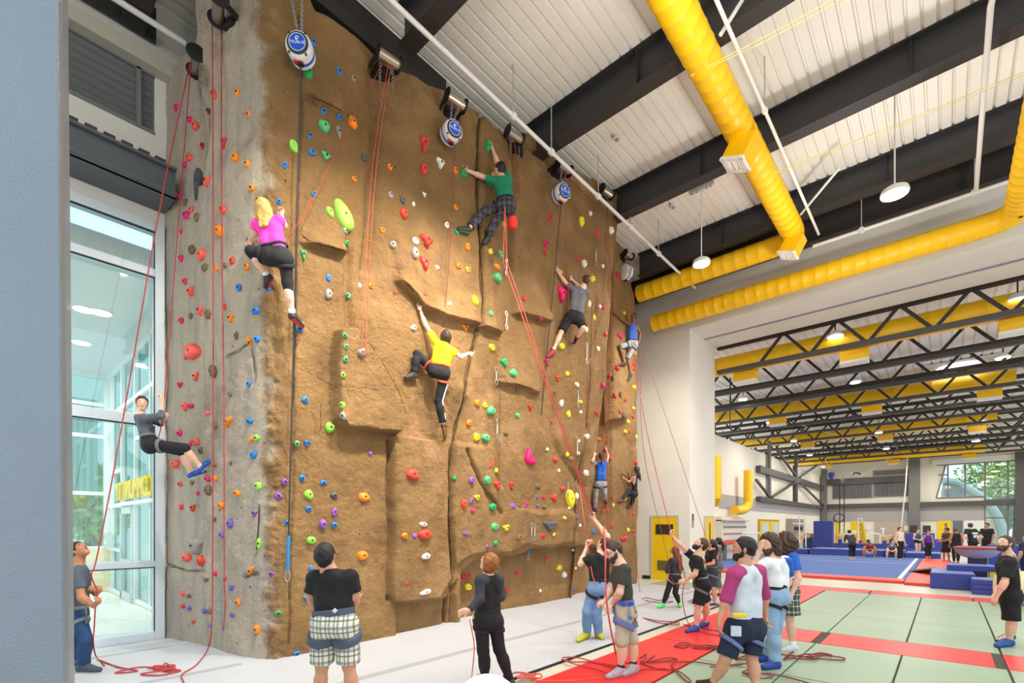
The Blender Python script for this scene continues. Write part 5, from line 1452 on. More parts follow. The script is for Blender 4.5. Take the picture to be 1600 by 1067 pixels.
# rings and ropes hanging from the far roof
rg = empty('gymnastic_rings', A(1311, 748, 36), 'gymnastic rings rig hanging in front of the louvered windows', 'rings')
for px in (1312, 1319): MB().tube([A(1315.5, 748, 36), A(px, 760, 36), A(px, 832, 36)], 0.03, 6).build('strap', BLACKM, rg)
MB().lathe(A(1315.5, 749, 36), (0, 0, 1), [(0.1, -0.3), (0.16, 0), (0.1, 0.3)], 10).build('swivel', GREYSTEEL, rg)
for px in (1312, 1319): MB().tube([A(px, 834, 36) + Vector((0.1 * math.cos(q), 0, 0.1 * math.sin(q))) for q in np.linspace(0, 2 * PI, 12)[:-1]], 0.02, 6, closed=True).build('ring', TANB, rg)
tag(MB().tube([A(1419, 696, 40), A(1415, 760, 40), A(1408, 826, 40)], 0.05, 6).build('hanging_rope', mat('pale_rope', (220, 210, 196), 0.8)), 'pale climbing rope hanging in front of the grey column', 'rope')
tag(MB().tube([A(1289, 716, 40), A(1298, 742, 40), A(1299, 745, 40)], 0.03, 6).build('hanging_rope', mat('pale_rope', (220, 210, 196), 0.8)), 'pale rope holding a blue bag below the farthest duct', 'rope')
tag(MB().lathe(A(1299, 742, 40), (0, 0, 1), [(0.1, -0.35), (0.2, -0.1), (0.26, 0.15), (0.2, 0.2)], 12).build('rope_bag', NAVY), 'small blue bag hanging under the far trusses', 'bag')
tag(MB().tube([A(1332, 741, 40), A(1335, 739, 40), A(1341, 739, 40), A(1344.5, 741, 40)], 0.06, 6).build('trapeze', BLACKM), 'dark trapeze handle hanging over the louvered windows', 'trapeze')
tag(MB().tube([A(1175, 642, 25.5), A(1408, 710, 40)], 0.02, 5).build('stay_wire', WHITEMET), 'thin white stay wire under the far trusses', 'cable')
tag(MB().tube([A(1345, 743, 40), A(1406, 706, 40)], 0.02, 5).build('stay_wire', WHITEMET), 'thin white wire from the trapeze to the far truss', 'cable')
tag(MB().tube([A(1392, 577, 24), A(1391, 631, 24)], 0.035, 6).build('drop_rod', BLACKM), 'short black rod hanging from the second truss, middle', 'rod')
tag(MB().tube([A(1141, 590, 21), A(1141, 668, 21)], 0.03, 6).build('drop_rod', BLACKM), 'black rod hanging from the truss beside the white jamb', 'rod')

# ---- outside the far window
BARK = mat('bark', (86, 66, 48), 0.9)
LEAF = [mat('leaf_green', (140, 186, 84), 0.7, var=0.3, vscale=3), mat('leaf_yellow_green', (190, 206, 100), 0.7, var=0.25, vscale=3), mat('leaf_dark_green', (96, 150, 92), 0.7, var=0.3, vscale=3)]
def tree(px, py, d, hgt, rad, mt, label, seed, n=900):
    rnd = random.Random(seed)
    c = at(px, py, d)
    root = empty('tree', (c.x, c.y, 0), label, 'tree', 'trees outside the windows')
    tk = MB().tube([(c.x, c.y, -0.2), (c.x + 0.1, c.y, hgt * 0.4), (c.x, c.y, hgt * 0.75)], [0.28, 0.2, 0.1], 8)
    for k in range(6):
        a = rnd.uniform(0, 6.28); z = hgt * rnd.uniform(0.35, 0.65)
        tk.tube([(c.x, c.y, z), (c.x + rad * 0.6 * math.cos(a), c.y + rad * 0.6 * math.sin(a), z + rad * 0.5)], [0.1, 0.03], 6)
    tk.build('trunk', BARK, root)
    lf = MB()
    for k in range(n):
        u = Vector((rnd.gauss(0, 1), rnd.gauss(0, 1), rnd.gauss(0, 1))).normalized() * rad * rnd.random() ** 0.4
        p = Vector((c.x + u.x, c.y + u.y, hgt * 0.62 + u.z * hgt * 0.38 / rad))
        a = Vector((rnd.uniform(-1, 1), rnd.uniform(-1, 1), rnd.uniform(-1, 1))).normalized() * rnd.uniform(0.15, 0.34)
        b = a.cross(Vector((rnd.uniform(-1, 1), rnd.uniform(-1, 1), rnd.uniform(-1, 1)))).normalized() * a.length * 0.6
        lf.add([p - a, p - b, p + a, p + b], [(0, 1, 2, 3)])
    lf.build('foliage', mt, root)
tree(1560, 800, 62, 13.0, 4.2, LEAF[0], 'broad green tree in the middle of the slanted far window', 3, 1100)
tree(1592, 800, 58, 11.0, 3.6, LEAF[1], 'yellow green tree at the outer edge of the slanted far window', 4, 900)
tree(1535, 800, 70, 11.5, 3.6, LEAF[1], 'sparser yellowish tree left of the broad tree in the far window', 5, 350)
tree(1585, 850, 57, 5.5, 2.6, LEAF[2], 'dark green bush low in the far window', 6, 1600)
tree(140, 820, 27, 5.4, 2.2, LEAF[0], 'green tree seen low through the entrance end glazing', 7, 1200)
tree(150, 850, 25, 3.8, 1.5, LEAF[1], 'small yellow green tree in front of the other at the entrance end', 8, 700)
# neighbouring curved building seen through the far window
nb = empty('neighbour_building', at(1505, 800, 54), 'pale neighbouring building with a curved roof seen through the far window', 'building')
c0 = at(1505, 821, 52)
arc = [at(px, py, 52) for px, py in ((1470, 770), (1474, 752), (1490, 754), (1510, 762), (1530, 774), (1548, 790), (1560, 808), (1568, 830), (1570, 850), (1470, 850))]
MB().prism(arc, (0, 2.0, 0)).build('end_wall', mat('cream_render', (244, 232, 208), 0.8), nb)
edge = [at(px, py, 51.6) for px, py in ((1474, 751), (1490, 753), (1510, 761), (1530, 773), (1548, 789), (1560, 807), (1568, 829), (1571, 850))]
MB().tube(edge, 0.35, 8).build('roof_edge', mat('pale_roof_edge', (206, 220, 226), 0.6), nb)
for px in (1479, 1487, 1495, 1503): MB().box(at(px - 3, 0, 51.8).x, at(px + 3, 0, 51.8).x, at(px, 0, 51.6).y, at(px, 0, 51.6).y + 0.2, at(px, 775, 51.6).z, at(px, 762, 51.6).z).build('building_window', mat('slate_glass', (120, 140, 160), 0.3), nb)
struct('exterior_ground', MB().box(-40, 40, 54.5, 110, -0.3, -0.05), mat('lawn_green', (110, 136, 80), 0.9, var=0.2, vscale=2), 'green ground outside the far window', 'ground')

ob = empty('padded_bench', at(1146, 860, 24.5), 'orange topped low bench behind the ponytailed belayers', 'bench')
MB().bar(at(1128, 849, 24.5), at(1168, 847, 25.5), 0.3, 0.16).build('bench_top', ORRED, ob, bevel=0.02)
for px in (1132, 1164): MB().bar(at(px, 851, 24.6), at(px, 877, 24.6), 0.08, 0.2).build('leg', GREYSTEEL, ob)
wb = at(761, 1115, 4.03)
tag(MB().lathe((wb.x, wb.y, 0.03), (0, 0, 1), [(0.29 * math.sin(a), 0.29 - 0.29 * math.cos(a)) for a in np.linspace(0.02, PI - 0.02, 18)], 30).build('white_ball', mat('white_ball_skin', (240, 240, 240), 0.5), None, smooth=True), 'white ball just peeking over the bottom picture edge below the red haired woman', 'ball')
# ================================================================= people: one continuous skin surface each, clothes as children
def unit(x):
    x = np.asarray(x, float); n = np.linalg.norm(x)
    return x / n if n > 1e-9 else x
def smin(a, b, k):
    h = np.maximum(k - np.abs(a - b), 0.0) / k
    return np.minimum(a, b) - h * h * k * 0.25

class Field:
    """signed distance grid built from smoothly joined tapered capsules and ellipsoids"""
    def __init__(self, prims, h, pad=0.05):
        lo = np.array([1e9] * 3); hi = -lo
        for p in prims:
            for c, r in ((p[0], p[2]), (p[1], p[3])):
                lo = np.minimum(lo, np.array(c) - r); hi = np.maximum(hi, np.array(c) + r)
        self.lo = lo - pad; self.h = h
        self.n = np.ceil((hi - lo + 2 * pad) / h).astype(int) + 1
        self.F = np.full(self.n, 1.0, np.float32)
        for p in prims: self.add(*p)
    def axes(self, i0, i1):
        return [self.lo[k] + self.h * np.arange(i0[k], i1[k]) for k in range(3)]
    def add(self, a, b, ra, rb, k=0.03, flat=None, planes=()):
        a, b = np.array(a, float), np.array(b, float)
        R = max(ra, rb) + k + 2.5 * self.h
        i0 = np.maximum(((np.minimum(a, b) - R - self.lo) / self.h).astype(int), 0)
        i1 = np.minimum(((np.maximum(a, b) + R - self.lo) / self.h).astype(int) + 2, self.n)
        if np.any(i1 <= i0): return
        X, Y, Zz = self.axes(i0, i1)
        X = X[:, None, None]; Y = Y[None, :, None]; Zz = Zz[None, None, :]
        d = b - a; L2 = float(d @ d)
        px, py, pz = X - a[0], Y - a[1], Zz - a[2]
        if L2 < 1e-10: t = 0.0; qx, qy, qz = px, py, pz; r = ra
        else:
            t = np.clip((px * d[0] + py * d[1] + pz * d[2]) / L2, 0, 1)
            qx, qy, qz = px - t * d[0], py - t * d[1], pz - t * d[2]
            r = ra + (rb - ra) * t
        if flat is not None:          # (direction, factor): squash along a direction
            f, s = np.array(flat[0], float), flat[1]
            c = (qx * f[0] + qy * f[1] + qz * f[2]) * (1.0 / s - 1.0)
            qx, qy, qz = qx + c * f[0], qy + c * f[1], qz + c * f[2]
        v = np.sqrt(qx * qx + qy * qy + qz * qz) - r
        for (pp, pn) in planes:
            pn = unit(pn)
            v = np.maximum(v, (X - pp[0]) * pn[0] + (Y - pp[1]) * pn[1] + (Zz - pp[2]) * pn[2])
        sl = (slice(i0[0], i1[0]), slice(i0[1], i1[1]), slice(i0[2], i1[2]))
        self.F[sl] = smin(self.F[sl], v.astype(np.float32), k)
    def cut(self, p, n):
        """keep the side where (x-p).n < 0"""
        n = np.array(n, float); n /= np.linalg.norm(n); p = np.array(p, float)
        X, Y, Zz = self.axes([0, 0, 0], self.n)
        v = (X[:, None, None] - p[0]) * n[0] + (Y[None, :, None] - p[1]) * n[1] + (Zz[None, None, :] - p[2]) * n[2]
        self.F = np.maximum(self.F, v.astype(np.float32))
    def carve(self, a, b, ra, rb):
        g = Field.__new__(Field); g.lo, g.h, g.n = self.lo, self.h, self.n
        g.F = np.full(self.n, 1.0, np.float32); g.add(a, b, ra, rb, 0.01)
        self.F = np.maximum(self.F, -g.F)
    def wrinkle(self, amp, freq, seed=0):
        X, Y, Zz = self.axes([0, 0, 0], self.n)
        X = X[:, None, None]; Y = Y[None, :, None]; Zz = Zz[None, None, :]
        w = np.sin(freq * (0.6 * X + 0.3 * Y + 1.0 * Zz) + seed) * np.sin(freq * (0.9 * Y - 0.5 * X + 0.4 * Zz) + 1.3 * seed) + 0.5 * np.sin(freq * 1.9 * (0.8 * X - 0.6 * Y + 0.5 * Zz) + 2.1 * seed)
        self.F = self.F + (amp * w).astype(np.float32)
    def mesh(self, name, mt):
        F, h = self.F, self.h
        S = F < 0
        c = [S[dx:F.shape[0] - 1 + dx, dy:F.shape[1] - 1 + dy, dz:F.shape[2] - 1 + dz] for dx in (0, 1) for dy in (0, 1) for dz in (0, 1)]
        cnt = sum(x.astype(np.int8) for x in c)
        act = (cnt > 0) & (cnt < 8)
        I = np.stack(np.nonzero(act), 1)
        if len(I) == 0: return None
        idm = np.full(act.shape, -1, np.int32); idm[act] = np.arange(len(I))
        off = [(dx, dy, dz) for dx in (0, 1) for dy in (0, 1) for dz in (0, 1)]
        val = np.stack([F[I[:, 0] + o[0], I[:, 1] + o[1], I[:, 2] + o[2]] for o in off], 1)
        acc = np.zeros((len(I), 3)); num = np.zeros(len(I))
        for i in range(8):
            for j in range(i + 1, 8):
                oi, oj = np.array(off[i]), np.array(off[j])
                if np.abs(oi - oj).sum() != 1: continue
                a, b = val[:, i], val[:, j]
                m = (a < 0) != (b < 0)
                t = np.where(m, a / np.where(m, a - b, 1), 0)
                acc += np.where(m[:, None], oi + t[:, None] * (oj - oi), 0); num += m
        V = self.lo + h * (I + acc / num[:, None])
        quads = []
        for ax in range(3):
            o1, o2 = [(1, 2), (2, 0), (0, 1)][ax]
            sl0 = [slice(1, -1)] * 3; sl0[ax] = slice(0, -1)
            sl1 = [slice(1, -1)] * 3; sl1[ax] = slice(1, None)
            A, B = S[tuple(sl0)], S[tuple(sl1)]
            ch = np.stack(np.nonzero(A != B), 1)
            if len(ch) == 0: continue
            fl = A[tuple(ch.T)]
            base = ch.copy(); base[:, o1] += 1; base[:, o2] += 1     # grid vertex index
            e1 = np.zeros(3, int); e1[o1] = 1; e2 = np.zeros(3, int); e2[o2] = 1
            q = [base - e1 - e2, base - e2, base, base - e1]
            q = np.stack([idm[tuple(x.T)] for x in q], 1)
            q[~fl] = q[~fl][:, ::-1]
            quads.append(q)
        Q = np.concatenate(quads)
        Q = Q[(Q >= 0).all(1)]
        me = mesh_np(name, V, Q)
        me.materials.append(mt)
        return me

SKIN = {'light': mat('skin_light', (232, 184, 158), 0.55, var=0.04, vscale=8), 'mid': mat('skin_mid', (206, 150, 118), 0.55, var=0.04, vscale=8), 'tan': mat('skin_tan', (178, 120, 86), 0.55, var=0.04, vscale=8), 'brown': mat('skin_brown', (120, 76, 52), 0.55, var=0.04, vscale=8)}
HAIR = {'black': mat('hair_black', (24, 20, 18), 0.5, var=0.3, vscale=30, bump=0.4, bscale=90), 'brown': mat('hair_brown', (70, 46, 32), 0.5, var=0.3, vscale=30, bump=0.4, bscale=90), 'ginger': mat('hair_ginger', (156, 92, 38), 0.5, var=0.3, vscale=30, bump=0.4, bscale=90),
        'blond': mat('hair_blond', (206, 160, 86), 0.5, var=0.3, vscale=30, bump=0.4, bscale=90), 'auburn': mat('hair_auburn', (104, 62, 36), 0.5, var=0.3, vscale=30, bump=0.4, bscale=90)}
def cloth(name, col, **k): return mat('cloth_' + name, col, k.pop('rough', 0.85), var=k.pop('var', 0.08), vscale=k.pop('vscale', 10), bump=k.pop('bump', 0.15), bscale=k.pop('bscale', 160), **k)
EYEW = mat('eye_white', (232, 228, 222), 0.3); EYED = mat('eye_iris', (46, 32, 24), 0.25); LIPM = mat('lip_tone', (176, 96, 86), 0.5)

def plaid_mat(name, base, l1, l2, sc_=11.0):
    m = mat(name, base, 0.85)
    nt = m.node_tree; N, L = nt.nodes, nt.links
    b = N['Principled BSDF']
    tc = N.new('ShaderNodeTexCoord'); sp = N.new('ShaderNodeSeparateXYZ'); L.new(tc.outputs['Object'], sp.inputs[0])
    def stripes(src, f, thr, ph):
        a = N.new('ShaderNodeMath'); a.operation = 'MULTIPLY_ADD'; L.new(src, a.inputs[0]); a.inputs[1].default_value = f; a.inputs[2].default_value = ph
        s_ = N.new('ShaderNodeMath'); s_.operation = 'SINE'; L.new(a.outputs[0], s_.inputs[0])
        g = N.new('ShaderNodeMath'); g.operation = 'GREATER_THAN'; L.new(s_.outputs[0], g.inputs[0]); g.inputs[1].default_value = thr
        return g.outputs[0]
    ad = N.new('ShaderNodeMath'); ad.operation = 'ADD'; L.new(sp.outputs['X'], ad.inputs[0]); L.new(sp.outputs['Y'], ad.inputs[1])
    col = None
    for src, f, thr, ph, c, fac in ((sp.outputs['Z'], 6.28 * sc_, 0.75, 0.0, l1, 0.6), (ad.outputs[0], 6.28 * sc_, 0.75, 1.0, l1, 0.6), (sp.outputs['Z'], 6.28 * sc_, 0.9, 2.6, l2, 0.7), (ad.outputs[0], 6.28 * sc_, 0.9, 3.6, l2, 0.7)):
        mx = N.new('ShaderNodeMix'); mx.data_type = 'RGBA'
        if col is None: mx.inputs['A'].default_value = (*lin(base), 1)
        else: L.new(col, mx.inputs['A'])
        mx.inputs['B'].default_value = (*lin(c), 1)
        ml = N.new('ShaderNodeMath'); ml.operation = 'MULTIPLY'; L.new(stripes(src, f, thr, ph), ml.inputs[0]); ml.inputs[1].default_value = fac
        L.new(ml.outputs[0], mx.inputs['Factor'])
        col = mx.outputs['Result']
    L.new(col, b.inputs['Base Color'])
    return m

NP = lambda p: np.array((p[0], p[1], p[2]), float)
def camdir(v):
    """direction given as (right, up, toward the camera)"""
    return NP(RGT) * v[0] + np.array([0, 0, 1.0]) * v[1] - NP(FWD) * v[2]

def person(label, J, H, face, skin='light', hair=('short', 'black'), wear=(), vox=0.012, hands=(None, None), front=None, group=None, beard=None, fem=False, foot_dir=None, shoe=('k', (40, 40, 44), None), cat='person', barefoot=False, curl=(0.6, 0.6), head_up=None, glasses=False):
    """J: world joints: hd nk sl sr el er wl wr hl hr kl kr al ar tl tr"""
    J = {k: NP(v) for k, v in J.items()}
    S = H / 1.75
    up = np.array([0, 0, 1.0])
    tors = unit(J['nk'] - (J['hl'] + J['hr']) / 2)
    side = unit(J['sr'] - J['sl'])
    fr = unit(front) if front is not None else unit(np.cross(side, tors))
    fr = unit(fr - tors * (fr @ tors))
    hs = unit(J['hr'] - J['hl'])
    f = unit(face)
    nkd = unit(J['hd'] - J['nk'])
    hu = unit(nkd if head_up is None else head_up); hu = unit(hu - f * (hu @ f) * 0.999)
    hsid = unit(np.cross(f, hu))
    hd = J['hd']
    cs, ch = (J['sl'] + J['sr']) / 2, (J['hl'] + J['hr']) / 2
    B = []          # body primitives
    def add(a, b, ra, rb, k=0.03, flat=None, L=B): L.append((a, b, ra * S, rb * S, k * S, flat, ()))
    # head: skull, face, jaw, nose, ears, brow
    add(hd + hu * 0.035 * S - f * 0.012 * S, hd + hu * 0.03 * S - f * 0.03 * S, 0.088, 0.088, 0.03, (hsid, 0.86))
    add(hd + f * 0.035 * S + hu * 0.01 * S, hd + f * 0.040 * S - hu * 0.065 * S, 0.058, 0.044, 0.04, (hsid, 1.0))
    add(hd - hu * 0.075 * S + f * 0.055 * S, hd - hu * 0.088 * S + f * 0.062 * S, 0.022, 0.022, 0.03)
    add(hd + f * 0.092 * S + hu * 0.012 * S, hd + f * 0.112 * S - hu * 0.022 * S, 0.009, 0.014, 0.012)
    add(hd + f * 0.086 * S + hu * 0.030 * S + hsid * 0.03 * S, hd + f * 0.086 * S + hu * 0.030 * S - hsid * 0.03 * S, 0.012, 0.012, 0.02)
    add(hd + f * 0.092 * S - hu * 0.048 * S + hsid * 0.014 * S, hd + f * 0.092 * S - hu * 0.048 * S - hsid * 0.014 * S, 0.009, 0.009, 0.012)
    for q in (-1, 1):
        add(hd + hsid * q * 0.078 * S - f * 0.008 * S + hu * 0.014 * S, hd + hsid * q * 0.076 * S - f * 0.002 * S - hu * 0.022 * S, 0.017, 0.011, 0.008, (hsid, 0.6))
    nb = J['nk']
    add(hd - hu * 0.04 * S - f * 0.02 * S, nb - tors * 0.03 * S, 0.056 if not fem else 0.048, 0.062 if not fem else 0.052, 0.04)
    # torso
    sw = np.linalg.norm(J['sr'] - J['sl']) / S
    def torso(extra, L, lo=0.0, hem=None):
        w = 1.0 if not fem else 0.9
        kk = 0.06
        for q, sj, hj in ((-1, J['sl'], J['hl']), (1, J['sr'], J['hr'])):
            ct = cs + (sj - cs) * 0.46 - tors * 0.10 * S + fr * 0.012 * S
            wa = cs * 0.42 + ch * 0.58 + ((sj - cs) * 0.40 * 0.5 + (hj - ch) * 0.5 * 0.62)
            pe = ch + (hj - ch) * 0.66 + tors * 0.02 * S
            add(ct, wa, 0.100 * w + extra, 0.085 * w + extra, kk, (fr, 0.95), L)
            add(wa, pe, 0.085 * w + extra, 0.101 + extra, kk, (fr, 0.95), L)
            add(cs + (sj - cs) * 0.15 - tors * 0.02 * S, sj + tors * 0.004 * S, 0.062 * w + extra, 0.054 * w + extra, kk, None, L)
        add(cs + tors * 0.02 * S, nb - tors * 0.01 * S, 0.075 + extra * 0.6, 0.060 + extra * 0.4, kk, None, L)
        if fem:
            for q in (-1, 1): add(cs - tors * 0.16 * S + fr * 0.075 * S + side * q * 0.07 * S, cs - tors * 0.17 * S + fr * 0.075 * S + side * q * 0.07 * S, 0.055 + extra, 0.055 + extra, 0.05, None, L)
    torso(0.0, B)
    add(ch - tors * 0.04 * S - fr * 0.04 * S + hs * 0.06 * S, ch - tors * 0.05 * S - fr * 0.045 * S + hs * 0.06 * S, 0.088, 0.088, 0.06)
    add(ch - tors * 0.04 * S - fr * 0.04 * S - hs * 0.06 * S, ch - tors * 0.05 * S - fr * 0.045 * S - hs * 0.06 * S, 0.088, 0.088, 0.06)
    m_ = 1.0 if not fem else 0.88
    LIMB = {}
    for q in 'lr':
        LIMB['ua' + q] = (J['s' + q], J['e' + q], 0.053 * m_, 0.041 * m_)
        LIMB['fa' + q] = (J['e' + q], J['w' + q], 0.043 * m_, 0.028 * m_)
        LIMB['th' + q] = (J['h' + q], J['k' + q], 0.088, 0.058)
        LIMB['ca' + q] = (J['k' + q], J['a' + q], 0.056, 0.037)
    for k_, (a, b, ra, rb) in LIMB.items(): add(a, b, ra, rb, 0.035)
    for q in 'lr':       # calf muscle and forearm swell
        kd = unit(J['a' + q] - J['k' + q]); back = unit(-fr + kd * (fr @ kd))
        p = J['k' + q] * 0.68 + J['a' + q] * 0.32 + back * 0.016 * S
        add(p, p + kd * 0.07 * S, 0.056, 0.048, 0.05)
        p = J['e' + q] * 0.72 + J['w' + q] * 0.28
        add(p, p, 0.046 * m_, 0.046 * m_, 0.03)
    # feet
    FEET = {}
    for q in 'lr':
        a, t_ = J['a' + q], J['t' + q]
        td = t_ - a
        heel = a - unit(td - up * (td @ up)) * 0.035 * S - unit(a - J['k' + q]) * -0.045 * S
        FEET[q] = (a, heel, t_)
        add(heel, t_, 0.034, 0.026, 0.04)
        add(a, a * 0.45 + t_ * 0.55, 0.036, 0.026, 0.04)
    # hands
    HND = []
    for i, q in enumerate('lr'):
        w_, e_ = J['w' + q], J['e' + q]
        d = unit(w_ - e_)
        if hands[i] is not None: d = unit(np.asarray(hands[i], float))
        pn = unit(np.cross(d, unit(np.cross(fr, d) + 1e-6)))
        pn = unit(J['hd'] - w_ - d * ((J['hd'] - w_) @ d)) if abs(pn @ d) > 0.9 else pn
        ps = unit(np.cross(d, pn))
        if ps @ (ch - w_) < 0: ps = -ps     # thumb side points to the body
        cu = curl[i]
        add(w_, w_ + d * 0.055 * S, 0.027, 0.034, 0.02, (pn, 0.62))
        add(w_ + d * 0.05 * S + ps * 0.018 * S, w_ + d * 0.082 * S + ps * 0.02 * S, 0.026, 0.02, 0.02, (pn, 0.62))
        add(w_ + d * 0.05 * S - ps * 0.018 * S, w_ + d * 0.080 * S - ps * 0.02 * S, 0.026, 0.02, 0.02, (pn, 0.62))
        for j, ln in enumerate((0.88, 1.0, 0.94, 0.76)):
            o = (1.5 - j) * 0.019 * S
            k0 = w_ + d * 0.088 * S + ps * o
            d1 = unit(d * math.cos(cu * 0.9) - pn * math.sin(cu * 0.9) + ps * (1.5 - j) * 0.05)
            k1 = k0 + d1 * 0.040 * S * ln
            d2 = unit(d * math.cos(cu * 2.1) - pn * math.sin(cu * 2.1))
            k2 = k1 + d2 * 0.026 * S * ln
            d3 = unit(d * math.cos(cu * 2.9) - pn * math.sin(cu * 2.9))
            k3 = k2 + d3 * 0.020 * S * ln
            for a, b, r0, r1 in ((k0, k1, 0.0105, 0.0095), (k1, k2, 0.0095, 0.009), (k2, k3, 0.009, 0.008)): HND.append((a, b, r0 * S, r1 * S, 0.006 * S, None, ()))
        t0 = w_ + d * 0.03 * S + ps * 0.026 * S
        t1 = t0 + unit(ps * 0.75 + d * 0.7 - pn * 0.25) * 0.042 * S
        t2 = t1 + unit(d * 0.8 + ps * 0.2 - pn * 0.5 * (0.4 + cu)) * 0.032 * S
        for a, b, r0, r1 in ((t0, t1, 0.0135, 0.0115), (t1, t2, 0.0115, 0.009)): HND.append((a, b, r0 * S, r1 * S, 0.008 * S, None, ()))
    Fd = Field(B + HND, vox)
    me = Fd.mesh('person', SKIN[skin])
    body = bpy.data.objects.new('person', me)
    C.objects.link(body)
    org = Vector(J['al'] * 0.5 + J['ar'] * 0.5)
    for o_ in (me,):
        co = np.empty(len(o_.vertices) * 3, np.float32); o_.vertices.foreach_get('co', co)
        co = co.reshape(-1, 3) - np.array(org, np.float32); o_.vertices.foreach_set('co', co.ravel()); o_.update()
    body.location = org
    tag(body, label, cat, group)
    def part(name, prims, mt, cuts=(), wr=None, v=None, carves=()):
        if not prims: return None
        Fp = Field(prims, v or vox)
        if wr: Fp.wrinkle(*wr)
        for p, n in cuts: Fp.cut(p, n)
        for cv in carves: Fp.carve(*cv)
        mm = Fp.mesh(name, mt)
        return link(name, mm, None, body) if mm else None
    # eyes, brows, mouth
    if vox < 0.02:
        for q in (-1, 1):
            ec = hd + f * 0.079 * S + hu * 0.012 * S + hsid * q * 0.031 * S
            eo = MB().lathe(ec, f, [(0.003 * S, 0.0105 * S), (0.007 * S, 0.009 * S), (0.0105 * S, 0.004 * S), (0.011 * S, -0.006 * S)], 10).build('eye', EYEW, body, smooth=True)
            MB().lathe(ec + f * 0.0085 * S, f, [(0.0075 * S, 0.0), (0.006 * S, 0.003 * S)], 10).build('iris', EYED, eo)
            bc = hd + f * 0.093 * S + hu * 0.034 * S + hsid * q * 0.032 * S
            MB().tube([bc - hsid * q * 0.016 * S, bc + hu * 0.004 * S, bc + hsid * q * 0.018 * S - f * 0.009 * S], [0.003 * S, 0.0045 * S, 0.002 * S], 6).build('eyebrow', HAIR[hair[1]], body)
        mc = hd + f * 0.099 * S - hu * 0.049 * S
        MB().tube([mc - hsid * 0.022 * S - f * 0.008 * S, mc - hsid * 0.008 * S + f * 0.001 * S, mc + hsid * 0.008 * S + f * 0.001 * S, mc + hsid * 0.022 * S - f * 0.008 * S], [0.003 * S, 0.006 * S, 0.006 * S, 0.003 * S], 6).build('mouth', LIPM, body)
        if glasses:
            g = MB()
            for q in (-1, 1):
                ec = hd + f * 0.106 * S + hu * 0.012 * S + hsid * q * 0.032 * S
                g.tube([ec + (hsid * math.cos(a) * 0.024 + hu * math.sin(a) * 0.017) * S for a in np.linspace(0, 2 * PI, 13)[:-1]], 0.0022 * S, 5, closed=True)
                g.tube([ec + hsid * q * 0.024 * S, hd + hsid * q * 0.08 * S + hu * 0.016 * S], 0.002 * S, 5)
            g.build('glasses', BLACKM, body)
    # hair
    hst, hcol = hair
    if hst:
        top = hd + hu * 0.042 * S - f * 0.016 * S
        HP = [(top + f * 0.004 * S, top - f * 0.018 * S, 0.099 * S, 0.100 * S, 0.03 * S, (hsid, 0.88))]
        back = hd - f * 0.06 * S
        HP.append((back + hu * 0.02 * S, back - hu * 0.04 * S, 0.07 * S, 0.058 * S, 0.04 * S, (hsid, 1.0)))
        if hst in ('bob', 'curly', 'frizzy'):
            big = {'bob': 1.0, 'curly': 1.2, 'frizzy': 1.55}[hst]
            for q in (-1, 1): HP.append((hd + hsid * q * 0.062 * S * big - f * 0.03 * S + hu * 0.03 * S, hd + hsid * q * 0.058 * S * big - f * 0.045 * S - hu * (0.06 if hst == 'bob' else 0.10) * S, 0.05 * S * big, 0.042 * S * big, 0.04 * S, None))
            HP.append((hd - f * 0.06 * S * big, hd - f * 0.06 * S * big - hu * (0.07 if hst == 'bob' else 0.12) * S, 0.075 * S * big, 0.06 * S * big, 0.04 * S, None))
            if hst != 'bob': HP.append((top + hu * 0.03 * S, top + hu * 0.03 * S, 0.092 * S * big ** 0.6, 0.092 * S * big ** 0.6, 0.04 * S, None))
        if hst in ('long', 'shoulder'):
            ln = 0.46 if hst == 'long' else 0.17
            for q in (-1, 1):
                n0 = J['nk'] - fr * 0.075 * S + side * q * 0.045 * S
                HP.append((hd - f * 0.055 * S + hsid * q * 0.035 * S, n0, 0.066 * S, 0.052 * S, 0.05 * S, None))
                HP.append((n0, n0 - fr * 0.055 * S - up * ln * S - side * q * 0.012 * S, 0.054 * S, 0.026 * S, 0.05 * S, None))
            for q in (-1, 1): HP.append((hd + hsid * q * 0.065 * S - f * 0.03 * S, hd + hsid * q * 0.07 * S - f * 0.05 * S - up * min(ln, 0.3) * S * 0.6, 0.036 * S, 0.03 * S, 0.04 * S, None))
        fl = hd + hu * 0.058 * S + f * 0.062 * S
        cuts = []
        if hst in ('short', 'bun', 'pony', 'cap'):
            nn = unit(f * 0.90 - hu * 0.44)
            cuts = [(hd + f * 0.052 * S + hu * 0.040 * S, nn)]
            cuts.append((hd - hu * 0.055 * S - f * 0.05 * S, unit(-hu + f * 0.25)))
        elif hst in ('bob', 'curly', 'frizzy'):
            cuts = [(hd + f * 0.058 * S + hu * 0.045 * S, unit(f * 0.93 - hu * 0.35))]
        elif hst in ('long', 'shoulder'):
            cuts = []
            cuts = [(hd + f * 0.056 * S + hu * 0.045 * S, unit(f * 0.93 - hu * 0.36))]
        ho = part('hair', HP, HAIR[hcol], cuts, (0.004 * S if hst not in ('curly', 'frizzy') else 0.012 * S, 60 / S if hst not in ('curly', 'frizzy') else 95 / S, 3), min(vox, 0.012) if vox < 0.018 else vox)
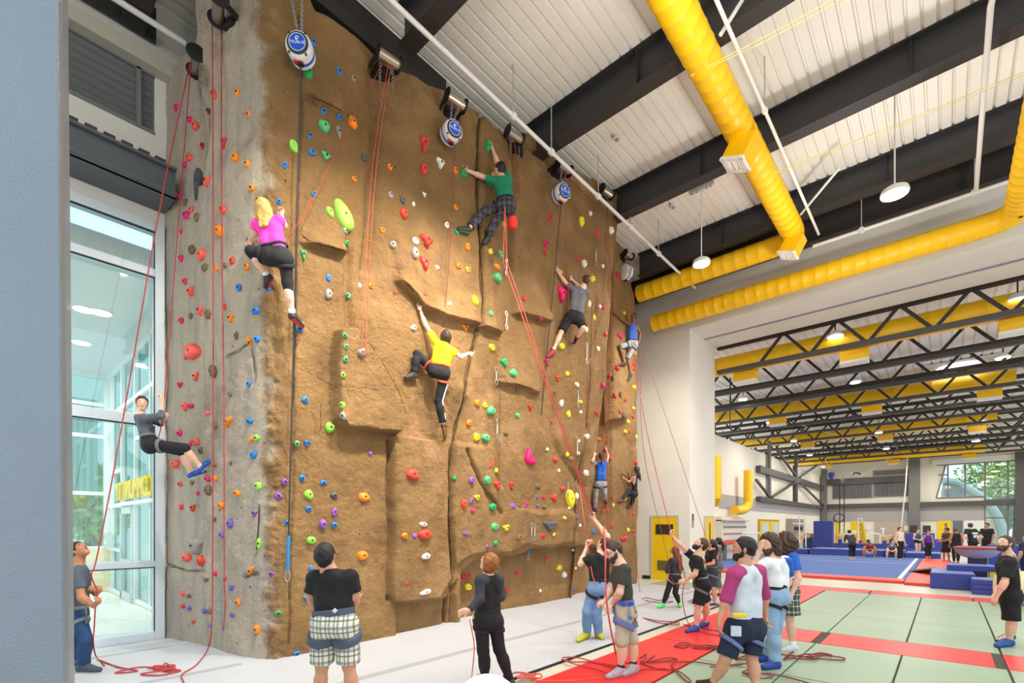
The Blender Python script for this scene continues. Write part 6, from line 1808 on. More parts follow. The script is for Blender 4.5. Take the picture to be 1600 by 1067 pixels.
        if hst == 'pony':
            p0 = hd - f * 0.10 * S + hu * 0.035 * S
            tail = [p0, p0 - f * 0.05 * S - up * 0.03 * S, p0 - f * 0.06 * S - up * 0.14 * S, p0 - f * 0.035 * S - up * 0.30 * S]
            MB().tube(curve_pts(tail, 4), [0.022 * S] + [0.034 * S] * 9 + [0.024 * S, 0.012 * S, 0.005 * S], 8).build('ponytail', HAIR[hcol], body, smooth=True)
            MB().lathe(p0, -f, [(0.026 * S, -0.006 * S), (0.028 * S, 0.01 * S)], 10).build('hair_tie', BLACKM, body)
        if hst == 'bun':
            part('hair_bun', [(hd - f * 0.125 * S - hu * 0.02 * S, hd - f * 0.13 * S - hu * 0.03 * S, 0.045 * S, 0.045 * S, 0.01, None)], HAIR[hcol], (), (0.003, 70, 1))
    if beard:
        part('beard', [(hd + f * 0.045 * S - hu * 0.066 * S, hd + f * 0.062 * S - hu * 0.094 * S, 0.050 * S, 0.036 * S, 0.03 * S, None), (hd + f * 0.055 * S - hu * 0.092 * S, hd + f * 0.01 * S - hu * 0.085 * S, 0.036 * S, 0.040 * S, 0.03 * S, None)] + [(hd + hsid * q * 0.050 * S - hu * 0.062 * S + f * 0.022 * S, hd + hsid * q * 0.064 * S - hu * 0.012 * S + f * 0.004 * S, 0.026 * S, 0.016 * S, 0.02 * S, None) for q in (-1, 1)],
             HAIR[beard], [(hd - hu * 0.030 * S + f * 0.08 * S, unit(hu + f * 0.3))], (0.002, 90, 2))
    # clothes
    def limb_part(k_, t0, t1, ex, er=None, cap=True, cap0=False):
        a, b, ra, rb = LIMB[k_]
        e = a + (b - a) * t1; dd = unit(b - a)
        pl = [(e, dd)] if cap else []
        if cap0: pl.append((a + (b - a) * t0, -dd))
        return (a + (b - a) * t0, e, (ra + (rb - ra) * t0 + ex) * S, (ra + (rb - ra) * t1 + (er if er is not None else ex)) * S, 0.03 * S, None, pl)
    for it in wear:
        kind, mt = it[0], it[1]
        o_ = dict(it[2]) if len(it) > 2 else {}
        ex = o_.get('ex', 0.012)
        if kind == 'top':
            L = []; torso(ex, L)
            hem = o_.get('hem', 0.0)       # along the torso axis above the hip joints
            cuts = []
            hp = [(ch + tors * hem * S, -tors)]
            sl_ = o_.get('sleeve', 0.62)
            P_ = [x[:6] + (hp,) for x in L]
            slm = o_.get('sleeve_mat')
            SP = []
            for q in 'lr':
                if sl_ <= 0: continue
                tgt = SP if slm is not None else P_
                tgt.append(limb_part('ua' + q, 0.0, min(sl_, 1.0), ex + 0.004, ex + (0.016 if sl_ < 1 else 0.006), cap=sl_ <= 1))
                if sl_ > 1: tgt.append(limb_part('fa' + q, 0.0, min(sl_ - 1, 1.0), ex + 0.004, ex + 0.002))
            if sl_ <= 0:          # vest: shoulders free
                for q, sj in (('l', J['sl']), ('r', J['sr'])):
                    o2 = unit(sj - cs)
                    cuts.append((cs + (sj - cs) * 0.74, unit(o2 + tors * 0.25)))
            if 0 < sl_ < 1 and slm is None:
                for q in 'lr':
                    a, b, _, _ = LIMB['ua' + q]
            part(o_.get('name', 't_shirt'), P_, mt, cuts, (o_.get('wr', 0.004) * S, 26 / S, o_.get('seed', 1)), None, [(nb + tors * 0.016 * S + fr * 0.014 * S, hd, (0.066 if not fem else 0.058) * S, 0.075 * S)])
            if slm is not None:
                for q in 'lr':
                    pr = [x for x in SP if (np.allclose(x[0], LIMB['ua' + q][0]) or np.allclose(x[0], LIMB['fa' + q][0]))]
                    pr.append((J['s' + q] + (cs - J['s' + q]) * 0.30 + tors * 0.005 * S, J['s' + q], (0.064 + ex + 0.006) * S, (0.058 + ex + 0.006) * S, 0.03 * S, None))
                    part('sleeve', pr, slm, (), (0.003 * S, 26 / S, 2))
        elif kind in ('shorts', 'pants', 'leggings'):
            tl = o_.get('len', 0.9)
            P_ = []; wp = [(ch + tors * o_.get('waist', 0.10) * S, tors)]
            for q, hj in (('l', J['hl']), ('r', J['hr'])):
                pe = ch + (hj - ch) * 0.62 + tors * 0.02 * S
                P_.append((pe + tors * 0.12 * S, pe, (0.088 + ex) * S, (0.102 + ex) * S, 0.06 * S, (fr, 0.95), wp))
                P_.append((pe, hj - tors * 0.02 * S, (0.101 + ex) * S, (0.092 + ex) * S, 0.06 * S, None, wp))
                P_.append((ch - tors * 0.045 * S - fr * 0.042 * S + unit(hj - ch) * 0.06 * S,) * 2 + ((0.089 + ex) * S, (0.089 + ex) * S, 0.06 * S, None, wp))
                fl = o_.get('flare', 0.004 if kind == 'leggings' else 0.02)
                P_.append(limb_part('th' + q, 0.0, min(tl, 1.0) if tl <= 1 else 1.0, ex, ex + (fl if tl <= 1 else 0.004), cap=tl <= 1))
                if tl > 1:
                    P_.append(limb_part('ca' + q, 0.0, min(tl - 1, 1.0), ex + 0.003, ex + (fl if kind == 'pants' else 0.002)))
                    if kind == 'leggings' or kind == 'pants':
                        kd = unit(J['a' + q] - J['k' + q]); back = unit(-fr + kd * (fr @ kd))
                        if tl > 1.4:
                            p = J['k' + q] * 0.68 + J['a' + q] * 0.32 + back * 0.014 * S
                            P_.append((p, p + kd * 0.07 * S, (0.056 + ex) * S, (0.048 + ex) * S, 0.05 * S, None))
            cuts = []
            part(o_.get('name', kind), P_, mt, cuts, (o_.get('wr', 0.004) * S if kind != 'leggings' else 0.0015 * S, 24 / S, 4))
            st_ = o_.get('stripe')
            if st_:
                for q in 'lr':
                    out = unit(J['h' + q] - ch)
                    pts = []
                    for a, b, t0, t1 in ((J['h' + q], J['k' + q], 0.25, 1.0), (J['k' + q], J['a' + q], 0.1, 0.85)):
                        for t in np.linspace(t0, t1, 5):
                            k_ = 'th' + q if a is J['h' + q] else 'ca' + q
                            r = (LIMB[k_][2] + (LIMB[k_][3] - LIMB[k_][2]) * t + ex + 0.008) * S
                            pts.append(Vector(a + (b - a) * t + unit(out - unit(b - a) * (out @ unit(b - a))) * r))
                    mb = MB()
                    for a, b in zip(pts[:-1], pts[1:]):
                        if (b - a).length > 1e-3: mb.bar(a, b, 0.05 * S, 0.014 * S, up=out)
                    mb.build('side_stripe', st_, body)
        elif kind == 'harness':
            ex = o_.get('ex', 0.03)
            P_ = []; wv = o_.get('w', 0.045)
            wc = ch + tors * o_.get('at', 0.115) * S
            for q, hj in ((-1, J['hl']), (1, J['hr'])):
                pe = ch + (hj - ch) * 0.62 + tors * 0.02 * S
                P_.append((pe + tors * 0.18 * S, pe, (0.084 + ex) * S, (0.102 + ex) * S, 0.06 * S, (fr, 0.95)))
            part('harness_belt', P_, mt, [(wc + tors * wv * 0.5 * S, tors), (wc - tors * wv * 0.5 * S, -tors)])
            for q in 'lr':
                a, b, ra, rb = LIMB['th' + q]
                dth = unit(b - a); t = o_.get('leg', 0.30)
                cpt = a + (b - a) * t
                tilt = unit(dth + fr * 0.35)
                pr = [(a + (b - a) * (t - 0.3), a + (b - a) * (t + 0.3), (ra + (rb - ra) * (t - 0.3) + ex + o_.get('lx', 0.006)) * S, (ra + (rb - ra) * (t + 0.3) + ex + o_.get('lx', 0.006) + 0.008) * S, 0.03 * S, None)]
                part('leg_loop', pr, o_.get('leg_mat', mt), [(cpt + tilt * wv * 0.5 * S, tilt), (cpt - tilt * wv * 0.5 * S, -tilt)])
                if o_.get('riser', True):
                    for bk in ((1, -1) if o_.get('both') else (1,)):
                        p0 = wc + fr * bk * (0.095 + ex + 0.004) * S + unit(J['h' + q] - ch) * 0.05 * S
                        p1 = cpt + fr * bk * (0.075 + ex) * S
                        MB().bar(p0, p1, 0.022 * S, 0.006 * S, up=fr).build('riser_strap', mt, body)
            bc = wc + fr * (0.092 + ex + 0.006) * S
            MB().tube([bc - tors * 0.05 * S + (side * math.cos(a) * 0.018 - tors * math.sin(a) * 0.05) * S for a in np.linspace(0, 2 * PI, 13)[:-1]], 0.007 * S, 6, closed=True).build('carabiner', CHAINM, body)
            MB().tube([bc, bc - tors * 0.12 * S + fr * 0.015 * S], 0.010 * S, 6).build('belay_loop', o_.get('loop_mat', mt), body)
        elif kind == 'socks':
            for q in 'lr':
                part('sock', [limb_part('ca' + q, o_.get('from', 0.8), 1.02, 0.007, cap0=True)], mt)
        elif kind == 'wrist':
            q = o_.get('q', 'l')
            part('wristband', [limb_part('fa' + q, 0.88, 0.96, 0.007, cap0=True)], mt)
    # shoes
    if not barefoot:
        sm, scol, sole = mat('shoe_' + shoe[0], shoe[1], 0.6, var=0.15, vscale=20), None, mat('sole_' + shoe[0], shoe[2] or (24, 24, 26), 0.7)
        for q in 'lr':
            a, heel, t_ = FEET[q]
            ud = unit(J['k' + q] - J['a' + q]); fd = unit(t_ - heel); un = unit(ud - fd * (ud @ fd))
            so = part('shoe', [(heel, t_, 0.046 * S, 0.036 * S, 0.03 * S, None), (a + ud * 0.015 * S, a * 0.4 + t_ * 0.6, 0.048 * S, 0.034 * S, 0.04 * S, None), (heel + un * 0.02 * S, a, 0.044 * S, 0.046 * S, 0.03 * S, None)], sm,
                      [(heel - un * 0.036 * S, -un), (a + ud * 0.03 * S, unit(ud * 0.9 - fd * 0.3))])
            pr = [(heel, t_, 0.050 * S, 0.040 * S, 0.03 * S, None)]
            soo = part('shoe_sole', pr, sole, [(heel - un * 0.026 * S, un), (heel - un * 0.048 * S, -un)])
    return body

# ---- posing helpers
def pj(d0, spec):
    """joint pixels measured on the photograph (x, y[, metres behind the figure's own distance]) to points in the hall"""
    out = {}
    for k, v in spec.items():
        dz = v[2] if len(v) > 2 else 0.0
        out[k] = at(v[0], v[1], d0 + dz)
    return out

def stand(px, py, H, yaw, arms='down', lean=0.0, step=0.10, z0=0.0, depth=None):
    """a default standing skeleton with its feet at pixel (px, py); yaw is measured in camera terms: 0 faces the camera, 90 faces picture right"""
    p = NP(on_z(px, py, z0)) if depth is None else NP(at(px, py, depth))
    S = H / 1.75
    a = math.radians(yaw)
    fr = camdir((math.sin(a), 0, math.cos(a))); sd = np.cross(fr, np.array([0, 0, 1.0])); u = np.array([0, 0, 1.0])
    ln = fr * lean
    J = {}
    for q, s_ in (('l', -1), ('r', 1)):
        J['a' + q] = p + sd * s_ * 0.10 * S + u * 0.085 * S + fr * s_ * step * 0.5
        J['t' + q] = J['a' + q] + fr * 0.17 * S - u * 0.052 * S
        J['k' + q] = p + sd * s_ * 0.10 * S + u * 0.50 * S + fr * (0.03 + s_ * step * 0.3)
        J['h' + q] = p + sd * s_ * 0.095 * S + u * 0.93 * S
        J['s' + q] = p + sd * s_ * 0.185 * S + u * 1.43 * S + ln
        if arms == 'down': J['e' + q], J['w' + q] = p + sd * s_ * 0.25 * S + u * 1.13 * S - fr * 0.02 + ln * 0.6, p + sd * s_ * 0.24 * S + u * 0.88 * S + fr * 0.08 + ln * 0.3
        elif arms == 'fold': J['e' + q], J['w' + q] = p + sd * s_ * 0.25 * S + u * 1.14 * S + fr * 0.02, p + sd * s_ * 0.02 * S + u * 1.06 * S + fr * 0.2
        elif arms == 'front': J['e' + q], J['w' + q] = p + sd * s_ * 0.24 * S + u * 1.15 * S + fr * 0.05 + ln, p + sd * s_ * 0.12 * S + u * 1.08 * S + fr * 0.30 + ln
        elif arms == 'hips': J['e' + q], J['w' + q] = p + sd * s_ * 0.36 * S + u * 1.15 * S - fr * 0.05, p + sd * s_ * 0.19 * S + u * 1.0 * S + fr * 0.04
    J['nk'] = p + u * 1.49 * S + ln * 1.05
    J['hd'] = p + u * 1.635 * S + ln * 1.15 + fr * 0.02
    return J, fr
# ================================================================= the people, joint by joint as the photograph shows them
def PJ(d0, spec):
    out = {}
    for k, v in spec.items():
        z = v[2] if len(v) > 2 else 0.0
        if z == 'f': out[k] = on_z(v[0], v[1], 0.115)
        elif z == 't': out[k] = on_z(v[0], v[1], 0.068)
        else: out[k] = at(v[0], v[1], d0 + z)
    return out
def PC(d0, spec):
    """climbers: hands and toes meet the rock, no joint sinks into it"""
    out = {}
    for k, v in spec.items():
        d = d0 + (v[2] if len(v) > 2 else 0.0)
        rd = rock_depth(v[0], v[1])
        if rd is not None:
            if k[0] in 'wt' and abs(rd - 0.06 - d) < 0.40: d = rd - (0.075 if k[0] == 'w' else 0.05)
            else: d = min(d, rd - {'w': 0.075, 't': 0.05, 'a': 0.07, 'e': 0.07, 'k': 0.10}.get(k[0], 0.15))
        out[k] = at(v[0], v[1], d)
    return out
JEAN = cloth('denim_dark', (30, 62, 104), bump=0.2); JEANL = cloth('denim_light', (112, 148, 190), var=0.16, vscale=5); JEANP = cloth('denim_pale', (146, 176, 206), var=0.16, vscale=5)
CBLACK = cloth('black', (26, 26, 29)); CCHAR = cloth('charcoal', (52, 56, 64)); CSLATE = cloth('slate', (78, 88, 104)); CGREYH = cloth('heather_grey', (92, 98, 106), var=0.12, vscale=40)
CHGREY = cloth('harness_grey', (112, 118, 118)); CHBLK = cloth('harness_black', (30, 30, 34)); CHBLUE = cloth('harness_blue', (110, 122, 168)); CORANGE = cloth('harness_orange', (222, 84, 40))
CPINK = cloth('hot_pink', (246, 66, 176)); CYEL = cloth('neon_yellow', (240, 240, 20)); CGREEN = cloth('emerald', (20, 128, 92)); CGREY = cloth('grey_tee', (104, 102, 108)); CBLUE = cloth('royal_blue', (40, 100, 196))
COLIVE = cloth('olive_charcoal', (62, 64, 56)); CKHAKI = cloth('khaki', (196, 184, 160)); CWHITE = cloth('white', (236, 238, 240)); CLGREY = cloth('pale_grey', (210, 216, 224)); CMAG = cloth('raspberry', (178, 60, 118)); CNAVY = cloth('navy', (30, 40, 62)); CGPANT = cloth('light_grey_pants', (150, 152, 156))
CPLAID = plaid_mat('plaid_shorts', (232, 230, 210), (90, 100, 120), (70, 84, 66), 9); CFLAN = plaid_mat('flannel', (40, 44, 44), (200, 200, 190), (90, 100, 90), 12); CPLAIDD = plaid_mat('dark_plaid', (58, 56, 64), (96, 96, 106), (30, 30, 36), 8)
LIMEC = cloth('lime_trim', (196, 226, 40)); PINKC = cloth('pink_trim', (214, 40, 130))

person('person in a slate T-shirt and blue jeans belaying beside the blue grey column', PJ(6.05, dict(hd=(125, 860), nk=(121, 879), sl=(120, 895, -0.17), sr=(128, 892, 0.15), el=(128, 934, -0.20), wl=(147, 947, -0.14), er=(138, 918, 0.14), wr=(150, 929, 0.05), hl=(120, 962, -0.09), hr=(121, 960, 0.09), kl=(134, 1000, -0.1), kr=(116, 1000, 0.15), al=(130, 1040, 'f'), ar=(112, 1031, 'f'), tl=(155, 1046, 't'), tr=(128, 1037, 't'))),
       1.66, camdir((0.72, 0.66, 0.15)), 'tan', ('short', 'black'), [('top', CSLATE, dict(hem=0.02)), ('pants', JEAN, dict(len=1.93, waist=0.08)), ('harness', CHGREY)], 0.012, (camdir((0.4, 0.5, 0)), camdir((0.4, 0.6, 0))), camdir((1, 0, 0.15)), curl=(1.0, 1.0), shoe=('grey_white', (62, 70, 80), (232, 232, 232)), head_up=camdir((-0.62, 0.75, 0)))
P2 = person('person in a black T-shirt and plaid shorts seen from behind looking up the wall', PJ(4.55, dict(hd=(510, 868), nk=(514, 890), sl=(492, 903), sr=(547, 902), el=(487, 933, 0.04), wl=(494, 956, 0.22), er=(556, 932, 0.05), wr=(551, 956, 0.26), hl=(506, 971), hr=(540, 971), kl=(503, 1040, 0.02), kr=(545, 1040, 0.02), al=(499, 1110, 'f'), ar=(558, 1110, 'f'), tl=(494, 1099, 't'), tr=(566, 1099, 't'))),
       1.74, camdir((0.10, 0.55, -1)), 'mid', ('short', 'black'), [('top', CBLACK, dict(hem=-0.01, sleeve=0.72, ex=0.016)), ('shorts', CPLAID, dict(len=0.93, ex=0.022, flare=0.03)), ('harness', CSLATE, dict(w=0.075, at=0.09, ex=0.040, lx=0.020, leg=0.34))], 0.011, (camdir((0.3, -0.2, -1)), camdir((-0.3, -0.2, -1))), camdir((0.0, 0, -1)), curl=(0.9, 0.9), head_up=camdir((-0.03, 0.86, 0.5)))
pd = at(523, 954, 4.37); MB().obox(pd, Vector(camdir((0.7, 0.7, 0))) * 0.017, Vector(camdir((-0.7, 0.7, 0))) * 0.017, Vector(camdir((0, 0, 1))) * 0.006).build('white_badge', WHITEMET, P2)
person('person with short ginger hair in a black jacket with slate sleeves, looking up', PJ(5.4, dict(hd=(763, 879), nk=(762, 899), sl=(751, 907, -0.13), sr=(779, 906, 0.12), el=(750, 936, -0.20), wl=(733, 953, -0.28), er=(783, 932, 0.10), wr=(750, 957, -0.02), hl=(752, 968, -0.05), hr=(773, 968, 0.05), kl=(755, 1017, -0.04), kr=(780, 1014, 0.02), al=(758, 1063, 'f'), ar=(797, 1063, 'f'), tl=(748, 1057, 't'), tr=(790, 1056, 't'))),
       1.56, camdir((-0.75, 0.42, -0.5)), 'light', ('bob', 'ginger'), [('top', CBLACK, dict(hem=0.01, sleeve=1.98, sleeve_mat=CCHAR, name='jacket', neck=0.015)), ('leggings', CBLACK, dict(len=1.98)), ('harness', CHBLK, dict(ex=0.022))], 0.011, (camdir((-0.9, -0.2, 0.2)), None), camdir((-0.75, 0, -0.55)), curl=(0.5, 0.7), fem=True, shoe=('dark', (30, 30, 32), None))
P4 = person('person in an olive T-shirt and khaki shorts with a gear loaded harness, looking down', PJ(5.95, dict(hd=(958, 862), nk=(969, 880), sl=(976, 890, -0.17), sr=(966, 888, 0.17), el=(968, 926, -0.20), wl=(957, 944, -0.05), er=(955, 922, 0.16), wr=(946, 938, 0.06), hl=(977, 955, -0.09), hr=(974, 954, 0.09), kl=(971, 1003, -0.12), kr=(987, 1000, 0.05), al=(970, 1046, 'f'), ar=(990, 1041, 'f'), tl=(950, 1057, 't'), tr=(975, 1053, 't'))),
       1.74, camdir((-0.85, -0.38, 0.32)), 'light', ('short', 'brown'), [('top', COLIVE, dict(hem=0.03, sleeve=0.66)), ('shorts', CKHAKI, dict(len=1.04, ex=0.02)), ('harness', CHBLUE, dict(w=0.075, ex=0.034, leg=0.42, lx=0.018)), ('socks', CNAVY, dict())], 0.0115, (camdir((-0.8, -0.5, 0)), camdir((-0.8, -0.4, 0))), camdir((-1, 0, 0.2)), curl=(0.8, 0.8), beard='brown', shoe=('grey_pink', (176, 166, 172), (216, 210, 212)), glasses=True)
for k, (px, py, mt) in enumerate(((983, 955, CHAINM), (985, 962, BLUEW), (991, 954, CHAINM), (992, 963, CORANGE))):
    p = at(px, py, 5.72 if k < 2 else 5.79)
    if k in (0, 2): MB().tube([p + Vector(camdir((0.014 * math.sin(q), 0.05 * math.cos(q), 0))) for q in np.linspace(0, 2 * PI, 13)[:-1]], 0.006, 6, closed=True).build('carabiner', mt, P4)
    elif k == 1: MB().lathe(p - Vector((0, 0, 0.04)), (0, 0, 1), [(0.022, 0), (0.026, 0.015), (0.016, 0.04)], 12).build('belay_device', mt, P4)
    else: MB().tube([p + Vector(camdir((0.012 * math.sin(q * 3), 0.07 - q * 0.045, 0.012 * math.cos(q * 3)))) for q in np.linspace(0, 3.2, 14)], 0.010, 6).build('gear_sling', mt, P4)
for dx in (-0.05, 0.07):
    p = at(979, 944, 5.735) + Vector(camdir((dx * 0.8, 0, -abs(dx) * 0.3))); MB().obox(p, Vector(camdir((1, 0, 0))) * 0.024, Vector(camdir((0, 1, 0))) * 0.022, Vector(camdir((0, 0, 1))) * 0.010).build('blue_patch', TBLUE, P4)
person('person in a black T-shirt and jeans hauling a rope with both arms raised', PJ(7.7, dict(hd=(943, 852), nk=(939, 867), sl=(923, 872), sr=(950, 868), el=(907, 881, 0.05), wl=(917, 854, 0.12), er=(949, 838, 0.05), wr=(928, 811, 0.12), hl=(929, 917), hr=(945, 917), kl=(917, 956, -0.02), kr=(932, 956), al=(917, 989, 'f'), ar=(935, 989, 'f'), tl=(903, 1000, 't'), tr=(941, 996, 't'))),
       1.76, camdir((-0.5, 0.5, -0.7)), 'light', ('short', 'brown'), [('top', CBLACK, dict(hem=0.0)), ('pants', JEANL, dict(len=1.95)), ('harness', CHBLK, dict(riser=True, both=True))], 0.012, (camdir((0.2, 1, 0)), camdir((-0.4, 1, 0))), camdir((-0.3, 0, -0.9)), curl=(1.1, 1.1), shoe=('lime_orange', (196, 190, 50), (30, 30, 30)))
P6 = person('person in a lime seamed black tee and black shorts, belaying with one arm up', PJ(8.35, dict(hd=(1094, 851), nk=(1091, 866), sl=(1092, 876, -0.17), sr=(1084, 871, 0.17), el=(1086, 897, -0.18), wl=(1071, 906, -0.08), er=(1066, 855, 0.18), wr=(1050, 838, 0.12), hl=(1098, 913, -0.09), hr=(1094, 911, 0.09), kl=(1090, 948, -0.06), kr=(1103, 944, 0.1), al=(1088, 979, 'f'), ar=(1102, 972, 'f'), tl=(1073, 986, 't'), tr=(1094, 977, 't'))),
       1.70, camdir((-0.8, 0.6, 0.05)), 'light', ('cap', 'brown'), [('top', CBLACK, dict(hem=0.0)), ('shorts', CBLACK, dict(len=0.88, ex=0.024)), ('harness', CHGREY)], 0.012, (camdir((-0.9, -0.2, 0)), camdir((-0.3, 0.9, 0))), camdir((-1, 0, 0.1)), curl=(0.9, 1.0), beard='black', shoe=('blue', (44, 78, 156), (40, 40, 46)), head_up=camdir((0.5, 0.85, 0)))
MB().bar(at(1097, 863, 8.18), at(1098.5, 870, 8.17), 0.02, 0.01).build('lime_seam', LIMEC, P6)
person('person with long auburn hair in dark clothes and bright green shoes, belaying', PJ(10.7, dict(hd=(1053, 860), nk=(1056, 869), sl=(1049, 875, -0.12), sr=(1062, 875, 0.10), el=(1042, 889, -0.1), wl=(1043, 900, -0.1), er=(1064, 889, 0.12), wr=(1060, 897, 0), hl=(1050, 903), hr=(1058, 903), kl=(1043, 924, -0.03), kr=(1055, 926), al=(1036, 944, 'f'), ar=(1061, 942, 'f'), tl=(1028, 948, 't'), tr=(1063, 947, 't'))),
       1.38, camdir((-0.75, 0.45, -0.4)), 'mid', ('long', 'auburn'), [('top', cloth('dark_navy_top', (44, 46, 60)), dict(hem=0.0, sleeve=1.6)), ('leggings', CBLACK, dict(len=1.9)), ('harness', CHGREY)], 0.014, (None, None), camdir((-0.8, 0, -0.5)), fem=True, shoe=('green', (92, 226, 116), (40, 180, 190)))
J8, f8 = stand(1112, 948, 1.55, -90, 'front', depth=11.2)
person('person with a black ponytail in black, half hidden behind the capped belayer', J8, 1.55, camdir((-0.8, 0.5, -0.2)), 'mid', ('pony', 'black'), [('top', CBLACK, dict(hem=0)), ('shorts', CCHAR, dict(len=0.9)), ('harness', CHGREY)], 0.015, (None, None), f8, fem=True, shoe=('blk', (24, 24, 26), None))
J9, f9 = stand(1122, 932, 1.52, -110, 'front', depth=12.6)
person('person with a black ponytail in a grey tank top and grey capri leggings', J9, 1.52, camdir((-0.85, 0.35, -0.4)), 'mid', ('pony', 'black'), [('top', CGREYH, dict(hem=0, sleeve=0.25)), ('leggings', cloth('grey_legging', (96, 100, 110)), dict(len=1.5)), ('harness', CHGREY)], 0.015, (None, None), f9, fem=True, shoe=('red_black', (120, 40, 36), None))
P10 = person('person in a white raglan tee with raspberry sleeves walking past the coiled ropes', PJ(5.32, dict(hd=(1161, 858), nk=(1163, 880), sl=(1148, 897, -0.10), sr=(1185, 893, 0.12), el=(1135, 936, -0.10), wl=(1124, 968, -0.14), er=(1194, 930, 0.22), wr=(1196, 962, 0.24), hl=(1150, 981, -0.04), hr=(1178, 979, 0.06), kl=(1133, 1030, -0.08), kr=(1174, 1027, 0.02), al=(1113, 1068, 'f'), ar=(1181, 1074, 'f'), tl=(1092, 1067, 't'), tr=(1166, 1083, 't'))),
       1.78, camdir((-0.95, 0.05, -0.25)), 'mid', ('short', 'black'), [('top', CLGREY, dict(hem=-0.02, sleeve=1.12, sleeve_mat=CMAG, ex=0.018)), ('shorts', CNAVY, dict(len=0.9, ex=0.024)), ('harness', CHBLUE, dict(at=0.02, leg=0.45, both=True, ex=0.036, lx=0.022))], 0.011, (camdir((-0.1, -1, 0)), None), camdir((-0.75, 0, -0.2)), curl=(0.5, 0.6), beard='black', shoe=('blk_red', (60, 40, 42), None))
p = at(1155, 961, 5.10); MB().obox(p, Vector(camdir((1, 0, 0.2))) * 0.065, Vector(camdir((0, 1, 0))) * 0.022, Vector(camdir((0, 0, 1))) * 0.02).build('yellow_pouch', YSIGN, P10, bevel=0.008)
p = at(1150, 986, 5.12); MB().obox(p, Vector(camdir((1, 0, 0.2))) * 0.05, Vector(camdir((0, 1, 0))) * 0.055, Vector(camdir((0, 0, 1))) * 0.01).build('chalk_bag', CLGREY, P10, bevel=0.008)
P11 = person('person in a white tee with a blue sleeve and pale jeans, hand on brow', PJ(6.25, dict(hd=(1202, 852), nk=(1210, 868), sl=(1198, 880, -0.12), sr=(1226, 878, 0.14), el=(1172, 893, -0.16), wl=(1187, 862, -0.16), er=(1232, 906, 0.2), wr=(1224, 930, 0.14), hl=(1206, 930, -0.07), hr=(1219, 929, 0.09), kl=(1207, 984, -0.08), kr=(1212, 982, 0.1), al=(1211, 1034, 'f'), ar=(1200, 1024, 'f'), tl=(1193, 1042, 't'), tr=(1186, 1030, 't'))),
       1.74, camdir((-0.93, 0.0, 0.36)), 'light', ('curly', 'brown'), [('top', CWHITE, dict(hem=-0.05, sleeve=0.9, ex=0.02)), ('pants', JEANP, dict(len=1.95, ex=0.016)), ('harness', CHBLK)], 0.0115, (camdir((0.1, 1, 0)), None), camdir((-0.95, 0, 0.1)), curl=(0.3, 0.6), beard='brown', shoe=('blue2', (44, 70, 160), (26, 26, 40)))
MB().bar(at(1227, 872, 6.28), at(1231, 900, 6.36), 0.16, 0.10).build('blue_sleeve', CBLUE, P11, bevel=0.04)
J12, f12 = stand(1226, 1016, 1.70, -80, 'down', depth=7.2)
P12 = person('person with big curly brown hair and a flannel shirt tied round the waist', J12, 1.70, camdir((-0.8, 0.2, -0.5)), 'light', ('frizzy', 'brown'), [('top', CBLUE, dict(hem=0.0)), ('shorts', CFLAN, dict(len=0.85, ex=0.04, flare=0.05, name='flannel_shirt')), ('socks', CWHITE, dict())], 0.013, (None, None), f12, shoe=('white_purple', (214, 210, 220), (240, 240, 240)))
P13 = person('person in a lime seamed black tee and black shorts at the picture edge, looking up', PJ(7.35, dict(hd=(1570, 850), nk=(1577, 868), sl=(1578, 879, -0.19), sr=(1570, 876, 0.18), el=(1569, 911, -0.22), wl=(1557, 932, -0.16), er=(1566, 906, 0.2), wr=(1556, 926, 0.12), hl=(1579, 932, -0.09), hr=(1576, 930, 0.09), kl=(1580, 970, -0.09), kr=(1581, 967, 0.1), al=(1577, 1001, 'f'), ar=(1578, 993, 'f'), tl=(1557, 1008, 't'), tr=(1558, 999, 't'))),
       1.74, camdir((-0.93, 0.34, 0.12)), 'light', ('short', 'brown'), [('top', CBLACK, dict(hem=-0.02, ex=0.022, sleeve=0.75)), ('shorts', CBLACK, dict(len=0.98, ex=0.026))], 0.012, (None, None), camdir((-1, 0, 0.1)), curl=(0.5, 0.5), beard='brown', shoe=('blue3', (48, 82, 150), (40, 50, 70)))
MB().bar(at(1583, 866, 7.14), at(1588, 872, 7.15), 0.02, 0.01).build('lime_seam', LIMEC, P13)
J14, f14 = stand(1606, 922, 1.6, 180, 'down', depth=14.0)
person('person in dark blue cut off by the picture edge behind the man in black', J14, 1.6, camdir((-0.4, 0, -1)), 'mid', ('short', 'auburn'), [('top', cloth('dark_blue_tee', (40, 44, 84)), {}), ('shorts', CNAVY, {})], 0.02, (None, None), f14)

# ---- climbers
zp = rock_depth(432, 380) - 0.34
person('person in a hot pink tee and black capri leggings climbing the rounded corner', PC(zp, dict(hd=(413, 326), nk=(419, 343, 0.02), sl=(401, 350), sr=(436, 343), el=(399, 365, 0.06), wl=(391, 373, 0.24), er=(444, 352, 0.10), wr=(440, 335, 0.26), hl=(417, 400), hr=(446, 404), kl=(392, 393, -0.06), kr=(449, 442, 0.06), al=(418, 432, 0.14), ar=(457, 492, 0.14), tl=(415, 448, 0.28), tr=(472, 509, 0.24))),
       1.62, camdir((-0.15, 0.7, -0.8)), 'light', ('shoulder', 'blond'), [('top', CPINK, dict(hem=-0.05)), ('leggings', CBLACK, dict(len=1.35)), ('harness', CHBLK, dict(at=0.14)), ('socks', CWHITE, dict())], 0.012, (camdir((-0.5, -0.5, -0.6)), camdir((-0.2, 0.8, -0.6))), camdir((0, 0.1, -1)), curl=(1.0, 1.0), fem=True, shoe=('black_red', (44, 40, 44), (206, 60, 50)), head_up=camdir((0.0, 0.9, 0.4)))
zp = rock_depth(690, 590) - 0.36
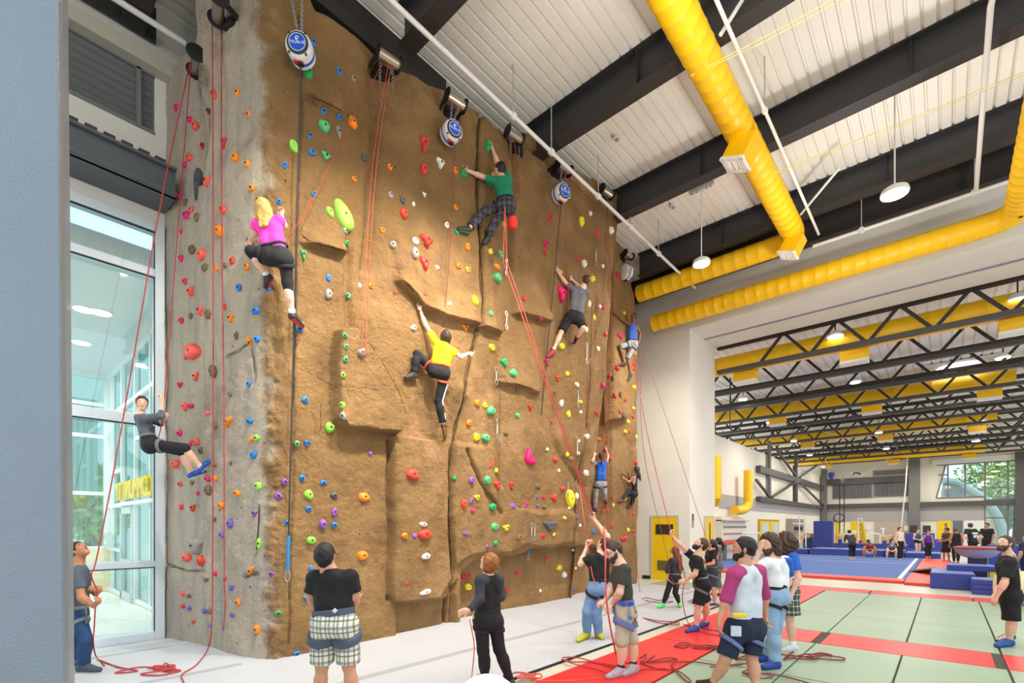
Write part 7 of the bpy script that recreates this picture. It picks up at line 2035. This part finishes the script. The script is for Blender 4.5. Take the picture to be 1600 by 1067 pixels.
person('person in a neon yellow tee and striped black track pants climbing in the middle', PC(zp, dict(hd=(696, 526), nk=(692, 540), sl=(680, 533), sr=(707, 549), el=(664, 506, 0.08), wl=(656, 484, 0.26), er=(720, 558, 0.05), wr=(732, 552, 0.26), hl=(676, 578), hr=(695, 583), kl=(652, 553, -0.10), kr=(685, 626, 0.05), al=(647, 584, 0.08), ar=(693, 664, 0.14), tl=(634, 590, 0.22), tr=(696, 683, 0.26))),
       1.55, camdir((-0.3, 0.75, -0.7)), 'light', ('bob', 'brown'), [('top', CYEL, dict(hem=-0.02, sleeve=0.5)), ('pants', CBLACK, dict(len=1.9, ex=0.014, stripe=CWHITE)), ('harness', CORANGE, dict(w=0.038, leg=0.28)), ('wrist', CHBLK, dict(q='l'))], 0.012, (camdir((-0.3, 1, -0.3)), camdir((0.8, 0.1, -0.6))), camdir((0, 0.1, -1)), curl=(0.9, 0.9), shoe=('black_orange', (48, 42, 40), (190, 130, 40)), head_up=camdir((0.15, 0.9, 0.4)))
zp = rock_depth(780, 310) - 0.40
P15 = person('person in a green tee and dark plaid trousers reaching high on the wall', PC(zp, dict(hd=(780, 266), nk=(784, 277), sl=(774, 284), sr=(795, 280), el=(751, 275, 0.10), wl=(731, 267, 0.26), er=(776, 252, 0.12), wr=(769, 232, 0.28), hl=(784, 320), hr=(797, 322), kl=(756, 331, -0.04), kr=(772, 348, 0.04), al=(732, 358, 0.14), ar=(762, 371, 0.16), tl=(716, 358, 0.26), tr=(755, 380, 0.26))),
       1.74, camdir((-0.8, 0.35, -0.45)), 'light', ('short', 'black'), [('top', CGREEN, dict(hem=-0.02)), ('pants', CPLAIDD, dict(len=1.85)), ('harness', CHBLK)], 0.0135, (camdir((-0.8, 0.5, -0.3)), camdir((-0.4, 0.9, -0.3))), camdir((-0.2, 0, -1)), curl=(0.9, 0.9), shoe=('black_green', (30, 34, 34), (40, 120, 80)))
MB().lathe(at(801, 349, zp - 0.1) + Vector((0, 0, -0.1)), (0, 0, 1), [(0.05, 0), (0.085, 0.03), (0.09, 0.10), (0.08, 0.18), (0.085, 0.19)], 14).build('chalk_bag', cloth('chalk_bag_red', (210, 40, 36)), P15, smooth=True)
zp = rock_depth(900, 480) - 0.34
person('person in a grey tee and black shorts climbing high on the right half', PC(zp, dict(hd=(914, 439), nk=(911, 450), sl=(894, 451), sr=(917, 457), el=(882, 440, 0.1), wl=(872, 425, 0.26), er=(904, 448, 0.26), wr=(894, 437, 0.3), hl=(890, 495), hr=(905, 498), kl=(877, 519, -0.03), kr=(911, 512, -0.05), al=(864, 548, 0.12), ar=(902, 526, 0.14), tl=(855, 557, 0.22), tr=(898, 535, 0.26))),
       1.68, camdir((-0.35, 0.4, -0.85)), 'light', ('short', 'brown'), [('top', CGREY, dict(hem=0.0)), ('shorts', CBLACK, dict(len=0.92, ex=0.022)), ('harness', CHBLK), ('socks', CWHITE, dict(**{'from': 0.86}))], 0.014, (camdir((-0.3, 1, -0.4)), None), camdir((-0.15, 0, -1)), curl=(0.9, 0.9), shoe=('red', (150, 40, 44), None))
zp = rock_depth(985, 540) - 0.40
person('person in a blue tank top and grey knee shorts hanging on the far pillar', PC(zp, dict(hd=(990, 495), nk=(989, 503), sl=(983, 507), sr=(995, 509), el=(972, 500, 0.1), wl=(960, 490, 0.3), er=(1000, 521, 0.02), wr=(999, 533, -0.05), hl=(983, 537), hr=(993, 537), kl=(968, 542, -0.05), kr=(980, 560, 0), al=(975, 567, 0.12), ar=(985, 585, 0.1), tl=(966, 571, 0.2), tr=(981, 594, 0.14))),
       1.5, camdir((-0.35, 0.1, 0.9)), 'brown', ('short', 'black'), [('top', CBLUE, dict(hem=0.03, sleeve=0)), ('shorts', CGPANT, dict(len=1.0)), ('harness', CHBLK)], 0.015, (camdir((-0.9, 0.5, -0.3)), None), camdir((-0.7, 0, -0.6)), shoe=('dk', (46, 44, 44), None))
zp = rock_depth(939, 755) - 0.34
person('person with a long dark ponytail in a blue top and pale grey trousers climbing low', PC(zp, dict(hd=(939, 713), nk=(939, 721), sl=(932, 725), sr=(947, 725), el=(926, 720, 0.1), wl=(929, 712, 0.26), er=(950, 714, 0.08), wr=(948, 703, 0.26), hl=(933, 756), hr=(944, 756), kl=(931, 774, -0.03), kr=(945, 770, -0.05), al=(929, 793, 0.1), ar=(946, 781, 0.12), tl=(932, 799, 0.22), tr=(948, 786, 0.24))),
       1.5, camdir((0, 0.5, -1)), 'light', ('pony', 'brown'), [('top', CBLUE, dict(hem=-0.02, sleeve=0.3)), ('pants', CGPANT, dict(len=1.9)), ('harness', CHBLK)], 0.014, (camdir((0, 1, -0.4)), camdir((-0.1, 1, -0.4))), camdir((0, 0, -1)), curl=(0.9, 0.9), fem=True, shoe=('pink_blk', (120, 60, 80), None))
zp = rock_depth(988, 760) - 0.36
person('person with long black hair in a black tank top and dark leggings on the pillar', PC(zp, dict(hd=(993, 734), nk=(995, 742), sl=(991, 746, -0.14), sr=(994, 745, 0.12), el=(983, 753, -0.1), wl=(975, 747, 0.12), er=(986, 749, 0.1), wr=(983, 740, 0.2), hl=(991, 771, -0.07), hr=(990, 770, 0.07), kl=(979, 772, -0.02), kr=(989, 781, 0.08), al=(970, 782, 0.14), ar=(985, 790, 0.12), tl=(966, 784, 0.18), tr=(980, 792, 0.18))),
       1.45, camdir((-0.85, 0.3, -0.3)), 'mid', ('shoulder', 'black'), [('top', CBLACK, dict(hem=0.0, sleeve=0)), ('leggings', cloth('dark_legging', (40, 40, 52)), dict(len=1.9)), ('harness', CHBLK)], 0.014, (None, None), camdir((-1, 0, -0.3)), curl=(0.9, 0.9), fem=True, shoe=('maroon', (110, 50, 60), None))
person('person in a grey sweater and black capris lowering off the grey end panel', PJ(6.98, dict(hd=(222, 631), nk=(218, 647), sl=(222, 654, -0.16), sr=(218, 651, 0.16), el=(252, 650, -0.14), wl=(254, 628, -0.02), er=(250, 661, 0.12), wr=(257, 655, 0.04), hl=(236, 695, -0.09), hr=(234, 693, 0.09), kl=(289, 700, -0.08), kr=(285, 706, 0.10), al=(314, 730, 0.08), ar=(300, 740, 0.16), tl=(327, 720, 0.20), tr=(318, 737, 0.24))),
       1.52, camdir((0.62, -0.03, 0.78)), 'light', ('bun', 'brown'), [('top', CGREYH, dict(hem=0.0, sleeve=1.3, name='sweater', neck=0.012, scoop=0.15)), ('leggings', CBLACK, dict(len=1.12)), ('harness', CHGREY)], 0.0115, (camdir((0, 1, 0)), camdir((0.4, 0.6, 0))), camdir((0.85, 0.35, 0.15)), curl=(1.1, 1.1), fem=True, shoe=('blue_white', (40, 86, 180), (226, 230, 236)), head_up=camdir((-0.05, 1, 0)))

# ---- athletes in the gymnastics hall
GA = 'athletes in the gymnastics hall'
def far(label, px, py, H, yaw, arms, skin, hair, wear, lean=0.0, depth=None, barefoot=True, face=None, fem=False, z0=0.0):
    J, f = stand(px, py, H, yaw, arms, lean, depth=depth)
    a = math.radians(yaw if face is None else face)
    person(label, J, H, camdir((math.sin(a), 0, math.cos(a))), skin, hair, wear, 0.024, (None, None), f, None, fem=fem, barefoot=barefoot)
far('person in a dark jacket leaning forward, seen from behind on the spring floor', 1332, 876, 1.6, 170, 'front', 'light', ('short', 'black'), [('top', CCHAR, dict(sleeve=1.9)), ('leggings', CBLACK, dict(len=1.6))], lean=0.3)
def seated(label, hd, sh, hip, kn, ft, el, wr, H, d, skin, hair, wear):
    J = {}
    for q, i in (('l', 0), ('r', 1)):
        J['s' + q] = at(sh[i][0], sh[i][1], d); J['h' + q] = at(hip[i][0], hip[i][1], d + 0.15); J['k' + q] = at(kn[i][0], kn[i][1], d - 0.30)
        J['a' + q] = at(ft[i][0], ft[i][1] - 1.2, d - 0.3); J['t' + q] = at(ft[i][0] + (-2 if i == 0 else 2), ft[i][1] + 1.2, d - 0.5)
        J['e' + q] = at(el[i][0], el[i][1], d - 0.2); J['w' + q] = at(wr[i][0], wr[i][1], d - 0.42)
    J['hd'] = at(hd[0], hd[1], d - 0.08); J['nk'] = at((sh[0][0] + sh[1][0]) / 2, sh[0][1] - 1.2, d)
    person(label, J, H, camdir((0, -0.1, 1)), skin, hair, wear, 0.024, (None, None), camdir((0, 0.2, 1)), None, barefoot=True)
seated('person in a red vest and white shorts sitting on the blue mat edge', (1358, 846.5), ((1353.5, 853), (1364, 853)), ((1355.5, 863.5), (1362, 863.5)), ((1349.5, 860.5), (1368, 860.5)), ((1350, 872), (1366, 872)), ((1348.5, 857.5), (1369, 857.5)), ((1357, 858.5), (1361.5, 858.5)), 1.72, 27.4, 'tan', ('short', 'black'), [('top', cloth('dark_red', (150, 24, 34)), dict(sleeve=0.15)), ('shorts', CWHITE, dict(len=0.6))])
seated('person in a grey tee sitting on the blue mat beside the white tank top', (1393.5, 847), ((1389, 853.5), (1398, 853.5)), ((1390, 864), (1396, 864)), ((1386.5, 861.5), (1400, 862)), ((1385.5, 873.5), (1399.5, 873.5)), ((1386, 858.5), (1400.5, 858.5)), ((1392.5, 861), (1395, 861)), 1.66, 27.2, 'light', ('short', 'brown'), [('top', CGREYH, dict()), ('shorts', CCHAR, dict(len=0.7))])
far('person in a cream and aqua tank top and black trousers standing on the spring floor', 1406, 876, 1.76, 10, 'down', 'light', ('short', 'auburn'), [('top', cloth('cream_tank', (226, 222, 200)), dict(sleeve=0, hem=-0.05)), ('pants', CBLACK, dict(len=1.9))])
far('person in a teal and black leotard with folded arms and bare legs', 1434, 869, 1.62, -10, 'fold', 'light', ('pony', 'brown'), [('top', cloth('teal_leotard', (40, 92, 110)), dict(sleeve=0, hem=-0.02)), ('shorts', CBLACK, dict(len=0.08, ex=0.008))], fem=True, depth=29.0)
far('person in a purple leotard and black leggings walking on the side border mat', 1450, 875, 1.58, -15, 'down', 'mid', ('pony', 'brown'), [('top', cloth('purple_top', (96, 44, 160)), dict(sleeve=0)), ('leggings', CBLACK, dict(len=1.6))], fem=True)
far('person in a dark olive tee and black shorts by the side border mat', 1479, 879, 1.74, -100, 'front', 'tan', ('short', 'black'), [('top', COLIVE, dict()), ('shorts', CBLACK, dict(len=0.95, ex=0.024))], barefoot=False)
far('person in a black vest and leggings, seen from behind beside the vaulting table', 1494, 880, 1.74, 160, 'down', 'tan', ('short', 'auburn'), [('top', CBLACK, dict(sleeve=0)), ('leggings', CBLACK, dict(len=1.95))], face=120)
J, f = stand(1520, 879, 1.74, 180, 'hips', 0.1, depth=21.5)
PW = person('person in a black tee with a white back print leaning on the vaulting table', J, 1.74, camdir((0.2, 0, -1)), 'light', ('short', 'brown'), [('top', CBLACK, dict(ex=0.02)), ('shorts', CBLACK, dict(len=1.0))], 0.024, (None, None), f)
bk = (Vector(J['sl']) + Vector(J['sr'])) / 2 + Vector(camdir((0, -0.12, 0.20)))
m = MB().obox(bk, Vector(camdir((1, 0, 0))) * 0.12, Vector(camdir((0, 1, 0))) * 0.035, Vector(camdir((0, 0, 1))) * 0.02)
m.obox(bk + Vector((0, 0, -0.1)), Vector(camdir((1, 0.3, 0))) * 0.07, Vector(camdir((-0.3, 1, 0))) * 0.025, Vector(camdir((0, 0, 1))) * 0.02)
m.obox(bk + Vector((0, 0, -0.17)), Vector(camdir((1, 0, 0))) * 0.05, Vector(camdir((0, 1, 0))) * 0.03, Vector(camdir((0, 0, 1))) * 0.02)
m.build('back_print', WHITEMET, PW)
far('person in a black tee standing at the far side of the vaulting table', 1542, 876, 1.78, -75, 'down', 'tan', ('short', 'brown'), [('top', CBLACK, dict()), ('shorts', CBLACK, dict(len=1.0))], barefoot=False, depth=23.0)
far('person in a pale blue shirt and dark trousers standing by the upright blue panel', 1288, 851, 1.72, 120, 'front', 'tan', ('short', 'black'), [('top', cloth('pale_blue_shirt', (150, 160, 206)), dict(sleeve=1.5)), ('pants', CBLACK, dict(len=1.9))], barefoot=False, depth=40.0)
# ================================================================= ropes in use and coils on the floor
def ancho(k): return Vector(AN[k])
G = 'red climbing ropes'
# lowering rope of the girl by the window, running over the roller to her belayer
rope([ancho('b') + Vector((0.0, -0.06, -0.02)), at(281, 320, 7.2), at(257, 620, 6.98), at(252, 665, 7.0), at(246, 690, 6.95)], 0.007, ROPE_R, 'red rope from the window roller anchor to the hands of the rappelling girl', 3, G)
rope([ancho('b') + Vector((-0.05, -0.06, 0.0)), at(247, 340, 6.75), at(186, 690, 6.25), at(152, 868, 6.05), at(143, 898, 5.98), at(152, 925, 6.02), at(149, 950, 5.95), at(147, 985, 5.98), at(146, 1005, 6.0), on_z(150, 1025, 0.05), on_z(163, 1040, 0.045)], 0.008, ROPE_R, 'red rope from the window roller anchor down to the belayer by the column', 6, G)
def coil(cx, cy, w, h, n, label, mt=ROPE_R, z=0.045, seed=1, extra=None, r=0.009):
    rnd = random.Random(seed)
    P = []
    for i in range(n):
        a = i * 2.2 + rnd.uniform(-0.5, 0.5)
        q = rnd.uniform(0.35, 1.0)
        P.append(on_z(cx + math.cos(a) * w / 2 * q, cy + math.sin(a) * h / 2 * q, z + 0.006 * (i % 4)))
    if extra: P = [on_z(x, y, z) for x, y in extra[0]] + P + [on_z(x, y, z) for x, y in extra[1]]
    return rope(P, r, mt, label, 6, G)
coil(258, 1043, 54, 17, 16, 'loose red rope coil on the pad right of the belayer by the column', extra=([(152, 1030), (185, 1042), (215, 1048), (180, 1051), (222, 1042)], [(220, 1053), (250, 1055), (283, 1048)]), seed=2)
coil(825, 1056, 46, 12, 12, 'small bright red rope coil on the pad beside the red haired woman', ROPE_B, extra=([(770, 1053), (785, 1060), (806, 1050)], [(846, 1058), (830, 1062), (880, 1064), (940, 1058), (1000, 1047)]), seed=4)
rope([at(734, 968, 5.15), at(741, 1010, 5.2), on_z(738, 1050, 0.1), on_z(739, 1066, 0.045), on_z(775, 1061, 0.045)], 0.006, ROPE_B, 'thin red rope hanging from the hands of the red haired woman', 6, G)
# ropes to the belayer in jeans
mp_ = at(786, 408, rock_depth(786, 408) - 0.5)
hb = at(925, 806, 7.75)
for k, dx in enumerate((0.0, 0.07)):
    rope([at(789, 322, rock_depth(780, 310) - 0.62), mp_ + RGT * dx, hb + RGT * (dx * 0.35)], 0.010 - 0.001 * k, ROPE_B, ['thick red rope running diagonally from the green shirted climber to the belayer in jeans', 'twin strand close beside the thick diagonal red rope'][k], 1, G)
rope([at(905, 760, 9.6), at(911, 800, 7.9), at(919, 856, 7.8), at(926, 900, 7.55), at(934, 915, 7.5)], 0.008, ROPE_B, 'red rope from the lower raised hand of the belayer in jeans', 4, G)
rope([ancho('d') + Vector((0, 0, -0.1)), at(707, 300, rock_depth(707, 300) - 0.2), at(701, 420, rock_depth(701, 420) - 0.22), at(692, 512, rock_depth(692, 512) - 0.15)], 0.006, ROPE_D, 'dark red rope hanging slack below the second roller anchor drum', 4, G)
# rope in front of the man in olive
rope([at(944, 824, 6.2), at(946, 870, 5.75), at(946, 905, 5.75), at(948, 940, 5.72), at(953, 975, 5.72), at(959, 1005, 5.8), on_z(966, 1030, 0.08), on_z(985, 1036, 0.055)], 0.011, ROPE_B, 'thick red rope hanging in front of the person in olive', 6, G)
# ropes of the pillar belayers
rope([ancho('h') + Vector((0, 0, -0.1)), at(1001, 620, 13.0), at(1050, 838, 8.46), at(1062, 872, 8.3), at(1068, 890, 8.25), at(1070, 905, 8.27), at(1066, 935, 8.2), on_z(1073, 968, 0.1), on_z(1085, 985, 0.06)], 0.008, ROPE_R, 'red rope from the pillar to the raised hand of the capped belayer', 5, G)
rope([at(1000, 545, 14.2), at(1005, 700, 12.6), at(1043, 870, 10.65), at(1045, 893, 10.6), at(1050, 905, 10.5), at(1062, 918, 10.4), at(1078, 920, 10.2)], 0.007, ROPE_D, 'dark rope from the pillar to the long haired belayer', 5, G)
rope([at(1005, 545, 14.1), at(1090, 800, 11.9), at(1104, 845, 11.3), at(1106, 878, 11.1)], 0.006, ROPE_D, 'dark rope from the pillar to the belayer with black ponytail', 4, G)
rope([ancho('g') + Vector((0.02, 0, -0.1)), at(941, 480, 11.9), at(920, 560, 11.6), at(913, 700, 11.4), at(897, 850, 11.2)], 0.006, ROPE_D, 'dark rope hanging from the last main face roller', 4, G)
rope([ancho('g') + Vector((-0.02, 0.05, -0.1)), at(955, 500, 12.2), at(949, 700, 12.2), at(950, 850, 12.0)], 0.006, ROPE_R, 'red rope hanging beside the ponytailed climber in blue', 4, G)
rope([ancho('f') + Vector((0.03, 0, -0.1)), at(886, 400, rock_depth(886, 400) - 0.3), at(889, 480, rock_depth(889, 480) - 0.35), at(890, 494, rock_depth(890, 490) - 0.36)], 0.006, ROPE_R, 'red rope from the third drum down to the grey shirted climber', 3, G)
rope([ancho('e') + Vector((0, 0, -0.1)), at(812, 300, rock_depth(812, 300) - 0.3), at(800, 322, rock_depth(800, 322) - 0.4)], 0.007, ROPE_R, 'red rope from the roller near the green shirt down to his harness', 3, G)
rope([ancho('c') + Vector((-0.05, -0.05, -0.06)), at(550, 185, rock_depth(550, 185) - 0.2), at(490, 310, rock_depth(490, 310) - 0.15), at(450, 372, rock_depth(450, 372) - 0.28)], 0.005, ROPE_R, 'thin red rope running from the roof beam roller to the climber in pink', 3, G)
for k, (a, b, lab) in enumerate(((586, 577, 'first faint red rope hanging straight under the roof beam roller'), (592, 583, 'second faint red rope hanging straight under the roof beam roller'))):
    rope([ancho('c') + Vector((0.0, 0.05 * k, -0.06)), at(a - 3, 250, rock_depth(a, 250) - 0.22), at(b - 6, 420, rock_depth(b, 420) - 0.25), at(b - 12, 560, rock_depth(b, 560) - 0.22)], 0.005, ROPE_B, lab, 3, G)
rope([at(988, 740, 14.6), at(990, 840, 14.4), on_z(1000, 925, 0.05)], 0.006, ROPE_D, 'dark rope hanging past the climber in a black tank top', 3, G)
# long tangles on the mats
def trail(pts, label, mt=ROPE_D, z=0.052, r=0.0085):
    return rope([on_z(x, y, z + 0.004 * (i % 3)) for i, (x, y) in enumerate(pts)], r, mt, label, 6, G)
trail([(878, 1030), (882, 1027), (905, 1028), (935, 1036), (962, 1044), (985, 1045), (960, 1040), (925, 1034), (895, 1034), (878, 1030), (900, 1038), (940, 1048), (960, 1056), (975, 1052), (1000, 1046), (1040, 1044)], 'red rope loop lying between the grey pad and the olive person', ROPE_R)
trail([(1000, 1028), (1010, 1022), (1004, 1036), (1022, 1024), (1012, 1034), (1040, 1028), (1058, 1030), (1030, 1034), (1000, 1034), (1025, 1044), (1058, 1048), (1078, 1062), (1075, 1066), (1060, 1052), (1050, 1036), (1085, 1034), (1130, 1040), (1160, 1038)], 'tangled dark red rope on the red strip beside the olive person')
trail([(1053, 1010), (1064, 1004), (1078, 1006), (1068, 1012), (1055, 1009), (1084, 1008), (1105, 1012), (1125, 1010), (1100, 1008), (1082, 1012), (1110, 1014), (1132, 1012), (1106, 1010), (1140, 1016)], 'dark rope tangle on the red strip behind the raglan person')
trail([(1140, 1018), (1170, 1022), (1150, 1030), (1190, 1028), (1210, 1022), (1235, 1024), (1260, 1026), (1290, 1024), (1318, 1028), (1316, 1031), (1290, 1030), (1262, 1026), (1280, 1020), (1300, 1024), (1260, 1022), (1225, 1030), (1240, 1018), (1230, 1026), (1270, 1030), (1282, 1022)], 'heap of dark red rope on the green mats right of the pale jeans', r=0.010)
trail([(1110, 1042), (1140, 1039), (1165, 1037), (1175, 1043), (1160, 1050), (1172, 1052), (1200, 1052), (1208, 1056), (1190, 1060), (1165, 1052), (1210, 1054), (1260, 1066), (1290, 1078)], 'dark rope loop curling towards the camera on the green mats')
trail([(1003, 936), (1010, 934), (1030, 938), (1052, 940), (1035, 942), (1008, 938)], 'short dark rope tail on the grey pad behind the olive person', z=0.04)
trail([(1005, 965), (1025, 972), (1045, 974), (1058, 970), (1060, 976), (1045, 975), (1058, 972), (1030, 970), (1008, 966)], 'looped dark rope end on the grey pad near the black edge strip', z=0.04)
trail([(1075, 940), (1085, 936), (1098, 941), (1110, 936), (1120, 944), (1105, 946), (1090, 944), (1078, 942)], 'dark rope tail on the grey pad under the ponytailed belayers', z=0.04)
trail([(1068, 975), (1080, 980), (1100, 988), (1130, 994), (1150, 990), (1110, 984), (1085, 978)], 'dark rope crossing the red strip by the blue shoes')
# ================================================================= things made of one single mesh stand on their own
for e in [o for o in C.objects if o.type == 'EMPTY' and o.parent is None and len(o.children) == 1]:
    ch = e.children[0]
    nm = e.name
    wl = e.location + ch.location
    ch.parent = None
    ch.location = wl
    for k in ('label', 'category', 'group', 'kind'):
        if k in e: ch[k] = e[k]
    bpy.data.objects.remove(e)
    ch.name = nm
# ================================================================= light
sc = bpy.context.scene
w = bpy.data.worlds.new('world'); sc.world = w; w.use_nodes = True
nt = w.node_tree
bg = nt.nodes['Background']
tcw = nt.nodes.new('ShaderNodeTexCoord'); sx = nt.nodes.new('ShaderNodeSeparateXYZ'); rp = nt.nodes.new('ShaderNodeValToRGB')
nt.links.new(tcw.outputs['Generated'], sx.inputs[0]); nt.links.new(sx.outputs['Z'], rp.inputs[0]); nt.links.new(rp.outputs[0], bg.inputs[0])
rp.color_ramp.elements[0].position = 0.0; rp.color_ramp.elements[0].color = (0.86, 0.88, 0.88, 1)
rp.color_ramp.elements[1].position = 0.6; rp.color_ramp.elements[1].color = (0.62, 0.80, 1.0, 1)
bg.inputs[1].default_value = 1.45
def lamp(loc, power, col, size, target=None, kind='AREA', spread=PI):
    d = bpy.data.lights.new('lamp', kind)
    d.energy = power; d.color = col
    if kind == 'AREA': d.shape = 'DISK'; d.size = size; d.spread = spread
    else: d.shadow_soft_size = size
    o = bpy.data.objects.new('lamp_light', d); C.objects.link(o)
    o.location = loc
    if target is not None:
        o.rotation_euler = (Vector(target) - Vector(loc)).to_track_quat('-Z', 'Y').to_euler()
    return o
WARM = (1.0, 0.92, 0.80); NEUT = (1.0, 0.95, 0.88)
for y in (0.5, 4.5, 8.5, 12.0):  # added lamp grid for general brightness; no fixtures hang at these points
    for x in (-3.8, 0.2, 4.0):
        lamp((x, y, 8.0), 55 if y < 8 or x > 0 else 28, NEUT, 0.5, (x, y, 0))
# added unseen uplights that brighten the roof deck; no such fixtures
for x, y in ((-1.5, 1.5), (-1.5, 6.3), (-1.5, 12.2), (3.8, 1.5), (3.8, 6.3), (3.8, 12.2)):
    lamp((x, y, 6.6), 70 if x < 0 else 45, (1.0, 0.98, 0.95), 0.5, (x + 0.01, y, 12))
# wall washers of the climbing area
for y, zt, pw in ((2.6, 2.6, 75), (4.4, 3.2, 95), (6.2, 3.2, 66), (8.6, 2.6, 24), (13.3, 4.6, 60)):
    lamp((-3.7 if y < 12 else -4.4, y, 8.2), pw, WARM, 0.18, (-6.8 if y < 12 else -7.2, y + 0.3, zt), spread=1.55)
for c in (PL1, PL2): lamp(c + Vector((0, 0, -0.12)), 120, NEUT, 0.4, c + Vector((0, 0, -5)))
for y in (22, 29, 36, 43, 50):
    for x in (-6, -1.5, 3.5):
        lamp((x, y, 7.0), 130, NEUT, 0.6, (x, y, 0))
for x, y in ((-11.5, -1.5), (-14, -3), (-16, 0.5)): lamp((x, y, 6.0), 160, NEUT, 0.4, (x, y, 0))
vs_ = sc.view_settings
sc.display_settings.display_device = 'sRGB'
vs_.view_transform = 'Standard'; vs_.look = 'None'; vs_.exposure = 0.22; vs_.gamma = 1.0; vs_.use_curve_mapping = False
cy = sc.cycles
cy.use_denoising = True
cy.max_bounces = 6; cy.diffuse_bounces = 4; cy.glossy_bounces = 3; cy.transmission_bounces = 4; cy.transparent_max_bounces = 12
cy.sample_clamp_indirect = 6.0
cy.use_adaptive_sampling = True; cy.adaptive_threshold = 0.02
